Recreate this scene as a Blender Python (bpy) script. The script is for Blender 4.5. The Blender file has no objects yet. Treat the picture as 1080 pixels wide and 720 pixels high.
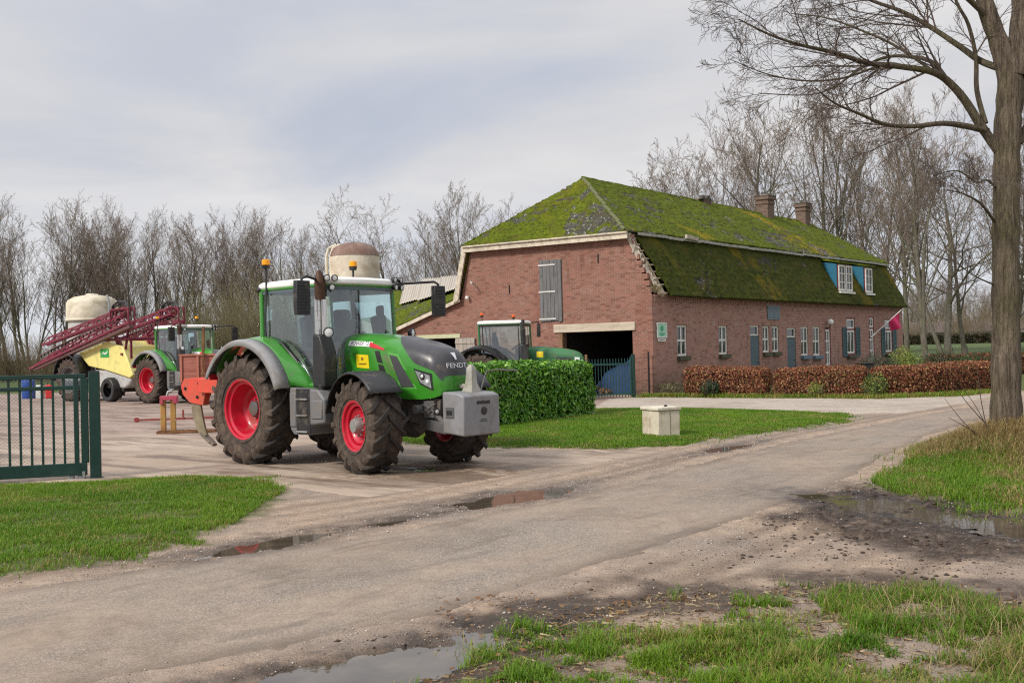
import bpy, math, random
import numpy as np
from mathutils import Vector, Matrix
from mathutils.geometry import tessellate_polygon

PI = math.pi
R = math.radians
scene = bpy.context.scene
COL = scene.collection
rng = np.random.default_rng(7)
random.seed(11)

# ------------------------------------------------------------------ noise helpers
def _hash(ix, iy, seed):
    n = (ix.astype(np.int64) * 374761393 + iy.astype(np.int64) * 668265263 + seed * 1442695041) & 0x7fffffff
    n = ((n ^ (n >> 13)) * 1274126177) & 0x7fffffff
    n = n ^ (n >> 16)
    return (n & 0xffffff) / float(0xffffff)

def vnoise(x, y, seed=0):
    x = np.asarray(x, float); y = np.asarray(y, float)
    ix = np.floor(x); iy = np.floor(y)
    fx = x - ix; fy = y - iy
    fx = fx * fx * (3 - 2 * fx); fy = fy * fy * (3 - 2 * fy)
    a = _hash(ix, iy, seed); b = _hash(ix + 1, iy, seed)
    c = _hash(ix, iy + 1, seed); d = _hash(ix + 1, iy + 1, seed)
    return (a * (1 - fx) + b * fx) * (1 - fy) + (c * (1 - fx) + d * fx) * fy

def fbm(x, y, octaves=4, seed=0, gain=.5):
    s = 0; a = 1; t = 0
    for k in range(octaves):
        s = s + a * vnoise(x * 2 ** k, y * 2 ** k, seed + 17 * k); t += a; a *= gain
    return s / t - .5                     # about -0.5 .. 0.5

def sstep(a, b, x):
    t = np.clip((np.asarray(x, float) - a) / (b - a), 0, 1)
    return t * t * (3 - 2 * t)

def poly_sdf(x, y, poly):
    """signed distance to a closed polygon, negative inside"""
    x = np.asarray(x, float); y = np.asarray(y, float)
    d = np.full(x.shape, 1e9); inside = np.zeros(x.shape, bool)
    n = len(poly)
    for i in range(n):
        ax, ay = poly[i]; bx, by = poly[(i + 1) % n]
        ex, ey = bx - ax, by - ay
        L = ex * ex + ey * ey + 1e-12
        t = np.clip(((x - ax) * ex + (y - ay) * ey) / L, 0, 1)
        d = np.minimum(d, (x - ax - t * ex) ** 2 + (y - ay - t * ey) ** 2)
        c = ((ay > y) != (by > y))
        with np.errstate(divide='ignore', invalid='ignore'):
            xi = ex * (y - ay) / (ey if ey != 0 else 1e-12) + ax
        inside ^= c & (x < xi)
    d = np.sqrt(d)
    return np.where(inside, -d, d)

# ------------------------------------------------------------------ object helpers
def tag(o, label=None, cat=None, group=None, kind=None):
    if label: o['label'] = label
    if cat: o['category'] = cat
    if group: o['group'] = group
    if kind: o['kind'] = kind
    return o

def thing(name, label, cat, loc=(0, 0, 0), rotz=0., group=None):
    o = bpy.data.objects.new(name, None)
    o.empty_display_size = .2
    COL.objects.link(o)
    o.location = loc
    o.rotation_euler = (0, 0, rotz)
    return tag(o, label, cat, group)

def kids(o):
    return [c for c in COL.objects if c.parent is o]

def copy_tree(o, parent=None):
    c = o.copy(); COL.objects.link(c)
    if parent is not None: c.parent = parent
    for ch in kids(o): copy_tree(ch, c)
    return c

def mesh_obj(name, verts, faces, mat, parent=None, smooth=None, mats=None, fmat=None):
    me = bpy.data.meshes.new(name)
    me.from_pydata([tuple(v) for v in verts], [], faces)
    if mats:
        for m in mats: me.materials.append(m)
        if fmat is not None: me.polygons.foreach_set('material_index', fmat)
    elif mat: me.materials.append(mat)
    if smooth is not None:
        me.shade_smooth()
        if smooth < 179: me.set_sharp_from_angle(angle=R(smooth))
    me.update()
    o = bpy.data.objects.new(name, me)
    COL.objects.link(o)
    if parent is not None: o.parent = parent
    return o

def np_mesh(name, verts, tris=None, quads=None, mat=None, parent=None, smooth=False, attrs=None):
    """fast mesh from numpy arrays"""
    me = bpy.data.meshes.new(name)
    verts = np.ascontiguousarray(verts, np.float32)
    me.vertices.add(len(verts)); me.vertices.foreach_set('co', verts.ravel())
    loops = []; starts = []; n = 0
    if quads is not None and len(quads):
        loops.append(np.asarray(quads, np.int32).ravel()); starts.append(np.arange(len(quads)) * 4); n = len(quads) * 4
    if tris is not None and len(tris):
        loops.append(np.asarray(tris, np.int32).ravel()); starts.append(n + np.arange(len(tris)) * 3)
    loops = np.concatenate(loops); starts = np.concatenate(starts).astype(np.int32)
    me.loops.add(len(loops)); me.loops.foreach_set('vertex_index', loops)
    me.polygons.add(len(starts)); me.polygons.foreach_set('loop_start', starts)
    me.update(calc_edges=True)
    if smooth: me.shade_smooth()
    for k, a in (attrs or {}).items():
        a = np.asarray(a, np.float32)
        if a.ndim == 1:
            at = me.attributes.new(k, 'FLOAT', 'POINT'); at.data.foreach_set('value', a)
        else:
            at = me.attributes.new(k, 'FLOAT_COLOR', 'POINT')
            c = np.ones((len(a), 4), np.float32); c[:, :3] = a
            at.data.foreach_set('color', c.ravel())
    if mat: me.materials.append(mat)
    o = bpy.data.objects.new(name, me); COL.objects.link(o)
    if parent is not None: o.parent = parent
    return o

def frame_from(d):
    d = Vector(d).normalized()
    a = Vector((0, 0, 1)) if abs(d.z) < .9 else Vector((1, 0, 0))
    x = a.cross(d).normalized(); y = d.cross(x)
    return x, y, d

class MB:
    """collects shapes into one mesh"""
    def __init__(s, M=None):
        s.v = []; s.f = []; s.M = M or Matrix.Identity(4)
    def add(s, vs, fs):
        b = len(s.v)
        s.v += [s.M @ Vector(v) for v in vs]
        s.f += [tuple(b + i for i in f) for f in fs]
        return s
    def box(s, c, d, rot=None, taper=1.):
        c = Vector(c); q = []
        for z in (-1, 1):
            k = 1 if z < 0 else taper
            for x, y in ((-1, -1), (1, -1), (1, 1), (-1, 1)):
                p = Vector((x * d[0] / 2 * k, y * d[1] / 2 * k, z * d[2] / 2))
                if rot is not None: p = rot @ p
                q.append(c + p)
        return s.add(q, [(3, 2, 1, 0), (4, 5, 6, 7), (0, 1, 5, 4), (1, 2, 6, 5), (2, 3, 7, 6), (3, 0, 4, 7)])
    def bb(s, x0, x1, y0, y1, z0, z1):
        return s.box(((x0 + x1) / 2, (y0 + y1) / 2, (z0 + z1) / 2), (abs(x1 - x0), abs(y1 - y0), abs(z1 - z0)))
    def bar(s, a, b, w, h=None):
        """rectangular bar from a to b; w sideways, h upwards"""
        h = h or w
        a = Vector(a); b = Vector(b); x, y, d = frame_from(b - a); q = []
        for p in (a, b):
            for i, j in ((-1, -1), (1, -1), (1, 1), (-1, 1)): q.append(p + x * (i * w / 2) + y * (j * h / 2))
        return s.add(q, [(3, 2, 1, 0), (4, 5, 6, 7), (0, 1, 5, 4), (1, 2, 6, 5), (2, 3, 7, 6), (3, 0, 4, 7)])
    def cyl(s, a, b, r0, r1=None, n=16, caps=True):
        r1 = r0 if r1 is None else r1
        a = Vector(a); b = Vector(b); x, y, d = frame_from(b - a); q = []
        for p, r in ((a, r0), (b, r1)):
            for k in range(n):
                t = 2 * PI * k / n; q.append(p + x * (r * math.cos(t)) + y * (r * math.sin(t)))
        f = [(k, (k + 1) % n, n + (k + 1) % n, n + k) for k in range(n)]
        if caps: f += [tuple(reversed(range(n))), tuple(range(n, 2 * n))]
        return s.add(q, f)
    def tube(s, pts, r, n=8, caps=True):
        pts = [Vector(p) for p in pts]; m = len(pts)
        rr = r if hasattr(r, '__len__') else [r] * m
        q = []; px = None
        for i, p in enumerate(pts):
            d = (pts[min(i + 1, m - 1)] - pts[max(i - 1, 0)]).normalized()
            if px is None: x, y, _ = frame_from(d)
            else:
                x = (px - d * px.dot(d)).normalized(); y = d.cross(x)
            px = x
            for k in range(n):
                t = 2 * PI * k / n; q.append(p + x * (rr[i] * math.cos(t)) + y * (rr[i] * math.sin(t)))
        f = [(i * n + k, i * n + (k + 1) % n, (i + 1) * n + (k + 1) % n, (i + 1) * n + k) for i in range(m - 1) for k in range(n)]
        if caps: f += [tuple(reversed(range(n))), tuple(range((m - 1) * n, m * n))]
        return s.add(q, f)
    def lathe(s, prof, o=(0, 0, 0), axis=(0, 0, 1), n=24, a0=0., a1=2 * PI, closed=False):
        """prof: list of (radius, along the axis)"""
        o = Vector(o); x, y, d = frame_from(axis); q = []; full = abs(a1 - a0 - 2 * PI) < 1e-6
        cols = n if full else n + 1
        for k in range(cols):
            t = a0 + (a1 - a0) * k / n
            for r, h in prof: q.append(o + x * (r * math.cos(t)) + y * (r * math.sin(t)) + d * h)
        m = len(prof); f = []
        for k in range(n):
            k2 = (k + 1) % cols
            for i in range(m - 1 if not closed else m):
                i2 = (i + 1) % m
                f.append((k * m + i, k2 * m + i, k2 * m + i2, k * m + i2))
        return s.add(q, f)
    def prism(s, poly, a, b, o=(0, 0, 0), ex=(1, 0, 0), ey=(0, 0, 1), ez=(0, -1, 0)):
        """poly in (ex, ey), extruded from a to b along ez"""
        o = Vector(o); ex = Vector(ex); ey = Vector(ey); ez = Vector(ez); n = len(poly)
        q = [o + ex * p[0] + ey * p[1] + ez * h for h in (a, b) for p in poly]
        f = [(k, (k + 1) % n, n + (k + 1) % n, n + k) for k in range(n)]
        tri = tessellate_polygon([[Vector((p[0], p[1], 0)) for p in poly]])
        f += [tuple(t) for t in tri] + [tuple(n + i for i in reversed(t)) for t in tri]
        return s.add(q, f)
    def loft(s, rings, closed=True, caps=True):
        n = len(rings[0]); q = [Vector(p) for r in rings for p in r]; m = n if closed else n - 1
        f = [(i * n + k, i * n + (k + 1) % n, (i + 1) * n + (k + 1) % n, (i + 1) * n + k) for i in range(len(rings) - 1) for k in range(m)]
        if caps and closed: f += [tuple(reversed(range(n))), tuple((len(rings) - 1) * n + k for k in range(n))]
        return s.add(q, f)
    def sphere(s, c, r, n=12, m=8, sc=(1, 1, 1)):
        q = []; c = Vector(c)
        for i in range(m + 1):
            a = PI * i / m
            for k in range(n):
                t = 2 * PI * k / n
                q.append(c + Vector((sc[0] * r * math.sin(a) * math.cos(t), sc[1] * r * math.sin(a) * math.sin(t), -sc[2] * r * math.cos(a))))
        return s.add(q, [(i * n + k, i * n + (k + 1) % n, (i + 1) * n + (k + 1) % n, (i + 1) * n + k) for i in range(m) for k in range(n)])
    def build(s, name, mat, parent=None, bevel=None, smooth=35, seg=2, solid=None, sub=None):
        o = mesh_obj(name, s.v, s.f, mat, parent, None)
        fix_normals(o.data)
        if smooth:
            o.data.shade_smooth()
            if smooth < 179: o.data.set_sharp_from_angle(angle=R(smooth))
        if sub:
            md = o.modifiers.new('sub', 'SUBSURF'); md.levels = sub; md.render_levels = sub
        if solid:
            md = o.modifiers.new('solid', 'SOLIDIFY'); md.thickness = solid; md.offset = 0
        if bevel:
            md = o.modifiers.new('bevel', 'BEVEL'); md.width = bevel; md.segments = seg
            md.limit_method = 'ANGLE'; md.angle_limit = R(38)
        return o

import bmesh
def fix_normals(me):
    b = bmesh.new(); b.from_mesh(me)
    bmesh.ops.remove_doubles(b, verts=b.verts, dist=1e-5)
    bmesh.ops.recalc_face_normals(b, faces=b.faces)
    b.to_mesh(me); b.free()

# ------------------------------------------------------------------ materials
class NT:
    """tiny node-tree writer"""
    def __init__(s, nt): s.nt = nt; s.n = nt.nodes; s.l = nt.links
    def new(s, t, **kw):
        n = s.n.new(t)
        for k, v in kw.items():
            if hasattr(n, k): setattr(n, k, v)
        return n
    def put(s, n, k, v):
        if hasattr(v, 'is_linked') or isinstance(v, bpy.types.NodeSocket): s.l.new(v, n.inputs[k])
        elif v is not None:
            if isinstance(v, (tuple, list)) and len(v) == 3 and n.inputs[k].type == 'RGBA': v = (*v, 1)
            n.inputs[k].default_value = v
    def coord(s, kind='Object', scale=None, rot=None, loc=None):
        t = s.new('ShaderNodeTexCoord').outputs[kind]
        if scale is None and rot is None and loc is None: return t
        m = s.new('ShaderNodeMapping'); s.l.new(t, m.inputs[0])
        if scale is not None: m.inputs['Scale'].default_value = scale if hasattr(scale, '__len__') else (scale,) * 3
        if rot is not None: m.inputs['Rotation'].default_value = rot
        if loc is not None: m.inputs['Location'].default_value = loc
        return m.outputs[0]
    def noise(s, vec, scale, detail=4, rough=.55, dist=0., out='Fac'):
        n = s.new('ShaderNodeTexNoise'); s.l.new(vec, n.inputs['Vector'])
        n.inputs['Scale'].default_value = scale; n.inputs['Detail'].default_value = detail
        n.inputs['Roughness'].default_value = rough; n.inputs['Distortion'].default_value = dist
        return n.outputs[out]
    def voro(s, vec, scale, feature='F1', out='Distance', rand=1.):
        n = s.new('ShaderNodeTexVoronoi', feature=feature); s.l.new(vec, n.inputs['Vector'])
        n.inputs['Scale'].default_value = scale; n.inputs['Randomness'].default_value = rand
        return n.outputs[out]
    def ramp(s, fac, stops, interp='LINEAR'):
        n = s.new('ShaderNodeValToRGB'); s.l.new(fac, n.inputs[0]); cr = n.color_ramp; cr.interpolation = interp
        while len(cr.elements) < len(stops): cr.elements.new(.5)
        for e, (p, c) in zip(cr.elements, stops):
            e.position = p; e.color = (c, c, c, 1) if not hasattr(c, '__len__') else (*c, 1)
        return n.outputs[0]
    def rng(s, v, a, b, c=0., d=1.):
        n = s.new('ShaderNodeMapRange'); s.put(n, 0, v)
        for i, q in enumerate((a, b, c, d)): n.inputs[i + 1].default_value = q
        return n.outputs[0]
    def math(s, op, a, b=None, clamp=False):
        n = s.new('ShaderNodeMath', operation=op); n.use_clamp = clamp; s.put(n, 0, a)
        if b is not None: s.put(n, 1, b)
        return n.outputs[0]
    def mix(s, fac, a, b, blend='MIX'):
        n = s.new('ShaderNodeMix', data_type='RGBA', blend_type=blend)
        s.put(n, 0, fac); s.put(n, 6, a); s.put(n, 7, b); return n.outputs[2]
    def bump(s, h, strength=.5, dist=.02, normal=None):
        n = s.new('ShaderNodeBump'); s.put(n, 'Height', h); n.inputs['Strength'].default_value = strength
        n.inputs['Distance'].default_value = dist
        if normal is not None: s.l.new(normal, n.inputs['Normal'])
        return n.outputs[0]
    def attr(s, name, out='Fac'):
        return s.new('ShaderNodeAttribute', attribute_name=name).outputs[out]
    def sep(s, v):
        n = s.new('ShaderNodeSeparateXYZ'); s.l.new(v, n.inputs[0]); return n.outputs
    def comb(s, x, y, z):
        n = s.new('ShaderNodeCombineXYZ'); s.put(n, 0, x); s.put(n, 1, y); s.put(n, 2, z); return n.outputs[0]

def new_mat(name):
    m = bpy.data.materials.new(name); m.use_nodes = True
    t = NT(m.node_tree); t.n.clear()
    out = t.new('ShaderNodeOutputMaterial'); b = t.new('ShaderNodeBsdfPrincipled')
    t.l.new(b.outputs[0], out.inputs[0])
    t.b = b; t.out = out
    return m, t

def bset(t, color=None, rough=None, metal=None, normal=None, spec=None, coat=None, sss=None):
    b = t.b
    for k, v in (('Base Color', color), ('Roughness', rough), ('Metallic', metal), ('Normal', normal), ('Specular IOR Level', spec), ('Coat Weight', coat)):
        if v is not None: t.put(b, k, v)

_mc = {}
def paint(name, col, rough=.45, metal=0., var=.12, scale=6., bump=0., dirt=None, dirt_amt=.0, dirt_scale=5., coat=0., spec=.5):
    """painted or plain surface with tone variation, patches of dirt and fine grain"""
    if name in _mc: return _mc[name]
    m, t = new_mat(name); v = t.coord('Object')
    n1 = t.noise(v, scale, 5); n2 = t.noise(v, scale * 9, 3)
    k = t.math('ADD', t.math('MULTIPLY', n1, .7), t.math('MULTIPLY', n2, .3))
    lo = tuple(c * (1 - var) for c in col); hi = tuple(min(1, c * (1 + var)) for c in col)
    c = t.ramp(k, [(.3, lo), (.7, hi)])
    r = t.rng(n1, .3, .7, max(.02, rough - .08), min(1, rough + .1))
    if dirt is not None and dirt_amt > 0:
        d = t.noise(v, dirt_scale, 7, .65, .4)
        f = t.math('MULTIPLY', t.rng(d, .62 - dirt_amt * .35, .72, 0, 1), .85, True)
        c = t.mix(f, c, dirt)
        r = t.math('MAXIMUM', r, t.math('MULTIPLY', f, .85))
    bset(t, c, r, metal, t.bump(n2, bump, .01) if bump else None, spec, coat)
    _mc[name] = m
    return m

def lerp(a, b, t): return a + (b - a) * t
# ================================================================== camera, light, sky
def make_camera():
    cd = bpy.data.cameras.new('camera'); cd.sensor_width = 36; cd.lens = 36 * 1150 / 1080.
    cd.clip_end = 9000; cd.clip_start = .1
    o = bpy.data.objects.new('camera', cd); COL.objects.link(o)
    r = R(1.35); p = .0065
    F = Vector((0, math.cos(p), math.sin(p))); U0 = Vector((0, -math.sin(p), math.cos(p))); R0 = Vector((1, 0, 0))
    rt = R0 * math.cos(r) - U0 * math.sin(r); up = R0 * math.sin(r) + U0 * math.cos(r)
    o.matrix_world = Matrix(((rt.x, up.x, -F.x, 0), (rt.y, up.y, -F.y, 0), (rt.z, up.z, -F.z, 1.85), (0, 0, 0, 1)))
    scene.camera = o
make_camera()

SUN_EL, SUN_AZ = 38., 232.           # degrees; azimuth clockwise from +Y
def make_light():
    w = bpy.data.worlds.new('World'); scene.world = w; w.use_nodes = True
    t = NT(w.node_tree); t.n.clear()
    out = t.new('ShaderNodeOutputWorld'); bg = t.new('ShaderNodeBackground'); t.l.new(bg.outputs[0], out.inputs[0])
    sky = t.new('ShaderNodeTexSky', sky_type='NISHITA'); sky.sun_disc = False
    sky.sun_elevation = R(SUN_EL); sky.sun_rotation = R(SUN_AZ); sky.dust_density = 1.5
    d = t.coord('Generated'); x, y, z = t.sep(d)
    zz = t.math('ADD', t.math('MAXIMUM', z, 0.), .16)
    v = t.comb(t.math('DIVIDE', x, zz), t.math('DIVIDE', y, zz), t.math('MULTIPLY', z, 1.5))
    m = t.new('ShaderNodeMapping'); t.l.new(v, m.inputs[0]); m.inputs['Location'].default_value = (3.1, 1.7, 0)
    m.inputs['Scale'].default_value = (.55, .55, 1)
    n1 = t.noise(m.outputs[0], .62, 7, .5, .35)
    n2 = t.noise(m.outputs[0], 1.6, 7, .55, .45)
    n3 = t.noise(m.outputs[0], .4, 3, .5)
    n = t.math('ADD', t.math('MULTIPLY', n1, .56), t.math('MULTIPLY', n2, .44))
    grey = t.ramp(n, [(.38, (2.35, 2.52, 3.0)), (.46, (2.8, 2.94, 3.32)), (.53, (3.4, 3.42, 3.55)), (.62, (4.05, 3.95, 3.92))])
    bright = t.mix(t.rng(n3, .46, .70), grey, (3.75, 3.72, 3.82))
    # paler low down, brighter overhead, as an overcast sky is
    low = t.mix(t.rng(z, .02, .17, .75, 0), bright, (3.9, 4.05, 4.3))
    over = t.rng(z, .3, 1., .92, 1.7)
    cl = t.new('ShaderNodeVectorMath', operation='SCALE'); t.l.new(low, cl.inputs[0]); t.l.new(over, cl.inputs['Scale'])
    cover = t.rng(n, .36, .5, .92, 1.)
    c = t.mix(cover, sky.outputs[0], cl.outputs[0])
    t.l.new(c, bg.inputs[0]); bg.inputs[1].default_value = .1
    ld = bpy.data.lights.new('sun', 'SUN'); ld.energy = 1.5; ld.angle = R(10); ld.color = (1, .94, .86)
    o = bpy.data.objects.new('sun', ld); COL.objects.link(o)
    a = R(SUN_AZ); e = R(SUN_EL)
    to = Vector((math.sin(a) * math.cos(e), math.cos(a) * math.cos(e), math.sin(e)))
    o.rotation_euler = to.to_track_quat('Z', 'Y').to_euler()
make_light()
vs = scene.view_settings
scene.display_settings.display_device = 'sRGB'
vs.view_transform = 'Standard'; vs.look = 'None'; vs.exposure = 1.12; vs.gamma = 1
vs.use_curve_mapping = False
scene.render.engine = 'CYCLES'
scene.cycles.max_bounces = 8; scene.cycles.transparent_max_bounces = 16
scene.cycles.use_denoising = False
scene.cycles.pixel_filter_type = 'BLACKMAN_HARRIS'; scene.cycles.filter_width = 1.2
scene.cycles.sample_clamp_indirect = 6

# ================================================================== ground
ROAD = [(-9.5, 3.6), (-4.21, 8.89), (-3.32, 9.67), (-2.25, 10.55), (-1.16, 11.65), (.18, 13.07), (1.54, 15.1), (3.41, 18.09), (5.1, 20.5), (7.28, 23.4), (10.05, 26.9), (13.42, 30.9), (40, 60),
        (44, 58), (18, 32.6), (11.03, 25.2), (8.03, 20.8), (6.3, 17.6), (4.86, 15.1), (3.77, 13.29), (2.41, 11.31), (1.32, 9.85), (.33, 8.57), (-.44, 7.58), (-1.46, 6.77), (-2.26, 6.22), (-7, 2)]
YARD = [(-16, 16.1), (-6.15, 16.5), (-4.47, 16.98), (-3.43, 15.27), (-1.85, 13.83), (-.95, 14.91), (.24, 16.26), (1.49, 17.62), (2.59, 18.96), (.98, 19.8), (-.22, 20.3), (-2.15, 21.8), (-2.9, 22.0),
        (-3.3, 24.6), (-2.6, 25.6), (.8, 31.2), (2.2, 32.2), (3.4, 38.5), (4.2, 39.8), (-5.5, 47), (-9, 58), (-44, 62), (-44, 16)]
PATH = [(2.2, 32.05), (4.35, 31.8), (5.79, 30.7), (8.6, 27.5), (10.2, 27.6), (13.2, 31.6), (15.5, 34.6), (13.7, 34.9), (11.6, 34.3), (8.4, 36.4), (6, 38.2), (4.3, 39.2), (3.2, 38.4)]
LVERGE = [(-14, 15.4), (-7.46, 15.9), (-6.04, 16.3), (-4.94, 16.6), (-3.75, 16.2), (-3.31, 15.04), (-3.1, 13.62), (-3.1, 12.48), (-3.3, 10.9), (-3.76, 9.8), (-4.39, 9.3), (-8, 6.5), (-14, 6)]
LAWN = [(-2.9, 22.2), (-2.9, 24.6), (-1.5, 25), (-.3, 26.0), (1.0, 28), (2.17, 29.5), (2.35, 31.9), (4.35, 31.5), (5.79, 30.4), (8.5, 27.2), (7.69, 25.3), (6.53, 23.7), (4.48, 21.7), (2.69, 19.75), (.98, 19.9), (-.22, 20.4), (-2.15, 21.9)]
BVERGE = [(-.9, 5.6), (-.2, 6.35), (.0, 6.9), (.15, 7.5), (1.07, 8.05), (2.01, 8.2), (2.7, 8.3), (3.28, 7.6), (4.2, 7.6), (6, 8), (6, 3), (-1, 4.6)]
RVERGE = [(4.6, 14.0), (5.82, 16.2), (7.15, 18.2), (8.9, 20.6), (14, 28), (24, 38), (30, 30), (12, 9), (7, 10.2), (5.35, 10.95), (5.0, 11.75), (4.8, 12.6)]
MUD = [(3.2, 12.7), (4.2, 14.1), (4.75, 12.9), (5.1, 11.6), (5.6, 10.9), (7.5, 9.9), (7, 8.0), (4.6, 8.7), (3.5, 9.4), (3.0, 10.3), (2.8, 11.5)]
#          cx     cy    half-length half-width angle  depth  seed
PUD = [(-2.55, 10.55, .86, .26, 53, .070, 3), (-1.42, 11.93, .42, .17, 50, .06, 5), (-.05, 13.68, .95, .36, 50, .075, 8), (-.95, 6.35, 1.15, .34, 44, .075, 12),
       (4.05, 12.35, 1.05, .42, 118, .050, 21), (4.85, 10.75, 1.25, .42, 128, .045, 25), (3.75, 19.35, 1.15, .2, 52, .06, 31), (-1.55, 17.05, .55, .22, 10, .05, 41), (5.9, 9.95, 1.0, .2, 130, .055, 44)]
WATER_Z = -.022

def pud_r(x, y, p):
    cx, cy, a, b, ang, dp, sd = p
    c, s = math.cos(R(ang)), math.sin(R(ang))
    u = ((x - cx) * c + (y - cy) * s) / a; v = (-(x - cx) * s + (y - cy) * c) / b
    br = 2.2 if sd in (21, 25, 44, 12) else 1.
    w = fbm(x * 2.2, y * 2.2, 3, sd) * 1.2 + fbm(x * 8, y * 8, 3, sd + 5) * .5 * br
    return np.sqrt(u * u + v * v) + w

def base_z(x, y):
    x = np.asarray(x, float); y = np.asarray(y, float)
    z = .022 * fbm(x * 1.1, y * 1.1, 3, 1) + .016 * fbm(x * 6, y * 6, 3, 2)
    z = z + .9 * sstep(64, 105, y)
    for p in PUD:
        m = (np.abs(x - p[0]) < 3) & (np.abs(y - p[1]) < 3)
        if m.any():
            r = pud_r(x, y, p)
            z = z - np.where(m, p[5] * (1 - sstep(.45, 1.25, r)), 0)
    near = (y > 4) & (y < 40) & (np.abs(x) < 34)
    md = sstep(.35, -.35, poly_sdf(x, y, MUD) + .5 * fbm(x * 2, y * 2, 3, 4)) * near
    z = z + md * (.13 * fbm(x * 4.5, y * 4.5, 4, 9, .62) + .04 * np.abs(fbm(x * 11, y * 11, 2, 19)))
    z = z + .045 * sstep(.2, -.5, poly_sdf(x, y, LVERGE)) * near + .05 * sstep(.2, -.6, poly_sdf(x, y, LAWN)) * near
    z = z + .07 * sstep(.2, -.7, poly_sdf(x, y, RVERGE)) * near + .03 * sstep(.1, -.5, poly_sdf(x, y, BVERGE)) * near
    z = z + .30 * np.exp(-(((x - 7.5) / 1.3) ** 2 + ((y - 16.2) / 1.5) ** 2))
    # wheel ruts running along the sand beside the road
    sd = poly_sdf(x, y, ROAD)
    rut = np.exp(-((sd - .75) / .16) ** 2) + np.exp(-((sd - 2.1) / .2) ** 2)
    z = z - .022 * rut * near * (x > -.5)
    return z

def grow(a, d, f, lim):
    out = []; 
    while (a < lim if d > 0 else a > lim):
        a += d; d *= f if abs(a) < 60 else max(f, 1.18); out.append(a)
    return out
GX = np.array(list(reversed(grow(-5.6, -.042, 1.02, -4200))) + list(np.arange(-5.6, 7.2, .042)) + grow(7.2, .042, 1.02, 4200))
GY = np.array(list(reversed(grow(5., -.1, 1.3, -60))) + list(np.arange(5., 13.5, .036)) + grow(13.5, .037, 1.0125, 6000))

SHEETS = {'road': (ROAD, .006), 'yard': (YARD, .009), 'path': (PATH, .012)}
X2, Y2 = np.meshgrid(GX, GY)
BZ = base_z(X2, Y2)
SD = {k: poly_sdf(X2, Y2, p) for k, (p, z) in SHEETS.items()}
GZ = BZ.copy()
for k in SD: GZ -= .055 * sstep(-.12, -.5, SD[k])

def ground_z(x, y):
    """height of the soil outside the paved sheets"""
    return base_z(x, y)

def build_ground():
    ny, nx = X2.shape
    V = np.stack([X2, Y2, GZ], -1).reshape(-1, 3)
    idx = np.arange(ny * nx).reshape(ny, nx)
    Q = np.stack([idx[:-1, :-1], idx[:-1, 1:], idx[1:, 1:], idx[1:, :-1]], -1).reshape(-1, 4)
    x, y = X2, Y2
    wob = .8 * fbm(x * 1.3, y * 1.3, 4, 50) + .3 * fbm(x * 7, y * 7, 2, 51)
    g = np.zeros_like(x)
    for P, k in ((LVERGE, .9), (LAWN, 1.), (RVERGE, .85), (BVERGE, .0)):
        g = np.maximum(g, k * sstep(.14, -.14, poly_sdf(x, y, P) + wob))
    far = np.maximum(sstep(46, 52, y) * (x < 3), sstep(42, 48, y + .0 * x)) * sstep(-1, 1, np.minimum(SD['yard'], SD['path']))
    garden = sstep(36.5, 38, y) * (x > 5) * sstep(0, .8, SD['road'])
    g = np.maximum(g, np.maximum(far, garden))
    g = np.maximum(g, sstep(4, 8, -x) * sstep(8.5, 6, y) * .0)
    mud = sstep(.35, -.3, poly_sdf(x, y, MUD) + 1.0 * fbm(x * 1.8, y * 1.8, 4, 60))
    wet = np.zeros_like(x)
    for p in PUD:
        m = (np.abs(x - p[0]) < 4) & (np.abs(y - p[1]) < 4)
        wet = np.maximum(wet, np.where(m, 1 - sstep(1.0, 2.5, pud_r(x, y, p)), 0))
    # damp soil under the road edge and in front of the grass in the foreground
    soil = sstep(.35, -.1, np.abs(poly_sdf(x, y, BVERGE)) - .35 + 1.2 * fbm(x * 2.4, y * 2.4, 4, 66)) * .85
    mud = np.maximum(mud, soil)
    sdr = SD['road'] + .12 * fbm(x * .8, y * .8, 3, 88); rutm = np.zeros_like(x)
    for off, wd, k in ((.32, .13, .9), (.72, .15, .8), (1.15, .1, .5), (1.62, .12, .55), (2.15, .16, .8), (2.7, .1, .4)):
        rutm = np.maximum(rutm, k * np.exp(-((sdr - off) / wd) ** 2))
    rutm *= sstep(.3, .6, vnoise(x * .7, y * .7, 89) + .25) * (y < 30)
    o = np_mesh('ground', V, None, Q, MAT_ground(), None, True,
                {'grass': g.ravel(), 'mud': mud.ravel(), 'wet': wet.ravel(), 'rut': rutm.ravel()})
    tag(o, kind='structure')

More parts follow.
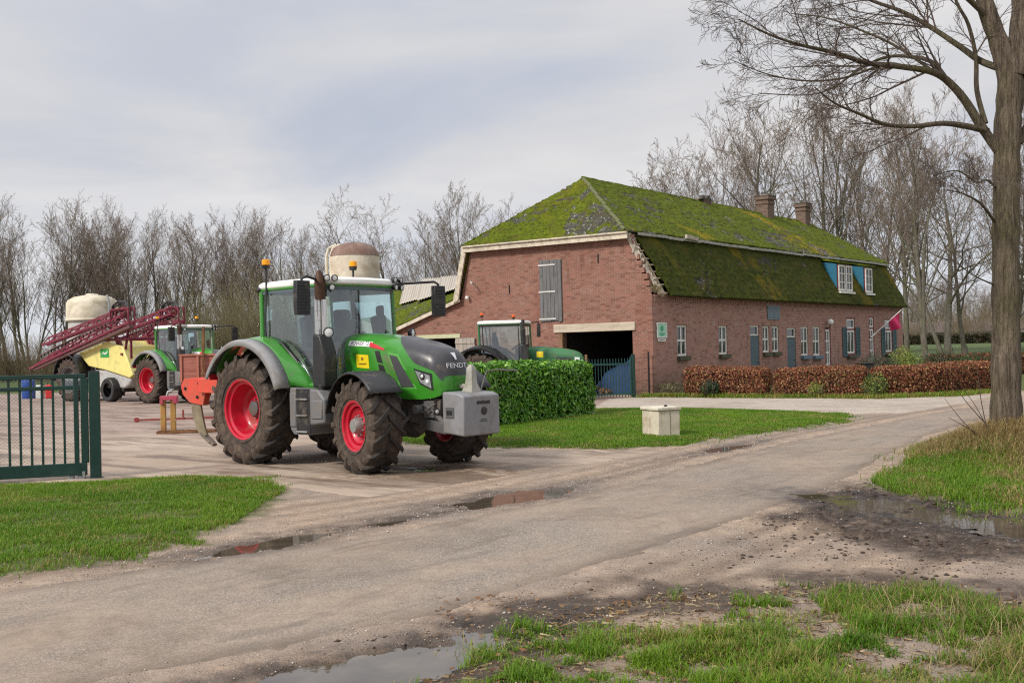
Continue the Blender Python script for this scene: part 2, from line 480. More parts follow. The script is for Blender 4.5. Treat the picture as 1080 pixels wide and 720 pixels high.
def build_sheet(name, mat, edge=.28, rough=1.):
    P, z0 = SHEETS[name]; sd = SD[name]
    wob = (.34 * fbm(X2 * 1.6, Y2 * 1.6, 4, 80) + .2 * fbm(X2 * 8, Y2 * 8, 2, 81)) * rough
    Z = BZ + z0 - .075 * sstep(-edge, .16, sd + wob)
    keep = sd < .45
    cell = keep[:-1, :-1] & keep[:-1, 1:] & keep[1:, 1:] & keep[1:, :-1]
    ny, nx = X2.shape; idx = np.arange(ny * nx).reshape(ny, nx)
    Q = np.stack([idx[:-1, :-1], idx[:-1, 1:], idx[1:, 1:], idx[1:, :-1]], -1)[cell]
    used = np.unique(Q); rem = np.full(ny * nx, -1); rem[used] = np.arange(len(used))
    V = np.stack([X2, Y2, Z], -1).reshape(-1, 3)[used]
    wet = np.zeros_like(X2)
    for p in PUD:
        m = (np.abs(X2 - p[0]) < 4) & (np.abs(Y2 - p[1]) < 4)
        wet = np.maximum(wet, np.where(m, 1 - sstep(1.0, 2.4, pud_r(X2, Y2, p)), 0))
    o = np_mesh(name, V, None, rem[Q], mat, None, True, {'wet': wet.ravel()[used], 'edge': (-sd).ravel()[used]})
    tag(o, kind='structure')
    return o

def wetness(t, c, r):
    """wet soil: darker pigment and a glossy film where water stands near"""
    w = t.attr('wet'); n = t.noise(t.coord('Object'), 3.5, 5, .6)
    f = t.math('MULTIPLY', w, t.rng(n, .3, .62), True)
    c = t.mix(f, c, (.45, .42, .40), 'MULTIPLY')
    r = t.new('ShaderNodeMix', data_type='FLOAT'); 
    return c, f

def MAT_ground():
    m, t = new_mat('soil and grass ground'); v = t.coord('Object')
    n1 = t.noise(v, .55, 6, .6); n2 = t.noise(v, 5, 7, .68); n3 = t.noise(v, 38, 5, .7); vo = t.voro(v, 60, 'F1', 'Distance'); vc = t.voro(v, 60, 'F1', 'Color')
    sand = t.ramp(n2, [(.25, (.18, .118, .076)), (.5, (.40, .282, .192)), (.72, (.57, .43, .315))])
    sand = t.mix(t.rng(n1, .42, .62), sand, (.27, .21, .165))
    sand = t.mix(t.rng(n3, .35, .7, .0, .5), sand, (.50, .42, .35))
    peb = t.ramp(vc, [(0, (.16, .13, .11)), (.5, (.36, .30, .26)), (1, (.56, .51, .47))])
    pf = t.math('MULTIPLY', t.rng(vo, .42, .26), t.rng(t.noise(v, 2.3, 4), .42, .62, 0, .8), True)
    sand = t.mix(pf, sand, peb)
    rt = t.attr('rut'); sand = t.mix(t.math('MULTIPLY', rt, t.rng(n2, .3, .6, .15, .8), True), sand, (.135, .093, .065))
    mud = t.ramp(n2, [(.3, (.022, .013, .008)), (.55, (.062, .038, .024)), (.75, (.13, .085, .056))])
    mf = t.math('MULTIPLY', t.attr('mud'), t.rng(t.noise(v, 7, 6, .7), .3, .52, .45, 1.), True)
    c = t.mix(mf, sand, mud)
    grass = t.ramp(t.noise(v, 11, 6, .7), [(.32, (.075, .05, .03)), (.47, (.085, .095, .022)), (.6, (.09, .15, .02)), (.75, (.20, .17, .07))])
    fld = t.ramp(t.noise(v, .06, 5), [(.35, (.05, .08, .02)), (.65, (.085, .12, .03))])
    _, yy, _ = t.sep(v)
    grass = t.mix(t.rng(yy, 45, 60), grass, fld)
    c = t.mix(t.attr('grass'), c, grass)
    w = t.math('MULTIPLY', t.attr('wet'), t.rng(t.noise(v, 3.5, 5, .6), .25, .6), True)
    c = t.mix(w, c, t.mix(1., c, (.30, .27, .25), 'MULTIPLY'))
    wm = t.math('MAXIMUM', t.math('MULTIPLY', w, .9), t.math('MULTIPLY', mf, .38))
    r = t.rng(wm, 0, 1, .93, .18)
    h = t.math('ADD', t.math('MULTIPLY', n3, .6), t.math('MULTIPLY', n2, 1.6))
    h = t.math('ADD', h, t.math('MULTIPLY', t.rng(vo, .5, .1), t.math('MULTIPLY', pf, .8)))
    bset(t, c, r, 0, t.bump(h, .9, .04), .4)
    return m

def MAT_asphalt():
    m, t = new_mat('worn sandy asphalt'); v = t.coord('Object')
    n1 = t.noise(v, .5, 6, .62); n2 = t.noise(v, 6, 6, .65); vo = t.voro(v, 110, 'F1', 'Color'); vd = t.voro(v, 110)
    along = t.coord('Object', (1, 1, 1), (0, 0, R(-52)))
    mm = t.new('ShaderNodeMapping'); t.l.new(along, mm.inputs[0]); mm.inputs['Scale'].default_value = (.22, 1.3, 1)
    st = t.noise(mm.outputs[0], .9, 7, .62, .3)
    agg = t.ramp(vo, [(0, (.085, .070, .056)), (.5, (.245, .202, .165)), (.85, (.375, .318, .262)), (1, (.55, .48, .41))])
    dust = t.ramp(n2, [(.3, (.27, .20, .142)), (.7, (.43, .33, .245))])
    f = t.math('ADD', t.rng(st, .36, .64, .1, .5), t.rng(n1, .42, .66, -.1, .35), True)
    e = t.rng(t.attr('edge'), .75, .1, 0, .75)
    f = t.math('MAXIMUM', f, t.math('MULTIPLY', e, t.rng(n2, .3, .55)))
    c = t.mix(f, agg, dust)
    # dark damp stains along the wheel tracks
    c = t.mix(t.rng(t.noise(mm.outputs[0], 2.7, 5, .6), .55, .72, 0, .6), c, (.125, .10, .085))
    c = t.mix(t.math('MULTIPLY', t.rng(t.attr('edge'), .42, .12), t.rng(n2, .34, .56, .1, .75), True), c, (.12, .088, .066))
    # hairline cracks
    cw = t.noise(v, 1.2, 4, .6, 0, 'Color')
    cv = t.new('ShaderNodeVectorMath', operation='ADD'); t.l.new(v, cv.inputs[0]); t.l.new(cw, cv.inputs[1])
    cr = t.voro(cv.outputs[0], .55, 'DISTANCE_TO_EDGE')
    crk = t.math('MULTIPLY', t.rng(cr, .012, .004), t.rng(n1, .5, .62, 0, .6), True)
    c = t.mix(t.math('MULTIPLY', crk, .35), c, (.07, .06, .05))
    # crumbs of dried soil dropped by tyres
    cb = t.voro(v, 22, 'F1', 'Distance'); cbm = t.math('MULTIPLY', t.rng(cb, .2, .12), t.rng(t.noise(mm.outputs[0], 2.0, 5, .65), .55, .66), True)
    c = t.mix(t.math('MULTIPLY', cbm, .8), c, (.11, .078, .055))
    c = t.mix(1., c, t.ramp(t.noise(v, .75, 6, .68, .6), [(.36, (.78, .76, .74)), (.5, (.95, .95, .95)), (.66, (1.06, 1.05, 1.03))]), 'MULTIPLY')
    w = t.math('MULTIPLY', t.attr('wet'), t.rng(t.noise(v, 3.5, 5, .6), .25, .6), True)
    c = t.mix(w, c, t.mix(1., c, (.33, .30, .28), 'MULTIPLY'))
    r = t.rng(w, 0, 1, .86, .2)
    h = t.math('ADD', t.math('MULTIPLY', vd, .8), t.math('MULTIPLY', n2, .8))
    h = t.math('SUBTRACT', h, crk)
    bset(t, c, r, 0, t.bump(h, .5, .008), .45)
    return m

def MAT_yard():
    m, t = new_mat('muddy concrete yard'); v = t.coord('Object', None, (0, 0, R(44)))
    b = t.new('ShaderNodeTexBrick'); t.l.new(v, b.inputs[0]); b.offset = 0.5
    for k, q in (('Scale', 1.), ('Mortar Size', .012), ('Brick Width', 2.0), ('Row Height', 2.0), ('Mortar Smooth', .4), ('Bias', 0)): b.inputs[k].default_value = q
    b.inputs['Color1'].default_value = (.33, .245, .175, 1); b.inputs['Color2'].default_value = (.47, .37, .28, 1); b.inputs['Mortar'].default_value = (.08, .065, .05, 1)
    n1 = t.noise(v, .38, 6, .62); n2 = t.noise(v, 4.5, 7, .68); n3 = t.noise(v, 45, 4, .7)
    c = t.mix(t.rng(n2, .3, .7, 0, .5), b.outputs[0], (.28, .205, .15))
    _, yy, _ = t.sep(t.coord('Object'))
    far = t.math('MULTIPLY', t.rng(yy, 23, 28), t.rng(n1, .3, .55, .45, .9), True)
    c = t.mix(far, c, t.ramp(n2, [(.3, (.23, .15, .125)), (.7, (.36, .26, .22))]))
    c = t.mix(t.rng(n3, .35, .75, 0, .3), c, (.55, .50, .45))
    mm = t.new('ShaderNodeMapping'); t.l.new(t.coord('Object', None, (0, 0, R(38))), mm.inputs[0]); mm.inputs['Scale'].default_value = (.3, 1.5, 1)
    trk = t.noise(mm.outputs[0], 1.1, 6, .62, .5)
    px_, py_, _z = t.sep(t.coord('Object')); dx_ = t.math('MULTIPLY', t.math('ADD', px_, .9), .42); dy_ = t.math('MULTIPLY', t.math('ADD', py_, -16.3), .55)
    spot = t.math('SUBTRACT', 1.15, t.math('SQRT', t.math('ADD', t.math('MULTIPLY', dx_, dx_), t.math('MULTIPLY', dy_, dy_))))
    c = t.mix(t.math('MULTIPLY', t.rng(spot, 0, .8), t.rng(n2, .36, .58), True), c, t.ramp(n3, [(.3, (.10, .06, .035)), (.7, (.21, .14, .088))]))
    mudf = t.math('MULTIPLY', t.rng(trk, .44, .60, 0, .85), t.rng(n1, .33, .5), True)
    c = t.mix(mudf, c, t.ramp(n2, [(.3, (.085, .055, .036)), (.7, (.19, .135, .095))]))
    w = t.math('MULTIPLY', t.attr('wet'), t.rng(t.noise(v, 3.5, 5, .6), .25, .6), True)
    c = t.mix(w, c, t.mix(1., c, (.33, .30, .28), 'MULTIPLY'))
    # small red clinkers far inside the yard, behind the gate
    r = t.math('SUBTRACT', t.rng(mudf, 0, 1, .88, .55), t.math('MULTIPLY', w, .5))
    h = t.math('ADD', t.math('MULTIPLY', n2, .8), t.math('MULTIPLY', n3, .5))
    h = t.math('ADD', h, t.math('MULTIPLY', b.outputs['Fac'], -1.2))
    bset(t, c, r, 0, t.bump(h, .5, .012), .4)
    return m

def MAT_path():
    m, t = new_mat('pale sandy path'); v = t.coord('Object')
    n1 = t.noise(v, .7, 6, .6); n2 = t.noise(v, 7, 6, .66)
    c = t.ramp(n2, [(.28, (.30, .25, .20)), (.7, (.50, .44, .37))])
    c = t.mix(t.rng(n1, .45, .65, 0, .6), c, (.25, .20, .155))
    bset(t, c, .92, 0, t.bump(n2, .5, .015), .3)
    return m

def MAT_water():
    m, t = new_mat('muddy standing water'); v = t.coord('Object')
    c = t.ramp(t.noise(v, 3, 4), [(.3, (.05, .038, .026)), (.7, (.12, .095, .068))])
    bset(t, c, .015, 0, t.bump(t.noise(v, 9, 3), .06, .006), .6)
    t.b.inputs['IOR'].default_value = 1.62
    return m

build_ground()
build_sheet('road', MAT_asphalt())
build_sheet('yard', MAT_yard(), .10, .35)
build_sheet('path', MAT_path())

def build_puddles():
    mat = MAT_water(); wet_corner = [PUD[4], PUD[5], PUD[8]]
    for i, ps in enumerate([[PUD[0]], [PUD[1]], [PUD[2]], [PUD[3]], wet_corner, [PUD[6]], [PUD[7]]]):
        lo = np.min([(p[0] - p[2] * 2 - .3, p[1] - p[2] * 2 - .3) for p in ps], 0); hi = np.max([(p[0] + p[2] * 2 + .3, p[1] + p[2] * 2 + .3) for p in ps], 0)
        x, y = np.meshgrid(np.arange(lo[0], hi[0], .045), np.arange(lo[1], hi[1], .045))
        rr = np.min([np.where((np.abs(x - p[0]) < 3) & (np.abs(y - p[1]) < 3), pud_r(x, y, p), 9) for p in ps], 0); keep = rr < 1.3
        idx = np.arange(x.size).reshape(x.shape)
        cell = keep[:-1, :-1] & keep[:-1, 1:] & keep[1:, 1:] & keep[1:, :-1]
        Q = np.stack([idx[:-1, :-1], idx[:-1, 1:], idx[1:, 1:], idx[1:, :-1]], -1)[cell]
        used = np.unique(Q); rem = np.full(x.size, -1); rem[used] = np.arange(len(used))
        V = np.stack([x, y, np.full(x.shape, WATER_Z + (.008 if len(ps) > 1 else 0))], -1).reshape(-1, 3)[used]
        tag(np_mesh('puddle', V, None, rem[Q], mat), kind='structure')
build_puddles()

# ================================================================== scattered stones, clods, grass
def scatter_poly(P, n, seed, x0=None):
    r = np.random.default_rng(seed); P = np.array(P)
    lo = P.min(0); hi = P.max(0)
    if x0: lo = np.maximum(lo, x0[:2]); hi = np.minimum(hi, x0[2:])
    return lo + r.random((n, 2)) * (hi - lo), r

def stones(name, pts, rad, z, col, mat, seed, flat=.6):
    r = np.random.default_rng(seed); n = len(pts)
    base = np.array([(1, 0, 0), (0, 1, 0), (-1, 0, 0), (0, -1, 0), (0, 0, 1), (0, 0, -1)], float)
    fs = np.array([(0, 1, 4), (1, 2, 4), (2, 3, 4), (3, 0, 4), (1, 0, 5), (2, 1, 5), (3, 2, 5), (0, 3, 5)])
    V = base[None] * (1 + .5 * (r.random((n, 6, 3)) - .5)) + .3 * (r.random((n, 6, 3)) - .5)
    V *= rad[:, None, None] * np.stack([np.ones(n), .6 + .5 * r.random(n), flat * (.6 + .6 * r.random(n))], -1)[:, None]
    a = r.random(n) * 2 * PI; c, s = np.cos(a)[:, None], np.sin(a)[:, None]
    x = V[..., 0] * c - V[..., 1] * s; y = V[..., 0] * s + V[..., 1] * c
    V = np.stack([x + pts[:, :1], y + pts[:, 1:2], V[..., 2] + (z + rad * .12)[:, None]], -1).reshape(-1, 3)
    F = (fs[None] + (np.arange(n) * 6)[:, None, None]).reshape(-1, 3)
    return np_mesh(name, V, F, None, mat, None, False, {'tint': np.repeat(col, 6, 0)})

def MAT_tint(name, rough=.9, bumps=None, trans=0., spec=.4):
    m, t = new_mat(name); c = t.attr('tint', 'Color')
    v = t.coord('Object'); n = t.noise(v, 40, 3)
    c = t.mix(t.rng(n, .3, .7, 0, .35), c, t.mix(1., c, (.6, .6, .6), 'MULTIPLY'))
    bset(t, c, rough, 0, None, spec)
    if trans:
        tr = t.new('ShaderNodeBsdfTranslucent'); t.l.new(c, tr.inputs[0])
        mx = t.new('ShaderNodeMixShader'); mx.inputs[0].default_value = trans
        t.l.new(t.b.outputs[0], mx.inputs[1]); t.l.new(tr.outputs[0], mx.inputs[2]); t.l.new(mx.outputs[0], t.out.inputs[0])
    return m
M_STONE = MAT_tint('loose stone'); M_CLOD = MAT_tint('dark clod', .75); M_GRASS = MAT_tint('grass blade', .5, None, .38, .3); M_STRAW = MAT_tint('dry grass blade', .7, None, .2, .2)

def build_stones():
    r = np.random.default_rng(5)
    n = 90000
    p = np.stack([r.uniform(-6, 7.5, n), r.uniform(5.2, 24, n)], -1)
    sd = poly_sdf(p[:, 0], p[:, 1], ROAD); dv = np.minimum(np.minimum(poly_sdf(p[:, 0], p[:, 1], LVERGE), poly_sdf(p[:, 0], p[:, 1], BVERGE)), poly_sdf(p[:, 0], p[:, 1], RVERGE))
    dy = poly_sdf(p[:, 0], p[:, 1], YARD)
    left = sd - poly_sdf(p[:, 0], p[:, 1], [(-20, 20), (30, 60), (60, 0), (-2, -6)])   # any
    up = (p[:, 1] - 9 > (p[:, 0] + 4) * .9)
    dens = np.where(up, np.exp(-np.abs(sd - .35) / .38), .35 * np.exp(-np.abs(sd - .1) / .3) + .05) * (sd > -.35) * (dv > -.1) * (dy > -.3)
    dens *= .3 + 1.4 * vnoise(p[:, 0] * 1.7, p[:, 1] * 1.7, 33)
    for q in PUD[:4]: dens = np.maximum(dens, .5 * np.exp(-np.abs(pud_r(p[:, 0], p[:, 1], q) - 1.15) / .3) * (np.hypot(p[:, 0] - q[0], p[:, 1] - q[1]) < 2.2))
    k = r.random(n) < dens * .9
    p = p[k]; n = len(p)
    rad = .006 + .013 * r.random(n) ** 3
    base = np.array([(.36, .30, .26), (.48, .43, .38), (.22, .18, .155), (.42, .37, .32), (.36, .28, .21)])
    col = base[r.integers(0, 5, n)] * (.8 + .4 * r.random((n, 1)))
    o = stones('gravel', p, rad, base_z(p[:, 0], p[:, 1]), col, M_STONE, 6)
    tag(o, 'loose pebbles strewn along the road edges', 'gravel', kind='stuff')
    n = 120000
    p = np.stack([r.uniform(-1.5, 8, n), r.uniform(6.2, 15, n)], -1); sd = poly_sdf(p[:, 0], p[:, 1], ROAD)
    dens = (sd > .05) * (poly_sdf(p[:, 0], p[:, 1], RVERGE) > 0) * (.03 + .5 * sstep(.45, .8, vnoise(p[:, 0] * 1.9, p[:, 1] * 1.9, 37)) * (.35 + .65 * sstep(.5, 3.5, p[:, 0]))) * (p[:, 1] < 9 + p[:, 0] * 1.2)
    k = r.random(n) < dens * .55; p = p[k]; n = len(p)
    rad = .004 + .011 * r.random(n) ** 2.5
    c1 = np.array([(.07, .047, .033), (.16, .115, .08), (.30, .23, .17), (.11, .075, .05)])[r.integers(0, 4, n)] * (.7 + .6 * r.random((n, 1)))
    o = stones('soil_crumbs', p, rad, base_z(p[:, 0], p[:, 1]), c1, M_CLOD, 9, .6)
    tag(o, 'small crumbs of soil strewn over the sandy ground beside the road', 'soil', kind='stuff')
    # clods of dark mud thrown out around the wet corner and the bottom puddle
    n = 26000
    p = np.stack([r.uniform(.2, 8, n), r.uniform(6.6, 14.2, n)], -1)
    d = poly_sdf(p[:, 0], p[:, 1], MUD); dens = np.exp(-np.maximum(d, 0) / .75) * (d > -.7) * .42
    dens = np.maximum(dens, .02) * (poly_sdf(p[:, 0], p[:, 1], ROAD) > .1) * (poly_sdf(p[:, 0], p[:, 1], RVERGE) > 0)
    dens *= .2 + 1.6 * vnoise(p[:, 0] * 2.3, p[:, 1] * 2.3, 35) ** 1.5
    k = r.random(n) < dens; p = p[k]; n = len(p)
    q = np.stack([r.uniform(-1.2, .5, 70), r.uniform(6.2, 7.1, 70)], -1); p = np.concatenate([p, q]); n = len(p)
    rad = .006 + .026 * r.random(n) ** 2.8
    col = np.array([(.05, .034, .024)]) * (.6 + 1.1 * r.random((n, 1)))
    o = stones('mud_clods', p, rad, base_z(p[:, 0], p[:, 1]), col, M_CLOD, 8, .5)
    tag(o, 'dark clods of mud thrown up around the wet corner', 'mud', kind='stuff')

def grass_mesh(name, p, z, h, w, lean, col, mat, seed, label, cat='grass', curl=.5):
    r = np.random.default_rng(seed); n = len(p)
    a = r.random(n) * 2 * PI; d = np.stack([np.cos(a), np.sin(a)], -1); sx = np.stack([-d[:, 1], d[:, 0]], -1)
    ln = lean * (.3 + r.random(n)) * h
    V = np.zeros((n, 7, 3))
    for k, (hh, ll, ww) in enumerate(((-.06, 0, 1.), (.45, .22, .9), (.8, .6, .6))):
        for j, sg in ((0, -1), (1, 1)):
            V[:, 2 * k + j, :2] = p + d * (ln * ll)[:, None] + sx * (sg * w * ww / 2)[:, None]
            V[:, 2 * k + j, 2] = z + h * hh
    V[:, 6, :2] = p + d * ln[:, None]; V[:, 6, 2] = z + h * (1 - curl * .25 * r.random(n)) * np.where(lean > .9, .75, 1)
    b = (np.arange(n) * 7)[:, None]
    Q = np.concatenate([b + np.array([[0, 1, 3, 2]]), b + np.array([[2, 3, 5, 4]])]); T = b + np.array([[4, 5, 6]])
    C = np.repeat(col[:, None], 7, 1).copy(); C[:, :2] *= .8
    o = np_mesh(name, V.reshape(-1, 3), T, Q, mat, None, True, {'tint': C.reshape(-1, 3)})
    return tag(o, label, cat, kind='stuff')

def grass_cols(p, r, lush=.5, dry=.06):
    n = len(p)
    k = vnoise(p[:, 0] * 1.1, p[:, 1] * 1.1, 71) * .6 + vnoise(p[:, 0] * 4, p[:, 1] * 4, 72) * .4
    a = np.array((.085, .21, .010)); b = np.array((.20, .33, .018)); y = np.array((.36, .31, .09))
    c = a + (b - a) * np.clip(k + (r.random(n) - .5) * .5, 0, 1)[:, None]
    dk = np.clip((vnoise(p[:, 0] * 2.2, p[:, 1] * 2.2, 73) - .5) * 2.5, 0, 1) * .45 + dry
    m = r.random(n) < dk
    c[m] = y * (.6 + .6 * r.random((m.sum(), 1)))
    return c

def patch_mask(p, P, seed, edge=.18, amp=.8):
    sd = poly_sdf(p[:, 0], p[:, 1], P) + amp * fbm(p[:, 0] * 1.3, p[:, 1] * 1.3, 4, 50) + .3 * fbm(p[:, 0] * 7, p[:, 1] * 7, 2, 51)
    return np.maximum(sstep(edge, -edge, sd), .10 * sstep(.55, .1, sd) * (vnoise(p[:, 0] * 5, p[:, 1] * 5, seed + 40) > .58))

def build_grass():
    # left verge
    p, r = scatter_poly(LVERGE, 330000, 101, (-10.6, 6.2, -2.8, 16.8))
    dist = p[:, 1]; k = patch_mask(p, LVERGE, 1); bare = sstep(.52, .70, vnoise(p[:, 0] * 1.5, p[:, 1] * 2.2, 75) * .7 + .3 * vnoise(p[:, 0] * 6, p[:, 1] * 6, 76))
    m = (r.random(len(p)) < k * (1 - .75 * bare)) & (np.abs(p[:, 0]) < dist * .56); p = p[m]; n = len(p)
    h = (.025 + .04 * r.random(n) ** 1.6) * (.55 + .9 * vnoise(p[:, 0] * 2, p[:, 1] * 2, 74))
    grass_mesh('grass', p, base_z(p[:, 0], p[:, 1]), h, .005 + .004 * r.random(n), .5 + .7 * r.random(n), grass_cols(p, r), M_GRASS, 1, 'short green grass on the verge below the sliding gate')
    # lawn in front of the laurel hedge
    p, r = scatter_poly(LAWN, 260000, 103)
    k = patch_mask(p, LAWN, 1); m = r.random(len(p)) < k; p = p[m]; n = len(p)
    h = (.03 + .035 * r.random(n) ** 1.5)
    grass_mesh('grass', p, base_z(p[:, 0], p[:, 1]), h, .009 + .006 * r.random(n), .5 + .7 * r.random(n), grass_cols(p, r, .5, .02), M_GRASS, 2, 'mown lawn around the beige concrete box')
    # foreground tufts
    p, r = scatter_poly(BVERGE, 250000, 105, (-.9, 5.3, 4.6, 8.5))
    cl = vnoise(p[:, 0] * 2.6, p[:, 1] * 2.6, 90) * .6 + vnoise(p[:, 0] * 7, p[:, 1] * 7, 91) * .4
    front = sstep(7.6, 6.6, p[:, 1] + .25 * p[:, 0] * 0) 
    dens = patch_mask(p, BVERGE, 1, .2, .8) * np.maximum(sstep(.58, .70, cl) , front * sstep(.30, .56, cl))
    m = (r.random(len(p)) < dens * .6) & (np.abs(p[:, 0]) < p[:, 1] * .56); p = p[m]; n = len(p); cl = cl[m]
    h = (.025 + .085 * r.random(n) ** 1.9) * (.45 + .95 * sstep(.4, .75, cl)) * np.where(p[:, 1] < 6.9, 1.05, .7)
    col = grass_cols(p, r, .5, .04)
    right = (r.random(n) < sstep(1.6, 3.0, p[:, 0]) * .15); col[right] = np.array((.34, .26, .12)) * (.6 + .6 * r.random((right.sum(), 1)))
    h = np.where(right, h * 1.5, h)
    grass_mesh('grass', p, base_z(p[:, 0], p[:, 1]), h, .004 + .004 * r.random(n), .6 + .8 * r.random(n), col, M_GRASS, 3, 'tufts of grass on the sandy soil at the bottom of the photo')
    # long straw stems in the right foreground
    q = np.stack([r.uniform(2.2, 4.2, 1400), r.uniform(5.5, 7.3, 1400)], -1)
    m = r.random(1400) < sstep(.55, .8, vnoise(q[:, 0] * 3, q[:, 1] * 3, 93)); q = q[m]; n = len(q)
    grass_mesh('dry_grass', q, base_z(q[:, 0], q[:, 1]), 0.06 + .18 * r.random(n), .003 + .002 * r.random(n), .8 + 1.2 * r.random(n), np.array((.42, .33, .17)) * (.6 + .6 * r.random((n, 1))), M_STRAW, 4,
               'long straw coloured stems in the bottom right corner', 'dry grass')
    # right verge and the mound of dead grass round the big tree
    p, r = scatter_poly(RVERGE, 420000, 107, (4.3, 10, 14, 26))
    k = patch_mask(p, RVERGE, 1); m = (r.random(len(p)) < k) & (p[:, 0] < p[:, 1] * .53 + .2); p = p[m]; n = len(p)
    mound = np.exp(-(((p[:, 0] - 7.5) / 1.15) ** 2 + ((p[:, 1] - 16.2) / 1.3) ** 2))
    dryb = np.clip(mound * 1.1 + (vnoise(p[:, 0] * 1.6, p[:, 1] * 1.6, 95) - .45) * .9, 0, 1)
    isdry = r.random(n) < dryb
    col = grass_cols(p, r, .5, .05); col[isdry] = np.array((.42, .31, .13)) * (.55 + .75 * r.random((isdry.sum(), 1)))
    h = (.04 + .07 * r.random(n)) * (1 + 2.0 * mound); h = np.where(isdry, h * 1.2, h)
    grass_mesh('grass', p, base_z(p[:, 0], p[:, 1]), h, .006 + .005 * r.random(n), .6 + .9 * r.random(n), col, M_GRASS, 5, 'longer grass and dead stalks on the verge around the big bare tree')
    # thin grass and weeds along the foot of the hedges and by the barn wall
    pts = []
    for (a, b) in (((4.6, 39.0), (6.0, 38.5)), ((6.0, 38.5), (9.1, 36.2)), ((9.1, 36.2), (11.7, 34.5)), ((11.7, 34.5), (13.8, 35.1)), ((13.8, 35.1), (16.8, 37.3))):
        t_ = r.random(2600)[:, None]; pts.append(np.array(a) + (np.array(b) - np.array(a)) * t_ + r.normal(0, .16, (2600, 2)))
    p = np.concatenate(pts); n = len(p)
    col = grass_cols(p, r, .5, .35) 
    grass_mesh('grass', p, base_z(p[:, 0], p[:, 1]) - .02, .06 + .16 * r.random(n) ** 2, .012 + .01 * r.random(n), .6 + .6 * r.random(n), col, M_GRASS, 6, 'thin strip of grass and weeds along the foot of the copper hedge')
build_stones()
build_grass()

def build_leaves():
    r = np.random.default_rng(77); n = 700
    p = np.stack([r.uniform(-.6, 4, n), r.uniform(5.7, 8.2, n)], -1)
    V = np.zeros((n, 4, 3)); a = r.random(n) * 2 * PI; s = .014 + .018 * r.random(n)
    z = base_z(p[:, 0], p[:, 1]) + .014
    for k, (u, v) in enumerate(((-1, 0), (0, -.6), (1, 0), (0, .6))):
        V[:, k, 0] = p[:, 0] + s * (u * np.cos(a) - v * np.sin(a)); V[:, k, 1] = p[:, 1] + s * (u * np.sin(a) + v * np.cos(a))
        V[:, k, 2] = z + s * r.uniform(-.1, .6, n)
    Q = np.arange(n * 4).reshape(n, 4)
    col = np.array([(.20, .10, .045), (.12, .06, .03), (.28, .17, .08)])[r.integers(0, 3, n)] * (.7 + .6 * r.random((n, 1)))
    o = np_mesh('fallen_leaves', V.reshape(-1, 3), None, Q, M_STRAW, None, False, {'tint': np.repeat(col, 4, 0)})
    tag(o, 'brown fallen leaves among the foreground grass', 'leaves', kind='stuff')
build_leaves()
def build_litter():
    r = np.random.default_rng(78); n = 5200
    p = np.stack([r.uniform(-.9, 4.2, n), r.uniform(5.6, 8.4, n)], -1)
    k = (poly_sdf(p[:, 0], p[:, 1], BVERGE) + .5 * fbm(p[:, 0] * 2, p[:, 1] * 2, 3, 97) < .12); p = p[k]; n = len(p)
    L = .012 + .042 * r.random(n) ** 2; a = r.random(n) * 2 * PI; w = .0012 + .002 * r.random(n); z = base_z(p[:, 0], p[:, 1]) + .006
    c, s_ = np.cos(a), np.sin(a); V = np.zeros((n, 4, 3))
    for k, (u, v) in enumerate(((-1, -1), (1, -1), (1, 1), (-1, 1))):
        V[:, k, 0] = p[:, 0] + u * L * c - v * w * s_; V[:, k, 1] = p[:, 1] + u * L * s_ + v * w * c; V[:, k, 2] = z + (u > 0) * r.uniform(0, .02, n)
    col = np.array([(.36, .27, .14), (.22, .14, .07), (.12, .075, .04), (.45, .36, .22)])[r.integers(0, 4, n)] * (.7 + .6 * r.random((n, 1)))
    o = np_mesh('dead_grass', V.reshape(-1, 3), None, np.arange(n * 4).reshape(n, 4), M_STRAW, None, False, {'tint': np.repeat(col, 4, 0)})
    tag(o, 'dead stalks lying flat between the foreground tufts', 'dead grass', kind='stuff')
build_litter()
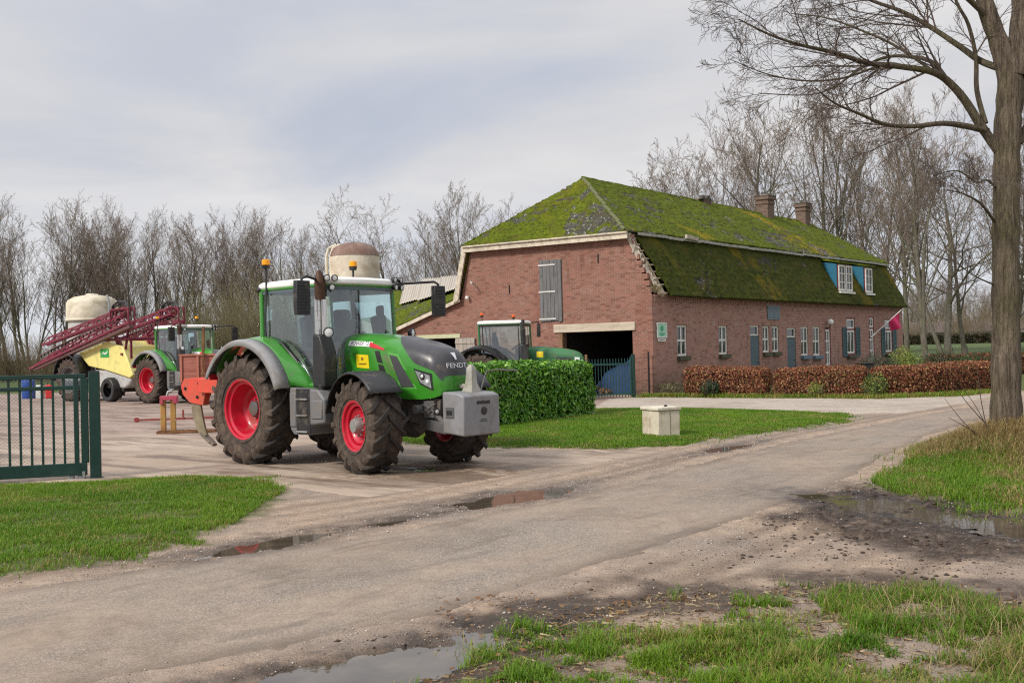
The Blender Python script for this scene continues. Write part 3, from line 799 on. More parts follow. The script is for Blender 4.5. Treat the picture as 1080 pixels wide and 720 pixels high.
# ================================================================== farmhouse
def MAT_brick(name, a, b, mortar, stain, wash=0.):
    m, t = new_mat(name); o = t.coord('Object'); nn = t.coord('Normal')
    x, y, z = t.sep(o); nx, ny, nz = t.sep(nn)
    h = t.new('ShaderNodeMix', data_type='FLOAT'); t.l.new(t.math('GREATER_THAN', t.math('ABSOLUTE', ny), .6), h.inputs[0])
    t.l.new(y, h.inputs[2]); t.l.new(x, h.inputs[3])
    v = t.comb(h.outputs[0], z, 0)
    br = t.new('ShaderNodeTexBrick'); t.l.new(v, br.inputs[0]); br.offset = .5
    for k, q in (('Scale', 1.), ('Mortar Size', .011), ('Brick Width', .225), ('Row Height', .074), ('Mortar Smooth', .2), ('Bias', -.1)): br.inputs[k].default_value = q
    br.inputs['Color1'].default_value = (*a, 1); br.inputs['Color2'].default_value = (*b, 1); br.inputs['Mortar'].default_value = (*mortar, 1)
    # odd bricks burnt darker or paler
    sc = t.new('ShaderNodeMapping'); t.l.new(v, sc.inputs[0]); sc.inputs['Scale'].default_value = (1 / .225, 1 / .074, 1)
    wn = t.new('ShaderNodeTexWhiteNoise', noise_dimensions='2D'); sn = t.new('ShaderNodeVectorMath', operation='FLOOR'); t.l.new(sc.outputs[0], sn.inputs[0]); t.l.new(sn.outputs[0], wn.inputs[0])
    c = t.mix(t.rng(wn.outputs[0], .78, .95, 0, .55), br.outputs[0], tuple(q * .45 for q in a))
    c = t.mix(t.rng(wn.outputs[0], .16, .02, 0, .4), c, tuple(min(1, q * 1.7) for q in b))
    n1 = t.noise(v, .45, 6, .62); n2 = t.noise(v, 2.4, 6, .65); n3 = t.noise(v, 14, 4, .6)
    c = t.mix(t.rng(n1, .48, .68, 0, .55), c, stain)
    c = t.mix(t.rng(n2, .55, .75, 0, .28 + wash), c, (.42, .36, .31))
    c = t.mix(t.rng(n2, .42, .25, 0, .55), c, tuple(q * .4 for q in a))
    # rain splash and green algae low on the wall, streaks from the eaves
    low = t.math('MULTIPLY', t.rng(z, 1.1, .2), t.rng(n2, .35, .6, .2, .8), True)
    c = t.mix(low, c, (.085, .062, .045))
    st = t.new('ShaderNodeMapping'); t.l.new(v, st.inputs[0]); st.inputs['Scale'].default_value = (2.6, .22, 1)
    c = t.mix(t.rng(t.noise(st.outputs[0], 1.3, 5, .6), .58, .75, 0, .5), c, (.12, .075, .055))
    bset(t, c, .9, 0, t.bump(t.math('ADD', t.math('MULTIPLY', br.outputs['Fac'], -1.), t.math('MULTIPLY', n3, .5)), .5, .012), .25)
    return m

def MAT_moss(name, bright, dark, yellow, bare):
    m, t = new_mat(name); v = t.coord('Object')
    n1 = t.noise(v, .7, 6, .6); n2 = t.noise(v, 5, 6, .72); n3 = t.noise(v, 13, 5, .75)
    k = t.math('ADD', t.math('MULTIPLY', n2, .45), t.math('MULTIPLY', n3, .55))
    c = t.ramp(k, [(.40, dark), (.5, bright), (.62, tuple(min(1, q * 1.5) for q in bright))])
    c = t.mix(t.math('MULTIPLY', t.attr('yellow'), t.rng(n3, .3, .6), True), c, yellow)
    tile = t.ramp(n2, [(.3, tuple(q * .5 for q in bare)), (.6, bare), (.78, tuple(q * 2.6 for q in bare))])
    f = t.math('MULTIPLY', t.attr('bare'), t.rng(n3, .28, .5), True)
    c = t.mix(f, c, tile)
    li = t.math('MULTIPLY', t.rng(t.noise(v, 8, 5, .7), .57, .64), t.math('MULTIPLY', t.attr('bare'), t.rng(t.noise(v, .5, 3), .36, .52)), True)
    c = t.mix(li, c, (.5, .48, .42))
    br_ = t.noise(v, 2.2, 6, .7)
    c = t.mix(t.rng(br_, .5, .68, 0, .75), c, tuple(q * .8 for q in (.10, .075, .022)))
    c = t.mix(t.rng(n1, .5, .72, 0, .45), c, t.mix(1., c, (.55, .62, .5), 'MULTIPLY'))
    bset(t, c, .95, 0, t.bump(t.math('ADD', n3, n2), .9, .03), .15)
    return m

def MAT_glass_dark():
    m, t = new_mat('dark window glass'); v = t.coord('Object')
    n = t.noise(v, .9, 3)
    c = t.ramp(n, [(.35, (.012, .015, .017)), (.65, (.05, .058, .06))])
    bset(t, c, .04, 0, t.bump(t.noise(v, 3, 2), .05, .01), .7)
    return m
def MAT_wood(name, a, b, rough=.85, axis='z', scale=1., bump=.4):
    m, t = new_mat(name)
    s = {'z': (14, 14, .9), 'x': (.9, 14, 14), 'y': (14, .9, 14)}[axis]
    v = t.coord('Object', tuple(q * scale for q in s)); w = t.coord('Object')
    n1 = t.noise(v, 1.2, 6, .65, .6); n2 = t.noise(w, 2.2, 5, .6)
    c = t.ramp(n1, [(.3, a), (.7, b)])
    c = t.mix(t.rng(n2, .55, .75, 0, .5), c, tuple(q * .45 for q in a))
    bset(t, c, rough, 0, t.bump(n1, bump, .008), .3)
    return m

M_BRICK_G = MAT_brick('weathered orange brick', (.285, .122, .086), (.205, .086, .064), (.27, .21, .168), (.21, .08, .058))
M_BRICK_L = MAT_brick('faded purple brick', (.37, .172, .13), (.28, .125, .10), (.38, .30, .255), (.33, .18, .15), .16)
M_BRICK_C = MAT_brick('sooty chimney brick', (.17, .10, .075), (.12, .075, .058), (.20, .17, .14), (.10, .07, .055))
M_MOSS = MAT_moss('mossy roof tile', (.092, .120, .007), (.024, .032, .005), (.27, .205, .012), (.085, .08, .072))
M_MOSS_SHADE = MAT_moss('shaded mossy roof tile', (.040, .049, .004), (.011, .015, .003), (.17, .125, .008), (.06, .055, .048))  # moss tones darkened to carry the shade of the steep lower slopes
M_CREAM = paint('weathered cream board', (.60, .53, .42), .8, var=.18, dirt=(.25, .21, .15), dirt_amt=.5, scale=2)
M_WHITE = paint('white window paint', (.74, .72, .67), .5, var=.07, dirt=(.42, .38, .32), dirt_amt=.3)
M_RED = paint('dark red frame paint', (.17, .022, .032), .5)
M_SLATE = paint('slate blue door paint', (.075, .115, .135), .6, var=.1, dirt=(.05, .06, .06), dirt_amt=.3, scale=3)
M_SHUT = paint('blue green shutter paint', (.045, .095, .115), .55, var=.12)
M_HATCH = paint('faded grey blue shutter', (.16, .20, .235), .75, var=.2)
M_BLUE = paint('blue dormer cheek', (.008, .12, .20), .55, var=.15)
M_GLASSD = MAT_glass_dark()
M_GREYWOOD = MAT_wood('weathered grey planks', (.085, .085, .088), (.21, .205, .20))
M_PALEWOOD = MAT_wood('pale lintel timber', (.40, .33, .25), (.62, .54, .43), axis='y')
M_BROWNWOOD = MAT_wood('old brown timber', (.14, .075, .04), (.30, .18, .10))
M_IRON = paint('dark iron', (.03, .03, .032), .55, .6)
M_STRAP = paint('pale strap hinge', (.55, .54, .52), .6)
M_PLANTER = paint('mossy window box', (.075, .075, .045), .85, var=.3)
M_CONCR = paint('pale mortar', (.42, .37, .30), .9, var=.2, dirt=(.2, .18, .13), dirt_amt=.4)
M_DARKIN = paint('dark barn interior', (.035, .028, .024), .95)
M_SLATEBOX = paint('blue grey window ledge', (.12, .17, .21), .7)

C0 = (5.18, 40.12, 0.)
HROT = R(52.4)
house = thing('farmhouse', 'long red brick farmhouse with a broken barn gable and a moss covered mansard roof', 'farmhouse', C0, HROT)

def wall_face(mb, outline, holes, o, ex, ez, ny, depth):
    """flat wall with openings; outline and holes in (ex, z); reveals go inward along -ny"""
    o = Vector(o); ex = Vector(ex); ez = Vector(ez); ny = Vector(ny)
    loops = [[Vector((p[0], p[1], 0)) for p in outline]] + [[Vector((p[0], p[1], 0)) for p in h] for h in holes]
    tri = tessellate_polygon(loops); pts = [p for l in loops for p in l]
    mb.add([o + ex * p.x + ez * p.y for p in pts], [tuple(t) for t in tri])
    for h in holes:
        n = len(h)
        q = [o + ex * p[0] + ez * p[1] for p in h] + [o + ex * p[0] + ez * p[1] - ny * depth for p in h]
        mb.add(q, [(k, (k + 1) % n, n + (k + 1) % n, n + k) for k in range(n)])

def rect(x0, x1, z0, z1): return [(x0, z0), (x1, z0), (x1, z1), (x0, z1)]

# openings on the long wall: x0, x1, z0, z1
LW = [(1.84, 2.62, 1.41, 2.60), (5.29, 6.06, 1.41, 2.58), (9.44, 10.14, 1.42, 2.57), (10.42, 11.14, 1.42, 2.57), (13.62, 14.47, 1.2, 2.55), (15.04, 15.92, 1.17, 2.55)]
DW = [(8.2, 9.1, .02, 2.60), (12.04, 13.02, .02, 2.5)]          # planked doors with a light over them
GD = [(16.52, 17.3, .05, 2.5), (22.68, 23.5, .05, 3.12)]        # glazed doors
SW = [(19.42, 20.66, 1.1, 3.04), (25.15, 26.4, 1.08, 3.02)]      # tall windows with shutters
HT = (9.95, 11.25, 2.86, 3.56)

def build_walls():
    mb = MB()
    holes = [rect(*q) for q in LW + DW + GD + SW]
    wall_face(mb, [(0, -.15), (28.2, -.15), (28.2, 3.72), (0, 3.72)], holes, (0, 0, 0), (1, 0, 0), (0, 0, 1), (0, -1, 0), .16)
    # far gable, broad soldier course under the eaves, plinth
    mb.add([(28.2, 0, -.1), (28.2, 9.6, -.1), (28.2, 9.2, 3.7), (28.2, 8.6, 6.1), (28.2, 1.1, 6.1), (28.2, 0, 3.7)], [(0, 1, 2, 3, 4, 5)])
    for k in range(int(28.0 / .145)):
        mb.bb(.12 + k * .145, .12 + k * .145 + .1, -.045, .02, 3.47, 3.63)
    mb.bb(.1, 28.2, -.06, .02, 3.632, 3.73)
    mb.build('wall', M_BRICK_L, house, smooth=None)
    g = MB()
    out = [(0, -.15), (0, 3.75), (.18, 3.95), (.55, 4.9), (1.05, 6.1), (8.55, 6.16), (9.18, 3.95), (14.2, 2.42), (14.2, -.15)]
    hs = [rect(.86, 4.05, -.05, 2.42), rect(9.48, 11.2, -.05, 2.34)]
    wall_face(g, out, hs, (0, 0, 0), (0, 1, 0), (0, 0, 1), (-1, 0, 0), .28)
    # gable corner pier: toothed rough top where the verge has broken away
    for k in range(9):
        z = 3.8 + k * .25; yy = .06 + (z - 3.75) * .42
        g.bb(-.01, .22, yy - .06 - .08 * random.random(), yy + .35, z, z + .2)
    w = g.build('wall', M_BRICK_G, house, smooth=None); w['label'] = 'orange red gable wall with a large barn opening'
    # rooms behind the openings
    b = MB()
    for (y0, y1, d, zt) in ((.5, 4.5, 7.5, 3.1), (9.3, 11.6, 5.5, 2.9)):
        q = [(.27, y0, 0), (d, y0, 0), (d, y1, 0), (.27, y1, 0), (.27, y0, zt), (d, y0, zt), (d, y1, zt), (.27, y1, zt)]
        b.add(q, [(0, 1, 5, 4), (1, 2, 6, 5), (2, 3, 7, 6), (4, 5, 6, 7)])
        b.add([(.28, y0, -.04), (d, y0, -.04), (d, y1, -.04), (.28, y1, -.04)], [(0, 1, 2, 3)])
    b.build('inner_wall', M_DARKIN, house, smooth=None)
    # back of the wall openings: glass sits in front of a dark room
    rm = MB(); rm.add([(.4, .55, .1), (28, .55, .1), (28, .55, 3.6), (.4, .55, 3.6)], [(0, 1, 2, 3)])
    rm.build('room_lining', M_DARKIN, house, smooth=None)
build_walls()

def frame_bars(mb, x0, x1, z0, z1, w, d, y, cols=1, rows=1, bar=.03):
    mb.bb(x0, x0 + w, y - d, y, z0, z1); mb.bb(x1 - w, x1, y - d, y, z0, z1)
    mb.bb(x0 + w, x1 - w, y - d, y, z0, z0 + w); mb.bb(x0 + w, x1 - w, y - d, y, z1 - w, z1)
    for k in range(1, cols):
        x = x0 + (x1 - x0) * k / cols; mb.bb(x - bar / 2, x + bar / 2, y - d * .8, y - .004, z0 + w, z1 - w)
    for k in range(1, rows):
        z = z0 + (z1 - z0) * k / rows; mb.bb(x0 + w, x1 - w, y - d * .75, y - .006, z - bar / 2, z + bar / 2)

def pane(x0, x1, z0, z1, y, parent, mat=None):
    p = MB(); p.add([(x0, y, z0), (x1, y, z0), (x1, y, z1), (x0, y, z1)], [(0, 1, 2, 3)])
    return p.build('pane', mat or M_GLASSD, parent, smooth=None)

def curtain(x0, x1, z0, z1, y, parent):
    n = 14; v = []; 
    for k in range(n + 1):
        x = x0 + (x1 - x0) * k / n; yy = y + .02 * math.sin(k * 2.1)
        v += [(x, yy, z0), (x, yy, z1)]
    c = MB(); c.add(v, [(2 * k, 2 * k + 2, 2 * k + 3, 2 * k + 1) for k in range(n)])
    c.build('curtain', M_WHITE, parent, smooth=60)

def build_openings():
    for i, (x0, x1, z0, z1) in enumerate(LW):
        f = MB(); frame_bars(f, x0 + .005, x1 - .005, z0 + .005, z1 - .005, .075, .06, .10, 2, 2, .075)
        w = f.build('window', M_WHITE, house, .006)
        pane(x0 + .05, x1 - .05, z0 + .05, z1 - .05, .085, w)
        s = MB()
        if i >= 4: s.bb(x0 - .06, x1 + .06, -.16, .05, z0 - .17, z0 - .002)
        else: s.bb(x0 - .04, x1 + .04, -.15, .04, z0 - .16, z0 - .002)
        s.build('sill', M_SLATEBOX if i >= 4 else M_PLANTER, w, .012)
        if i in (5,): curtain(x0 + .1, x1 - .1, z0 + .1, z1 - .1, .2, w)
        # segmental brick head
        if i in (0, 1, 2, 3):
            h = MB()
            for k in range(8):
                xx = x0 + (x1 - x0) * (k + .5) / 8
                h.box((xx, -.012, z1 + .105), (.085, .03, .20), Matrix.Rotation((k - 3.5) * .045, 3, 'Y'))
            h.build('lintel', M_BRICK_L, w, .004, None)
    for (x0, x1, z0, z1) in DW:
        zt = z1 - .44
        d = MB(); n = 5; w = (x1 - x0 - .02) / n
        for k in range(n): d.bb(x0 + .01 + k * w + .004, x0 + .01 + (k + 1) * w - .004, .03, .09, z0, zt - .03)
        d.bb(x0 + .005, x1 - .005, .06, .1, z0, zt - .03)
        o = d.build('door', M_SLATE, house, .006)
        f = MB(); frame_bars(f, x0 + .005, x1 - .005, zt, z1 - .005, .06, .07, .11); f.build('frame', M_WHITE, o, .006)
        pane(x0 + .05, x1 - .05, zt + .05, z1 - .05, .09, o)
        hd = MB(); hd.tube([(x1 - .14, .03, 1.02), (x1 - .14, -.03, 1.02), (x1 - .24, -.03, 1.02)], .011, 6); hd.build('handle', M_IRON, o)
    for (x0, x1, z0, z1) in GD:
        f = MB(); tall = z1 > 2.8; zt = z1 - .62 if tall else z1 - .02
        frame_bars(f, x0 + .005, x1 - .005, z0, z1 - .005, .07, .13, .13)
        if tall: f.bb(x0 + .07, x1 - .07, .02, .12, zt - .05, zt + .03)
        o = f.build('door', M_RED, house, .006)
        l = MB(); frame_bars(l, x0 + .08, x1 - .08, z0 + .1, zt - .06, .09, .05, .08, 2, 4, .075)
        l.build('door_leaf', M_WHITE, o, .006)
        if tall:
            l = MB(); frame_bars(l, x0 + .08, x1 - .08, zt + .04, z1 - .08, .07, .05, .08, 2, 1, .04); l.build('fanlight', M_WHITE, o, .006)
        pane(x0 + .06, x1 - .06, z0 + .1, z1 - .06, .085, o)
    for (x0, x1, z0, z1) in SW:
        zt = z1 - .62
        f = MB(); frame_bars(f, x0 + .005, x1 - .005, z0 + .005, z1 - .005, .085, .12, .13)
        f.bb(x0 + .085, x1 - .085, .02, .12, zt - .045, zt + .045)
        o = f.build('window', M_RED, house, .006)
        l = MB(); frame_bars(l, x0 + .10, x1 - .10, z0 + .1, zt - .05, .085, .05, .07, 2, 1, .07); frame_bars(l, x0 + .1, x1 - .1, zt + .05, z1 - .09, .07, .05, .07)
        l.build('sash', M_WHITE, o, .006)
        pane(x0 + .09, x1 - .09, z0 + .1, z1 - .09, .075, o)
        curtain(x0 + .14, x0 + .5, z0 + .15, zt - .1, .2, o); curtain(x0 + .12, x1 - .12, zt + .06, z1 - .1, .2, o)
        s = MB(); s.bb(x0 - .02, x1 + .02, -.16, .05, z0 - .15, z0 - .003); s.build('sill', M_PLANTER, o, .012)
        for (a, b) in ((x0 - .60, x0 - .03), (x1 + .03, x1 + .60)):
            sh = MB(); frame_bars(sh, a, b, z0 - .06, zt + .12, .07, .04, -.012)
            sh.bb(a + .06, b - .06, -.035, -.014, z0 - .02, zt + .08)
            k = z0
            while k < zt: sh.box(((a + b) / 2, -.04, k + .06), (b - a - .14, .012, .055), Matrix.Rotation(.5, 3, 'X')); k += .075
            sh.build('shutter', M_SHUT, house, .005)
    x0, x1, z0, z1 = HT
    for (a, b) in ((x0, (x0 + x1) / 2 - .01), ((x0 + x1) / 2 + .01, x1)):
        h = MB(); h.bb(a, b, -.04, -.004, z0, z1); h.bb(a, b, -.06, -.038, z0 + .1, z0 + .2); h.bb(a, b, -.06, -.038, z1 - .2, z1 - .1)
        h.build('shutter', M_HATCH, house, .006)['label'] = 'faded grey blue hatch shutter under the eaves'
    # hay door high in the gable
    d = MB(); n = 6; y0, y1, z0, z1 = 4.0, 5.06, 2.86, 5.3
    for k in range(n):
        a = y0 + (y1 - y0) * k / n; d.bb(-.06 - .008 * random.random(), -.01, a + .006, a + (y1 - y0) / n - .006, z0 + .05 * random.random(), z1 - .03 * random.random())
    d.bb(-.012, .03, y0, y1, z0, z1)
    hd = d.build('hay_door', M_GREYWOOD, house, .006, None)
    for z in (5.1, 4.05, 2.98):
        s = MB(); s.bb(-.085, -.068, y1 - .78, y1 + .03, z - .03, z + .03); s.build('hinge', M_STRAP, hd, .004)
    # lintels and posts of the two barn openings, open plank leaf
    l = MB(); l.bb(-.07, .2, .72, 4.42, 2.425, 2.74); l.build('lintel', M_PALEWOOD, house, .012)
    p = MB(); p.bb(-.03, .2, 4.03, 4.2, 0, 2.42); p.build('door_post', M_BROWNWOOD, house, .01)
    l = MB(); l.bb(-.06, .2, 9.25, 11.7, 2.35, 2.52); l.build('lintel', paint('pale green beam', (.46, .47, .30), .8, var=.15), house, .01)
    d = MB()
    for k in range(5): d.bb(-.10 - .006 * (k % 2), -.04, 8.42 + k * .21, 8.42 + k * .21 + .2, .1, 2.34)
    for z in (.4, 2.1): d.bb(-.13, -.1, 8.42, 9.46, z, z + .14)
    d.build('door', MAT_wood('pale grey door planks', (.25, .22, .19), (.44, .40, .35)), house, .006)['label'] = 'weathered grey plank door leaf folded open'
    f = MB(); f.bb(2.2, 2.3, 9.3, 11.3, 0, 2.3); f.build('inner_wall', MAT_wood('warm brown boards', (.16, .075, .03), (.30, .15, .06)), house)
    # wall lamps and hook
    l = MB(); l.sphere((16.75, -.22, 2.78), .15, 16, 10); lo = l.build('wall_lamp', paint('white lamp globe', (.8, .79, .75), .3, var=.03), house)
    a = MB(); a.tube([(16.75, 0, 2.5), (16.75, -.16, 2.5), (16.75, -.22, 2.64)], .025, 6); a.build('lamp_bracket', M_IRON, lo)
    l = MB(); l.sphere((-.16, 8.72, 4.0), .08, 12, 8); lo = l.build('wall_lamp', _mc['white lamp globe'], house)
    a = MB(); a.tube([(0, 8.72, 4.02), (-.12, 8.72, 4.02)], .025, 6); a.build('lamp_bracket', M_IRON, lo)
    k = MB(); k.tube([(0, 8.5, 4.62), (-.25, 8.45, 4.66), (-.42, 8.2, 4.52), (-.55, 8.12, 4.6)], .022, 6); k.tube([(0, 8.3, 4.5), (-.4, 8.22, 4.52)], .016, 6)
    k.build('bracket', M_STRAP, house)
    for (yy, zz) in ((6.6, 4.25), (2.3, 5.2)):
        a = MB(); a.bb(-.03, 0, yy - .02, yy + .02, zz - .17, zz + .17); a.build('wall_anchor', M_IRON, house)
build_openings()

def roof_face(name, p00, p10, p01, p11, mat, label=None, seed=1, du=.075, bare=.5, yellow=.5, lump=1., solid=.07, ragged=0., stepk=1.):
    p00, p10, p01, p11 = [np.array(p, float) for p in (p00, p10, p01, p11)]
    L = max(np.linalg.norm(p10 - p00), np.linalg.norm(p11 - p01)); H = max(np.linalg.norm(p01 - p00), np.linalg.norm(p11 - p10))
    nu = max(8, int(L / du)); nv = max(8, int(H / .055))
    u, v = np.meshgrid(np.linspace(0, 1, nu + 1), np.linspace(0, 1, nv + 1))
    P = ((1 - u) * (1 - v))[..., None] * p00 + (u * (1 - v))[..., None] * p10 + ((1 - u) * v)[..., None] * p01 + (u * v)[..., None] * p11
    N = np.cross(p10 - p00, (p01 + p11 - p00 - p10)); N /= np.linalg.norm(N)
    if N[2] < 0: N = -N
    ex = (p10 - p00) / np.linalg.norm(p10 - p00)
    U = (P - p00) @ ex; Vv = v * H
    row = Vv / .30; fr = row - np.floor(row)
    step = (1 - fr) * .035 * stepk
    wave = .018 * np.cos(2 * PI * (U / .235 + .5 * 0))
    bz = vnoise(U * .55, Vv * .9, seed) * .55 + vnoise(U * 2.2, Vv * 2.6, seed + 1) * .45
    b = sstep(1 - bare * .62, 1.06 - bare * .62, bz + .34 * (vnoise(U * 4.3, Vv * 3.4, seed + 2) - .5) + .22 * (vnoise(U * 11, Vv * 8, seed + 12) - .5))
    yl = sstep(.66, .8, vnoise(U * .42 + Vv * .25, Vv * .12, seed + 5)) * yellow * sstep(.3, .6, vnoise(U * 3, Vv * 2, seed + 6))
    moss = (1 - b) * lump * (.05 * (fbm(U * 2.6, Vv * 3.2, 3, seed + 3) + .4) + .045 * np.abs(fbm(U * 9, Vv * 9, 2, seed + 4)))
    sag = .05 * fbm(U * .25, Vv * .3, 2, seed + 9)
    P = P + N * (step + wave * (.4 + .6 * b) + moss + sag * np.sin(PI * v))[..., None]
    slip = (vnoise(U / .235 + 31, np.floor(row) * 3.7, seed + 7) > .86) * b
    P = P + N * (.04 * slip * fr)[..., None]
    if ragged:
        k = np.minimum(u, 1 - u) * L
        P = P - ex * (np.where(u * L < .6, 1, 0) * ragged * (vnoise(Vv * 3, Vv * 0, seed + 8) - .3))[..., None]
    idx = np.arange(u.size).reshape(u.shape)
    Q = np.stack([idx[:-1, :-1], idx[:-1, 1:], idx[1:, 1:], idx[1:, :-1]], -1).reshape(-1, 4)
    o = np_mesh(name, P.reshape(-1, 3), None, Q, mat, house, True, {'bare': b.ravel(), 'yellow': yl.ravel()})
    md = o.modifiers.new('solid', 'SOLIDIFY'); md.thickness = solid; md.offset = -1
    if label: o['label'] = label
    return o

def build_roof():
    hip = roof_face('roof', (-.32, 8.72, 6.12), (-.32, .88, 6.06), (3.0, 4.92, 8.85), (3.0, 4.88, 8.85), M_MOSS, 'mossy half hip above the barn gable', 3, .05, .66, .25, 1.3)
    up = roof_face('roof', (-.28, .86, 6.12), (28.75, .86, 6.22), (3.0, 4.9, 8.88), (26.9, 4.9, 8.80), M_MOSS, 'upper roof slope with bright green moss and bare tiles', 11, .075, .60, 1., 1.6, .07, 0., .7)
    lo = roof_face('roof', (.92, -.34, 3.66), (28.0, -.34, 3.66), (.62, 1.04, 6.1), (28.55, 1.04, 6.16), M_MOSS_SHADE, 'steep lower roof slope under moss coloured darker for its shade', 23, .075, .34, .75, 1.7, .07, .25, .35)
    roof_face('roof', (28.55, .9, 6.2), (28.55, 8.7, 6.2), (26.9, 4.88, 8.8), (26.9, 4.92, 8.8), M_MOSS, None, 31, .2)
    roof_face('roof', (28.75, 8.9, 6.18), (-.28, 8.9, 6.14), (26.9, 4.92, 8.8), (3.0, 4.92, 8.86), M_MOSS, None, 37, .25)
    roof_face('roof', (28.5, 9.6, 3.7), (-.15, 9.35, 3.9), (28.6, 8.6, 6.1), (-.15, 8.62, 6.08), M_MOSS_SHADE, None, 41, .25)
    # ridge and hip tiles
    rt = MB()
    def ridge(a, b, r, name='ridge'):
        a = Vector(a); b = Vector(b); n = int((b - a).length / .36); d = (b - a) / n
        for k in range(n):
            j = Vector((random.uniform(-.01, .01), random.uniform(-.02, .02), random.uniform(-.015, .015)))
            rt.cyl(a + d * k + j, a + d * (k + 1.06) + j, r * random.uniform(.92, 1.05), r * .9, 10)
    ridge((2.95, 4.9, 8.86), (26.9, 4.9, 8.80), .10)
    rt.build('ridge_tiles', M_MOSS, up)
    rt = MB(); ridge((-.3, .9, 6.14), (3.0, 4.9, 8.88), .085); rt.build('hip_tiles', paint('lichen grey tile', (.125, .125, .065), .9, var=.3, dirt=(.10, .13, .02), dirt_amt=.7, dirt_scale=7), hip)
    rt = MB(); ridge((28.7, .9, 6.2), (26.9, 4.9, 8.8), .085); rt.build('hip_tiles', M_MOSS, up)
    # pale fascia at the break between the two slopes, some pieces missing
    f = MB(); x = .5
    while x < 28.4:
        w = random.uniform(.8, 2.4); w = min(w, 28.5 - x)
        if random.random() > .06: f.box((x + w / 2, .80 + random.uniform(-.02, .02), 6.05 + .004 * x + random.uniform(-.02, .02)), (w - .02, .05, .11), Matrix.Rotation(random.uniform(-.012, .012), 3, 'Y'))
        x += w
    f.build('fascia', paint('grey weathered fascia', (.34, .33, .29), .85, var=.25, dirt=(.12, .13, .05), dirt_amt=.4), up, .006)
    d = MB(); d.bb(.3, 28.5, .95, 1.0, 5.85, 6.1); d.build('shadow_gap', M_DARKIN, up)  # dark strip painted in for the shadow gap under the upper slope
    g = MB(); g.box((4.6, .74, 6.15), (1.0, .12, .16), Matrix.Rotation(.06, 3, 'Y')); g.build('slipped_board', M_CONCR, up, .01)
    # verge boards of the gable
    v = MB(); v.bar((-.3, 8.75, 6.0), (-.3, .8, 5.96), .05, .26); v.bar((-.36, 8.78, 6.1), (-.36, .8, 6.06), .09, .06)
    v.build('bargeboard', M_CREAM, hip, .008)
    v = MB()
    v.prism([(8.58, 6.12), (8.84, 6.12), (9.02, 5.4), (9.24, 4.5), (9.36, 4.05), (9.40, 3.80), (9.12, 3.9), (8.98, 4.6), (8.76, 5.5)], .0, .08, (-.2, 0, 0), (0, 1, 0), (0, 0, 1), (-1, 0, 0))
    v.bar((-.2, 9.1, 3.93), (-.2, 14.2, 2.36), .06, .15)
    v.build('bargeboard', M_CREAM, house, .008)
    # broken right verge: rafters, battens, loose mortar
    b = MB()
    b.bar((.10, 1.08, 6.02), (.34, -.16, 3.72), .09, .12); b.bar((.46, 1.05, 5.95), (.6, -.2, 3.7), .07, .1)
    for k in range(9):
        q = k / 8; y = lerp(.95, -.2, q); z = lerp(5.9, 3.82, q)
        b.bar((.02 + .3 * q + random.uniform(-.05, .1), y, z), (.8, y, z + random.uniform(-.05, .05)), .04, .05)
    b.build('roof_batten', paint('split roofing lath', (.42, .33, .22), .9, var=.25), lo, .004)
    m = MB()
    for k in range(34):
        q = random.random(); y = lerp(1.0, -.12, q); z = lerp(6.0, 3.74, q)
        m.box((-.02 + .42 * q + random.uniform(-.1, .1), y - .05, z + random.uniform(-.04, .06)), (random.uniform(.06, .16), random.uniform(.06, .14), random.uniform(.08, .28)), Matrix.Rotation(random.uniform(-.6, .6), 3, 'X') @ Matrix.Rotation(random.uniform(-.5, .5), 3, 'Z'))
    for k in range(12):
        q = k / 12; m.bar((-.06 + .1 * q, lerp(1.0, .55, q), lerp(6.02, 5.1, q)), (-.05 + .1 * q, lerp(1.0, .55, q + .09), lerp(6.02, 5.1, q + .09)), .08, .12)
    m.build('verge_mortar', M_CONCR, lo, .01, None)
    bk = MB(); bk.add([(.05, 1.05, 5.95), (.75, 1.05, 5.95), (.85, -.1, 3.75), (.1, -.02, 3.75)], [(0, 1, 2, 3)]); bk.build('void_backing', M_DARKIN, lo)  # dark sheet standing in for the unlit hollow behind the battens
    # chimneys
    def chim(x, y, w, d, z0, z1, ragged=False):
        c = MB(); c.bb(x - w / 2, x + w / 2, y - d / 2, y + d / 2, z0, z1)
        if not ragged:
            c.bb(x - w / 2 - .05, x + w / 2 + .05, y - d / 2 - .05, y + d / 2 + .05, z1 - .52, z1 - .40)
            c.bb(x - w / 2 - .08, x + w / 2 + .08, y - d / 2 - .08, y + d / 2 + .08, z1 - .28, z1 - .10)
        o = c.build('chimney', M_BRICK_C, up, .01, None)
        k = MB()
        if not ragged:
            k.bb(x - w / 2 - .1, x + w / 2 + .1, y - d / 2 - .1, y + d / 2 + .1, z1 - .098, z1 - .02)
            for s in (-1, 1): k.cyl((x + s * w * .24, y, z1 - .02), (x + s * w * .24, y, z1 + .14), .13, .11, 12)
        else:
            for q in range(6): k.box((x + random.uniform(-w, w) * .6, y - .3 * random.random(), z1 + random.uniform(-.1, .1)), (.28, .3, .16), Matrix.Rotation(random.uniform(-.4, .4), 3, 'Y'))
        k.build('chimney_cap', paint('sooty chimney cap', (.06, .055, .05), .9, var=.3, dirt=(.35, .33, .29), dirt_amt=.4), o, .015)
    chim(20.55, 4.75, .82, .66, 8.0, 9.86); chim(25.7, 4.75, .72, .6, 8.0, 9.92); chim(13.6, 4.9, .7, .6, 8.5, 9.02, True)
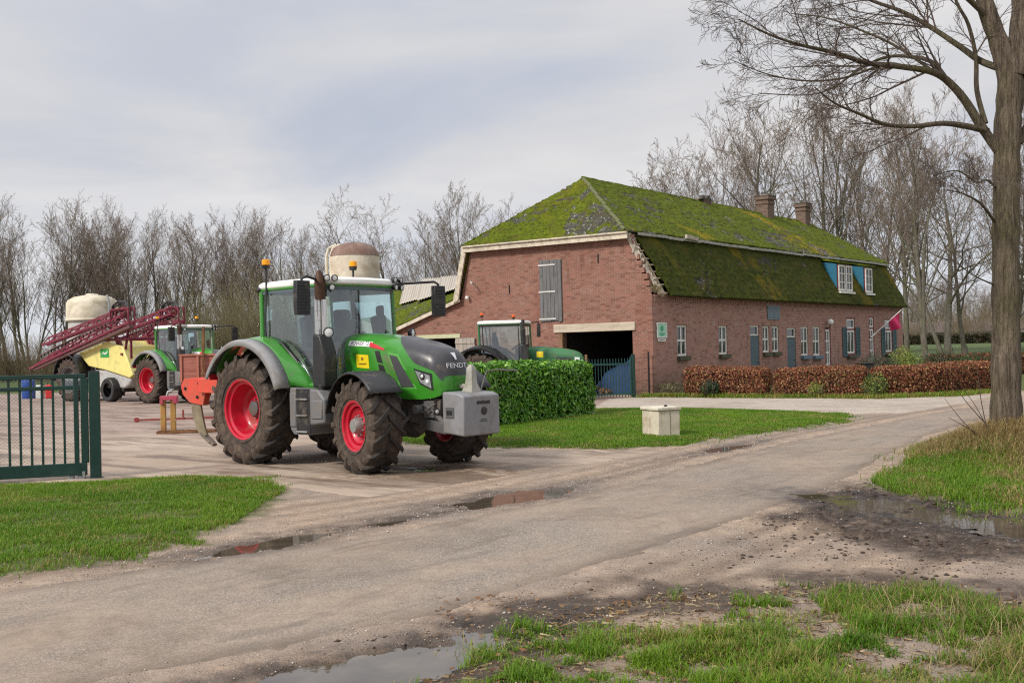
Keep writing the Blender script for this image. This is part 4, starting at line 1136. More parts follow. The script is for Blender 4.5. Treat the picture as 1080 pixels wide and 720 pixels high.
    # dormers
    def dormer(x0, x1, sashes):
        yf = .06; z0, z1 = 4.22, 5.72
        f = MB(); frame_bars(f, x0, x1, z0 + .12, z1, .05, .1, yf + .05)
        if sashes == 2: f.bb((x0 + x1) / 2 - .07, (x0 + x1) / 2 + .07, yf - .07, yf + .05, z0 + .12, z1)
        o = f.build('dormer', M_RED, house, .006)
        o['label'] = 'dormer window with two sashes' if sashes == 2 else 'narrow dormer window with one sash'
        for k in range(sashes):
            a = lerp(x0 + .03, x1 - .03, k / sashes) + (.05 if k else 0); b = lerp(x0 + .03, x1 - .03, (k + 1) / sashes) - (.05 if k == 0 and sashes == 2 else 0)
            l = MB(); frame_bars(l, a, b, z0 + .16, z1 - .04, .09, .06, yf - .03, 2, 3, .045); l.build('sash', M_WHITE, o, .005)
        pane(x0 + .05, x1 - .05, z0 + .15, z1 - .05, yf - .04, o); curtain(x0 + .12, x1 - .12, z0 + .2, z1 - .1, yf + .2, o)
        s = MB(); s.bb(x0 - .07, x1 + .07, yf - .2, yf + .06, z0 + .02, z0 + .118); s.build('sill', M_WHITE, o, .008)
        for x in (x0 - .03, x1 + .03):
            c = MB(); c.prism([(yf, z0 + .1), (yf, z1 + .02), (1.0, z1 + .16), (.98, z1 + .1), (.75, 5.55)], -.025, .025, (x, 0, 0), (0, 1, 0), (0, 0, 1), (1, 0, 0))
            c.build('dormer_cheek', M_BLUE, o)
        r = MB(); r.prism([(yf - .22, z1 + .03), (yf - .22, z1 + .11), (1.1, z1 + .36), (1.1, z1 + .26)], x0 - .16, x1 + .16, (0, 0, 0), (0, 1, 0), (0, 0, 1), (1, 0, 0))
        r.build('dormer_roof', M_MOSS, o, .02)
    dormer(18.5, 20.42, 2); dormer(22.3, 23.38, 1)
    # mossy roof of the lean-to and the pale sheets laid on it
    roof_face('roof', (-.2, 14.3, 2.45), (-.2, 9.15, 4.0), (6, 19.5, 5.30), (6, 14.1, 5.22), M_MOSS, 'low mossy roof beside the gable', 53, .09, .45, .5, .8)
    def on_roof(a, b, off):   # a across 0..1 (left to right), b up 0..1
        p = np.array((-.2, 14.3, 2.45)) * (1 - a) * (1 - b) + np.array((-.2, 9.15, 4.0)) * a * (1 - b) + np.array((6, 19.5, 5.30)) * (1 - a) * b + np.array((6, 14.1, 5.22)) * a * b
        return Vector(p) + Vector((-.15, -.1, 1)).normalized() * off
    M_SHEET = paint('dirty white corrugated sheet', (.43, .39, .33), .6, var=.12, dirt=(.38, .31, .24), dirt_amt=.45, dirt_scale=3)
    for (a0, a1, b0, b1, off, tilt) in ((.28, .52, .42, .97, .16, .0), (.50, .76, .36, 1.02, .19, .02), (.74, .965, .30, 1.0, .24, .05)):
        n = 26; v = []; f = []
        for j in range(13):
            for i in range(n + 1):
                a = lerp(a0, a1, i / n) + .05 * (1 - j / 12) * 0; b = lerp(b0, b1, j / 12)
                v.append(on_roof(a, b, off + tilt * j / 12 + .025 * math.sin(i * 2 * PI / 3.2)))
        for j in range(12):
            for i in range(n): f.append((j * (n + 1) + i, j * (n + 1) + i + 1, (j + 1) * (n + 1) + i + 1, (j + 1) * (n + 1) + i))
        s = MB(); s.add(v, f); s.build('roof_sheet', M_SHEET, house, None, 60, solid=.012)
build_roof()

def build_house_extras():
    # flag on a slanting pole
    fp = thing('flag', 'bright pink flag hanging from a slanting pole on the farmhouse front', 'flag', C0, HROT)
    p = MB(); p.cyl((23.1, -.02, 2.05), (24.55, -1.15, 3.45), .028, .02, 8); p.cyl((23.05, .02, 2.0), (23.25, -.14, 2.2), .05, .05, 8)
    p.build('flagpole', M_WHITE, fp)
    n, m = 16, 10; v = []; f = []
    A = Vector((24.42, -1.05, 3.33)); B = Vector((23.95, -.68, 2.86))
    for i in range(n + 1):
        for j in range(m + 1):
            s = i / n; q = j / m
            base = A.lerp(B, q)
            out = Vector((.26, -.06, -.82)) * s * 1.0
            fold = Vector((.08, .12, 0)) * math.sin(q * 7 + s * 2.5) * (.3 + s * .8)
            v.append(base + out * (1. - .3 * q) + fold)
    for i in range(n):
        for j in range(m): f.append((i * (m + 1) + j, i * (m + 1) + j + 1, (i + 1) * (m + 1) + j + 1, (i + 1) * (m + 1) + j))
    b = MB(); b.add(v, f); b.build('flag_cloth', paint('pink flag cloth', (.62, .028, .13), .7, var=.1), fp, None, 180)
    # sign boards at the corner
    sg = thing('wall_sign', 'green notice board with a white plate under it at the barn corner', 'sign', C0, HROT)
    s = MB(); s.bb(.27, .94, -.05, -.012, 2.15, 2.66); bd = s.build('sign_board', paint('pale green sign', (.36, .62, .47), .5, var=.05), sg, .006)
    w = MB(); frame_bars(w, .24, .97, 2.12, 2.69, .04, .03, -.035); w.build('sign_border', M_WHITE, bd)
    e = MB(); e.lathe([(0, -.004), (.11, -.004), (.11, .004), (0, .004)], (.6, -.056, 2.47), (0, -1, 0), 18); e.bb(.42, .80, -.058, -.052, 2.26, 2.30); e.bb(.47, .75, -.058, -.052, 2.20, 2.235)
    e.build('sign_emblem', paint('sign green', (.04, .33, .16), .5), bd)
    s = MB(); s.bb(.32, .88, -.05, -.012, 1.98, 2.10); s.build('sign_plate', M_WHITE, sg, .004)
    e = MB(); e.bb(.4, .8, -.056, -.051, 2.03, 2.05); e.build('sign_lettering', M_SHUT, sg)
build_house_extras()
# ================================================================== tractors
def MAT_rubber():
    m, t = new_mat('muddy tyre rubber'); v = t.coord('Object')
    n1 = t.noise(v, 2.2, 6, .65); n2 = t.noise(v, 11, 6, .7); n3 = t.noise(v, 60, 3, .7)
    c = t.ramp(n3, [(.3, (.018, .017, .017)), (.7, (.04, .037, .036))])
    x, y, z = t.sep(v)
    rad = t.math('SQRT', t.math('ADD', t.math('MULTIPLY', x, x), t.math('MULTIPLY', z, z)))
    k = t.math('ADD', t.math('MULTIPLY', n1, .5), t.math('MULTIPLY', n2, .5))
    side = t.math('MULTIPLY', t.rng(t.math('DIVIDE', rad, t.attr('tyre_radius')), .985, .90, .12, 1.), t.rng(k, .36, .56, .18, .92), True)
    c = t.mix(side, c, t.ramp(n2, [(.3, (.05, .034, .025)), (.55, (.105, .075, .055)), (.75, (.19, .145, .11))]))
    bset(t, c, .88, 0, t.bump(t.math('ADD', n2, n3), .35, .01), .3)
    return m
M_RUBBER = MAT_rubber()
M_RIM = paint('red wheel paint', (.50, .006, .028), .38, var=.08, dirt=(.20, .13, .09), dirt_amt=.22, dirt_scale=4, coat=.2)
M_GREEN = paint('glossy green paint', (.04, .24, .02), .26, var=.08, dirt=(.14, .12, .07), dirt_amt=.24, dirt_scale=3, coat=.5)
M_GREENOLD = paint('faded dark green paint', (.035, .155, .055), .42, var=.1, dirt=(.12, .11, .07), dirt_amt=.2, dirt_scale=3)
M_GREY = paint('grey plastic fender', (.29, .29, .295), .6, var=.08, dirt=(.18, .14, .10), dirt_amt=.3, dirt_scale=3)
M_DGREY = paint('dark grey casting', (.085, .085, .088), .6, var=.15, dirt=(.14, .105, .075), dirt_amt=.55, dirt_scale=3)
M_TANK = paint('grey tank', (.15, .15, .155), .55, var=.1, dirt=(.17, .13, .095), dirt_amt=.42, dirt_scale=3)
M_BLACKP = paint('black plastic', (.018, .018, .019), .45, var=.2, dirt=(.10, .08, .06), dirt_amt=.15)
M_MASK = paint('anthracite hood mask', (.045, .045, .05), .33, var=.1, dirt=(.12, .10, .08), dirt_amt=.15)
M_MESH = paint('dark grille mesh', (.05, .05, .053), .6, var=.3, scale=60)
M_ROOF = paint('white cab roof', (.78, .77, .74), .4, var=.05, dirt=(.35, .32, .26), dirt_amt=.25, dirt_scale=2)
M_CHROME = paint('brushed steel', (.62, .61, .60), .22, 1., var=.1)
M_RUST = paint('burnt exhaust pipe', (.075, .038, .022), .6, .5, var=.3)
M_AMBER = paint('amber beacon lens', (.85, .33, .005), .2, var=.05)
M_LENS = paint('clear lamp lens', (.72, .73, .72), .12, var=.1, scale=20, spec=.7)
M_WEIGHT = paint('grey weight block', (.225, .225, .235), .55, var=.1, dirt=(.14, .115, .09), dirt_amt=.45, dirt_scale=2.5)
M_SEAT = paint('dark navy seat cloth', (.025, .032, .055), .85)
M_YELLOW = paint('yellow sticker', (.80, .60, .01), .5, var=.05)
M_BADGE = paint('white badge', (.74, .74, .72), .4, var=.03)
M_DECALRED = paint('red decal', (.55, .015, .03), .4)
M_INK = paint('dark lettering', (.03, .035, .06), .5)
M_SILVER = paint('silver lettering', (.70, .70, .70), .3, .3, var=.03)
M_HUBG = paint('grey wheel hub', (.32, .32, .31), .5, .4, var=.2, dirt=(.16, .12, .09), dirt_amt=.4)

def MAT_glass(name, tint, refl=.09):
    m, t = new_mat(name); t.n.remove(t.b)
    tr = t.new('ShaderNodeBsdfTransparent'); tr.inputs[0].default_value = (*tint, 1)
    gl = t.new('ShaderNodeBsdfGlossy'); gl.inputs['Roughness'].default_value = .02; gl.inputs[0].default_value = (.92, .97, 1, 1)
    df = t.new('ShaderNodeBsdfDiffuse'); df.inputs[0].default_value = (.45, .47, .45, 1)
    fr = t.new('ShaderNodeFresnel'); fr.inputs[0].default_value = 1.5
    f = t.rng(fr.outputs[0], 0, 1, refl, 1.)
    mx = t.new('ShaderNodeMixShader'); t.l.new(f, mx.inputs[0]); t.l.new(tr.outputs[0], mx.inputs[1]); t.l.new(gl.outputs[0], mx.inputs[2])
    dn = t.noise(t.coord('Object'), 2.5, 6, .65)
    m2 = t.new('ShaderNodeMixShader'); t.l.new(t.rng(dn, .45, .75, .015, .08), m2.inputs[0]); t.l.new(mx.outputs[0], m2.inputs[1]); t.l.new(df.outputs[0], m2.inputs[2])
    t.l.new(m2.outputs[0], t.out.inputs[0])
    return m
M_CABGLASS = MAT_glass('tinted cab glass', (.76, .89, .87), .11)

def text_mesh(s, size):
    c = bpy.data.curves.new('lettering', 'FONT'); c.body = s; c.size = size; c.resolution_u = 3; c.align_x = 'CENTER'; c.align_y = 'CENTER'
    o = bpy.data.objects.new('lettering', c); COL.objects.link(o)
    dg = bpy.context.evaluated_depsgraph_get()
    me = bpy.data.meshes.new_from_object(o.evaluated_get(dg))
    v = [tuple(x.co) for x in me.vertices]; f = [tuple(p.vertices) for p in me.polygons]
    bpy.data.objects.remove(o); bpy.data.meshes.remove(me); bpy.data.curves.remove(c)
    return v, f

def tyre(Rr, rr, w, nl, lug, parent, side):
    """tyre with lugs: axis along y, centred on the wheel centre"""
    h = Rr - lug
    prof = [(rr, .40 * w), (rr + .015, .455 * w), (lerp(rr, Rr, .35), .505 * w), (lerp(rr, Rr, .62), .515 * w), (h - .045, .49 * w), (h - .012, .44 * w), (h, .34 * w), (h + .006, 0)]
    prof = prof + [(r, -y) for r, y in reversed(prof[:-1])]
    mb = MB(); mb.lathe(prof, (0, 0, 0), (0, 1, 0), 64)
    # beads of the sidewall
    for s in (-1, 1):
        for q in (.12, .5): mb.lathe([(lerp(rr, Rr, q), s * (.49 if q < .3 else .516) * w - s * .01), (lerp(rr, Rr, q) + .006, s * (.497 if q < .3 else .522) * w), (lerp(rr, Rr, q) + .016, s * (.50 if q < .3 else .516) * w - s * .004)], (0, 0, 0), (0, 1, 0), 64)
    dth = 2 * PI / nl; sweep = .30 / Rr * (w / .6)
    for s in (-1, 1):
        for k in range(nl):
            t0 = k * dth + (dth / 2 if s > 0 else 0)
            st = [(-.05, Rr - .004, h - .02, .034), (.12, Rr, h - .02, .030), (.5, Rr, h - .02, .032), (.82, Rr - .006, h - .03, .038), (1.0, Rr - .025, h - .05, .046), (1.04, Rr - .10, h - .10, .044), (1.035, Rr - .19, h - .17, .030)]
            rings = []
            for q, rt, rb, th in st:
                y = s * q * w / 2; a = t0 + sweep * (min(q, 1.0) ** .85 if q > 0 else q)
                da = th / Rr; yo = 0 if q < 1.01 else s * .012
                row = []
                for rad, d in ((rb, -1.25), (rt, -.85), (rt, .85), (rb, 1.25)):
                    yy = y - (s * .03 if (q > 1.01 and rad == rb) else 0)
                    row.append((rad * math.sin(a + d * da), yy + yo, rad * math.cos(a + d * da)))
                rings.append(row)
            mb.loft(rings)
    o = mb.build('tyre', M_RUBBER, parent, None, 32)
    a = o.data.attributes.new('tyre_radius', 'FLOAT', 'POINT'); a.data.foreach_set('value', np.full(len(o.data.vertices), Rr, np.float32))
    return o

def wheel(name, Rr, rr, w, nl, loc, steer, parent, side, front, mrim=None):
    """side -1 is the right-hand wheel (outer face towards -y)"""
    e = bpy.data.objects.new('wheel', None); COL.objects.link(e); e.parent = parent; e.location = loc
    e.rotation_euler = (0, random.uniform(0, .4), steer); e.empty_display_size = .2
    tyre(Rr, rr, w, nl, .062 if front else .070, e, side)
    s = side; off = .16 * w if front else -.12 * w
    prof = [(rr + .028, .425 * w), (rr + .03, .445 * w), (rr + .005, .452 * w), (rr - .02, .43 * w), (rr - .03, .36 * w), (rr - .075, .33 * w), (rr - .085, .22 * w), (rr - .10, off + .06), (rr - .13, off + .02), (rr - .20, off), (.19, off + .015), (.165, off + .05), (0, off + .05)]
    m = MB(); m.lathe([(r, s * y) for r, y in prof], (0, 0, 0), (0, 1, 0), 48)
    back = [(rr + .028, -.425 * w), (rr + .03, -.445 * w), (rr - .02, -.43 * w), (rr - .06, -.3 * w), (rr - .085, .2 * w)]
    m.lathe([(r, s * y) for r, y in back], (0, 0, 0), (0, 1, 0), 48)
    rim = m.build('rim', mrim or M_RIM, e, None, 40)
    h = MB(); h.lathe([(.0, s * (off + (.17 if front else .13))), (.10, s * (off + (.17 if front else .13))), (.125, s * (off + .12)), (.13, s * (off + .03))], (0, 0, 0), (0, 1, 0), 24)
    for k in range(10):
        a = 2 * PI * k / 10; h.cyl((.155 * math.cos(a), s * (off + .03), .155 * math.sin(a)), (.155 * math.cos(a), s * (off + .085), .155 * math.sin(a)), .015, None, 6)
    h.build('hub', M_HUBG if front else M_DGREY, e, .004)
    return e

class Hood:
    def __init__(s, tab):
        s.x = np.array([r[0] for r in tab]); s.t = np.array([r[1:] for r in tab])   # w, zt, zb
    def at(s, x):
        X = s.x; T = s.t; i = int(np.clip(np.searchsorted(X, x) - 1, 0, len(X) - 2))
        h = X[i + 1] - X[i]; u = min(max((x - X[i]) / h, 0), 1)
        d = lambda k: (T[min(k + 1, len(X) - 1)] - T[max(k - 1, 0)]) / (X[min(k + 1, len(X) - 1)] - X[max(k - 1, 0)])
        u2, u3 = u * u, u * u * u
        return (2 * u3 - 3 * u2 + 1) * T[i] + (u3 - 2 * u2 + u) * h * d(i) + (-2 * u3 + 3 * u2) * T[i + 1] + (u3 - u2) * h * d(i + 1)
    def ring(s, x, n=12, grow=0., lo=None):
        w, zt, zb = s.at(x); w += grow; zt += grow; zm = zt - min(.36, (zt - zb) * .6); e = 2 / 2.7; half = []
        if lo is not None: zb = lo
        for k in range(4): half.append((w * (1 - .02 * (3 - k)), lerp(zb, zm, k / 4)))
        for k in range(n + 1):
            a = PI / 2 * k / n; half.append((w * math.cos(a) ** e, zm + (zt - zm) * math.sin(a) ** e))
        r = [(x, -y, z) for y, z in half] + [(x, y, z) for y, z in reversed(half[:-1])]
        return r
    def side(s, x, z):
        w, zt, zb = s.at(x); zm = zt - min(.36, (zt - zb) * .6)
        if z <= zm: return w * (1 - .02 * 3 * (1 - (z - zb) / max(1e-3, zm - zb)) if z > zb else .94)
        q = min(1, (z - zm) / (zt - zm)); return w * max(0., 1 - q ** 2.7) ** (1 / 2.7)
    def front(s, y, z):
        for x in np.arange(s.x[-1], s.x[0], -.01):
            w, zt, zb = s.at(x)
            if zb <= z <= zt and s.side(x, z) >= abs(y):
                lo, hi = x, x + .01
                for _ in range(12):
                    m = (lo + hi) / 2; w, zt, zb = s.at(min(m, s.x[-1]))
                    if zb <= z <= zt and m <= s.x[-1] and s.side(m, z) >= abs(y): lo = m
                    else: hi = m
                return float(lo)
        return float(s.x[0])

def side_patch(mb, H, quad, sd, off=.008, n=8, t=.0):
    """patch on the hood side: quad of (x, z) corners going round, sd -1 right or 1 left"""
    v = []; a, b, c, d = quad
    for j in range(n + 1):
        for i in range(n + 1):
            u, w = i / n, j / n
            x = (1 - u) * (1 - w) * a[0] + u * (1 - w) * b[0] + u * w * c[0] + (1 - u) * w * d[0]
            z = (1 - u) * (1 - w) * a[1] + u * (1 - w) * b[1] + u * w * c[1] + (1 - u) * w * d[1]
            v.append((x, sd * (H.side(x, z) + off), z))
    mb.add(v, [(j * (n + 1) + i, j * (n + 1) + i + 1, (j + 1) * (n + 1) + i + 1, (j + 1) * (n + 1) + i) for j in range(n) for i in range(n)])

def make_tractor(label, group, loc, rotz, steer=0., old=False, weight=True):
    T = thing('tractor', label, 'tractor', loc, rotz, group)
    G = M_GREENOLD if old else M_GREEN
    # ---- running gear
    for s in (-1, 1):
        wheel('wheel', .93, .50, .62, 18, (0, s * .96, .93), 0, T, s, False)
        wheel('wheel', .73, .375, .54, 16, (2.9, s * .95, .73), steer, T, s, True)
    c = MB()
    c.bb(-.55, .75, -.36, .36, .62, 1.25); c.bb(.7, 2.0, -.30, .30, .62, 1.15); c.bb(1.9, 3.3, -.24, .24, .66, 1.2)
    c.bb(2.0, 2.75, -.32, .32, .52, .72); c.cyl((0, -.8, .93), (0, .8, .93), .19, None, 20); c.cyl((2.9, -.72, .73), (2.9, .72, .73), .12, None, 16)
    c.lathe([(0, -.22), (.17, -.2), (.25, -.05), (.25, .05), (.17, .2), (0, .22)], (2.9, 0, .72), (1, 0, 0), 20)
    for s in (-1, 1):
        c.cyl((2.9, s * .5, .73), (2.9, s * .74, .73), .21, .16, 18); c.bar((2.75, s * .25, .68), (2.72, s * .68, .70), .07, .07)
        c.bar((3.1, s * .2, .85), (3.1, s * .62, .62), .06)
        c.bar((-.35, s * .42, .62), (-1.05, s * .44, .56), .09, .12); c.bar((-.3, s * .42, 1.2), (-.75, s * .44, 1.15), .08, .1); c.bar((-.75, s * .44, 1.15), (-.85, s * .44, .6), .04)
    c.bb(-.75, -.5, -.2, .2, .45, 1.1)
    c.build('chassis', M_DGREY, T, .015)
    f = MB()                                                       # nose support, hitch and hoses
    f.prism([(3.05, .74), (3.62, .70), (3.78, .86), (3.80, 1.10), (3.5, 1.14), (3.05, 1.10)], -.27, .27)
    for s in (-1, 1):
        f.bar((3.55, s * .30, .72), (4.0, s * .33, .66), .07, .16); f.cyl((3.5, s * .25, 1.0), (3.92, s * .31, .74), .045, None, 10)
        f.tube([(3.4, s * .3, 1.02), (3.6, s * .38, 1.0), (3.74, s * .36, .92), (3.72, s * .3, .8)], .016, 6)
        f.tube([(3.3, s * .27, .95), (3.55, s * .42, .9), (3.8, s * .38, 1.04)], .014, 6)
        f.bb(3.5, 3.72, s * .28 - .06, s * .28 + .06, .82, 1.08)
        f.cyl((3.45, s * .36, .95), (3.45, s * .48, .95), .07, None, 12)
    f.build('front_hitch', M_DGREY, T, .01)
    # ---- tank, steps, battery box
    for s in (-1, 1):
        t = MB()
        t.prism([(1.12, .62), (1.2, .54), (1.62, .54), (1.66, .70), (2.02, .74), (2.02, 1.12), (1.86, 1.26), (1.12, 1.30)], .50, 1.08, (0, 0, 0), (1, 0, 0), (0, 0, 1), (0, s, 0))
        tk = t.build('fuel_tank', M_TANK, T, .03)
        d = MB()
        for z in (.66, .92, 1.18): d.bb(1.36, 1.60, s * 1.075, s * 1.095, z - .07, z + .06)
        d.bb(1.30, 1.66, s * 1.07, s * 1.088, .56, 1.28)
        d.build('step_shade', M_BLACKP, tk, .01)  # black plates on the tank face stand in for shaded step cutouts
        d = MB()
        for z in (.58, .84, 1.10): d.bb(1.34, 1.62, s * 1.06, s * 1.13, z, z + .025)
        d.build('step', M_HUBG, tk, .004)
        b = MB(); b.bb(1.70, 1.98, s * .80, s * 1.10, .80, 1.10); b.build('tank_cover', M_TANK, tk, .02)
        b = MB(); b.bb(1.14, 1.30, s * 1.06, s * 1.10, .66, 1.22); b.build('tank_cover', M_TANK, tk, .02)
        b = MB(); b.cyl((1.8, s * .95, 1.22), (1.8, s * .95, 1.34), .06, None, 12); b.build('filler_cap', M_BLACKP, tk, .01)
    # ---- rear fenders
    for s in (-1, 1):
        n = 22; arcs = []
        go, gi, ext = [], [], []
        v = []
        for k in range(n + 1):
            q = k / n; a = R(lerp(150, 20, q)); a2 = R(lerp(146, 9, q))
            ro = 1.15; ri = 1.17 + .06 * math.sin(PI * q) + 1.25 * max(0, q - .72) ** 1.2 / .28 ** .2
            v.append([(ro * math.cos(a), s * 1.10, .93 + ro * math.sin(a)), ((ro + .025) * math.cos(a), s * 1.02, .93 + (ro + .035) * math.sin(a)), (lerp(ro, ri, .6) * math.cos(lerp(a, a2, .5)) + .0, s * .88, .93 + lerp(ro, ri, .75) * math.sin(lerp(a, a2, .5))), (ri * math.cos(a2), s * .74, .93 + ri * math.sin(a2))])
        m = MB(); m.loft([[p for p in r] for r in v], closed=False, caps=False)
        fd = m.build('rear_fender', M_BLACKP if old else G, T, None, 60, solid=.025)
        e = MB(); rows = []
        for k in range(n + 1):
            a = R(lerp(152, 18, k / n)); r = 1.155
            rows.append([((r - .09) * math.cos(a), s * 1.29, .93 + (r - .09) * math.sin(a)), ((r - .015) * math.cos(a), s * 1.285, .93 + (r - .015) * math.sin(a)), ((r + .012) * math.cos(a), s * 1.24, .93 + (r + .012) * math.sin(a)), ((r + .02) * math.cos(a), s * 1.07, .93 + (r + .02) * math.sin(a))])
        e.loft(rows, closed=False, caps=False); e.build('fender_extension', M_BLACKP if old else M_GREY, fd, None, 50, solid=.02)
        # inner skirt between fender and cab
        k = MB(); pts = [(1.14 * math.cos(R(a)), .93 + 1.14 * math.sin(R(a))) for a in range(150, 15, -9)]
        k.prism(pts + [(1.15, .95), (-.7, .95)], .72, .745, (0, 0, 0), (1, 0, 0), (0, 0, 1), (0, s, 0)); k.build('fender_skirt', M_BLACKP, fd)
        l = MB(); l.bb(-1.0, -.96, s * 1.06, s * 1.22, 1.42, 1.52); l.build('tail_lamp', M_DECALRED, fd, .008)
    # ---- front fenders
    for s in (-1, 1):
        e = bpy.data.objects.new('front_fender_mount', None)
        rows = []; n = 16
        for k in range(n + 1):
            a = R(lerp(168, 38, k / n)); r = .82
            rows.append([((r - .03) * math.cos(a), -.29, (r - .03) * math.sin(a)), (r * math.cos(a), -.25, r * math.sin(a)), (r * math.cos(a), .22, r * math.sin(a)), ((r - .03) * math.cos(a), .27, (r - .03) * math.sin(a))])
        m = MB(Matrix.Translation((2.9, s * .97, .73)) @ Matrix.Rotation(steer * .9, 4, 'Z'))
        m.loft(rows, closed=False, caps=False)
        ff = m.build('front_fender', M_BLACKP, T, None, 45, solid=.02)
        b = MB(); b.tube([(2.85, s * .45, .9), (2.85, s * .55, 1.42), (2.85, s * .8, 1.52)], .03, 8); b.build('fender_bracket', M_DGREY, ff)
        bpy.data.objects.remove(e)
    # ---- hood
    if old: H = Hood([(1.75, .43, 2.08, 1.42), (2.3, .42, 2.06, 1.36), (2.9, .40, 2.0, 1.2), (3.3, .385, 1.94, 1.15), (3.6, .36, 1.86, 1.14), (3.78, .31, 1.74, 1.18), (3.86, .20, 1.6, 1.3)])
    else: H = Hood([(1.78, .455, 2.16, 1.46), (2.3, .45, 2.135, 1.40), (2.72, .44, 2.085, 1.25), (3.05, .43, 2.03, 1.12), (3.35, .42, 1.97, 1.10), (3.58, .40, 1.905, 1.11), (3.74, .365, 1.835, 1.13), (3.84, .30, 1.73, 1.17), (3.90, .20, 1.56, 1.24)])
    xs = list(np.linspace(1.78, 3.5, 26)) + list(np.linspace(3.53, H.x[-1], 22))
    m = MB(); m.loft([H.ring(x) for x in xs]); hood = m.build('hood', G, T, None, 50)
    if not old:
        # anthracite mask over the top front, pointed towards the cab
        m = MB(); rows = []
        for x in np.linspace(2.80, H.x[-1] + .004, 44):
            w, zt, zb = H.at(min(x, H.x[-1])); q = 0
            lo = np.interp(x, [2.80, 2.92, 3.14, 3.40, 3.60, 3.76, 3.85, 3.905], [2.07, 2.03, 1.88, 1.65, 1.585, 1.53, 1.38, 1.25])
            lo = max(float(lo), zb + .005); row = []
            xx = min(x, H.x[-1]); ym = H.side(xx, lo) + .004
            for k in range(31):
                a = (k / 30 - .5) * 2; y = ym * math.sin(abs(a) * PI / 2); za, zc = lo, zt
                for _ in range(26):
                    mid = (za + zc) / 2
                    if H.side(xx, mid) > y: za = mid
                    else: zc = mid
                row.append((x + .006, math.copysign(y + .010 * abs(a), a), za + .014))
            rows.append(row)
        m.loft(rows, closed=False, caps=False)
        last = rows[-1]; m.add(last, [tuple(range(len(last)))])
        mask = m.build('hood_mask', M_MASK, hood, None, 50)
        for s in (-1, 1):
            g = MB(); side_patch(g, H, [(3.09, 1.29), (3.38, 1.29), (3.02, 1.765), (2.85, 1.795)], s, .010); g.build('side_grille', M_MESH, hood, None, 60)
            g = MB(); side_patch(g, H, [(3.06, 1.262), (3.43, 1.262), (3.05, 1.80), (2.81, 1.835)], s, .004); g.build('grille_surround', paint('light green edge', (.10, .36, .06), .35), hood, None, 60)
            g = MB(); side_patch(g, H, [(2.58, 1.68), (2.70, 1.66), (2.62, 1.86), (2.52, 1.86)], s, .008); side_patch(g, H, [(2.62, 1.50), (2.78, 1.48), (2.71, 1.63), (2.59, 1.65)], s, .008); g.build('vent_slot', M_BLACKP, hood, None, 60)
            g = MB(); side_patch(g, H, [(3.52, 1.36), (3.72, 1.27), (3.70, 1.47), (3.42, 1.545)], s, .016, 8); hl = g.build('headlight', paint('smoked headlight glass', (.27, .285, .29), .08, var=.45, scale=14, spec=.8), hood, None, 60)
            g = MB(); side_patch(g, H, [(3.50, 1.335), (3.745, 1.235), (3.735, 1.495), (3.385, 1.578)], s, .010, 8); g.build('headlight_bezel', M_BLACKP, hl, None, 60)
            g = MB(); p = (3.56, s * (H.side(3.56, 1.455) + .012), 1.455); g.sphere(p, .055, 14, 8, (1, .45, 1)); g.build('headlight_bulb', M_BLACKP, hl)
            g = MB(); g.sphere((p[0] + .008, p[1] + s * .012, p[2]), .032, 12, 8, (1, .6, 1)); g.build('headlight_lens', M_LENS, hl)
            g = MB(); p2 = (3.645, s * (H.side(3.645, 1.375) + .010), 1.375); g.sphere(p2, .038, 12, 8, (1, .5, 1)); g.build('headlight_lens', M_LENS, hl)
            g = MB(); side_patch(g, H, [(1.86, 1.955), (2.42, 1.925), (2.42, 2.005), (1.86, 2.035)], s, .006, 8); bd = g.build('side_badge', M_BADGE, hood, None, 60)
            g = MB(); side_patch(g, H, [(2.38, 1.925), (2.74, 1.86), (2.70, 1.90), (2.36, 2.008)], s, .007, 8); g.build('badge_flash', M_DECALRED, hood, None, 60)
            v, f = text_mesh('POWER 720', .085)
            g = MB(); g.add([(2.15 - s * p[0] * 1.05, s * (H.side(2.15 - s * p[0], 1.98 + p[1]) + .009), 1.98 + .03 * s * p[0] + p[1]) for p in v], f); g.build('badge_lettering', M_INK, bd, None, None)
        g = MB(); side_patch(g, H, [(2.07, 1.60), (2.37, 1.58), (2.37, 1.795), (2.07, 1.815)], -1, .007, 8); st = g.build('sticker', M_YELLOW, hood, None, 60)
        g = MB(); y = -(H.side(2.22, 1.7) + .010)
        g.prism([(2.19, 1.745), (2.205, 1.77), (2.22, 1.752), (2.235, 1.77), (2.25, 1.745), (2.245, 1.715), (2.195, 1.715)], 0, .002, (0, y, 0))
        g.bb(2.13, 2.31, y - .002, y, 1.65, 1.668); g.build('sticker_print', paint('brown print', (.20, .12, .01), .6), st, None, None)
        # nose lettering and a silver wedge above it, following the curve of the nose
        v, f = text_mesh('FENDT', .105)
        g = MB(); g.add([(H.front(p[0] * 1.35, 1.60 + p[1]) + .022, p[0] * 1.35, 1.60 + p[1] + .006) for p in v], f); g.build('nose_lettering', M_SILVER, mask, None, None)
        g = MB()
        em = [(-.05, 1.80), (.05, 1.80), (.022, 1.72), (.022, 1.69), (-.022, 1.69), (-.022, 1.72)]
        g.add([(H.front(p[0], p[1]) + .024, p[0], p[1] + .008) for p in em], [(0, 1, 2, 3, 4, 5)]); g.build('nose_mark', M_SILVER, mask, None, None)
    else:
        for s in (-1, 1):
            g = MB(); side_patch(g, H, [(2.9, 1.32), (3.5, 1.30), (3.5, 1.62), (2.9, 1.66)], s, .010); g.build('side_grille', M_MESH, hood, None, 60)
            g = MB(); side_patch(g, H, [(3.58, 1.42), (3.76, 1.42), (3.76, 1.62), (3.58, 1.64)], s, .014); g.build('headlight', M_LENS, hood, None, 60)
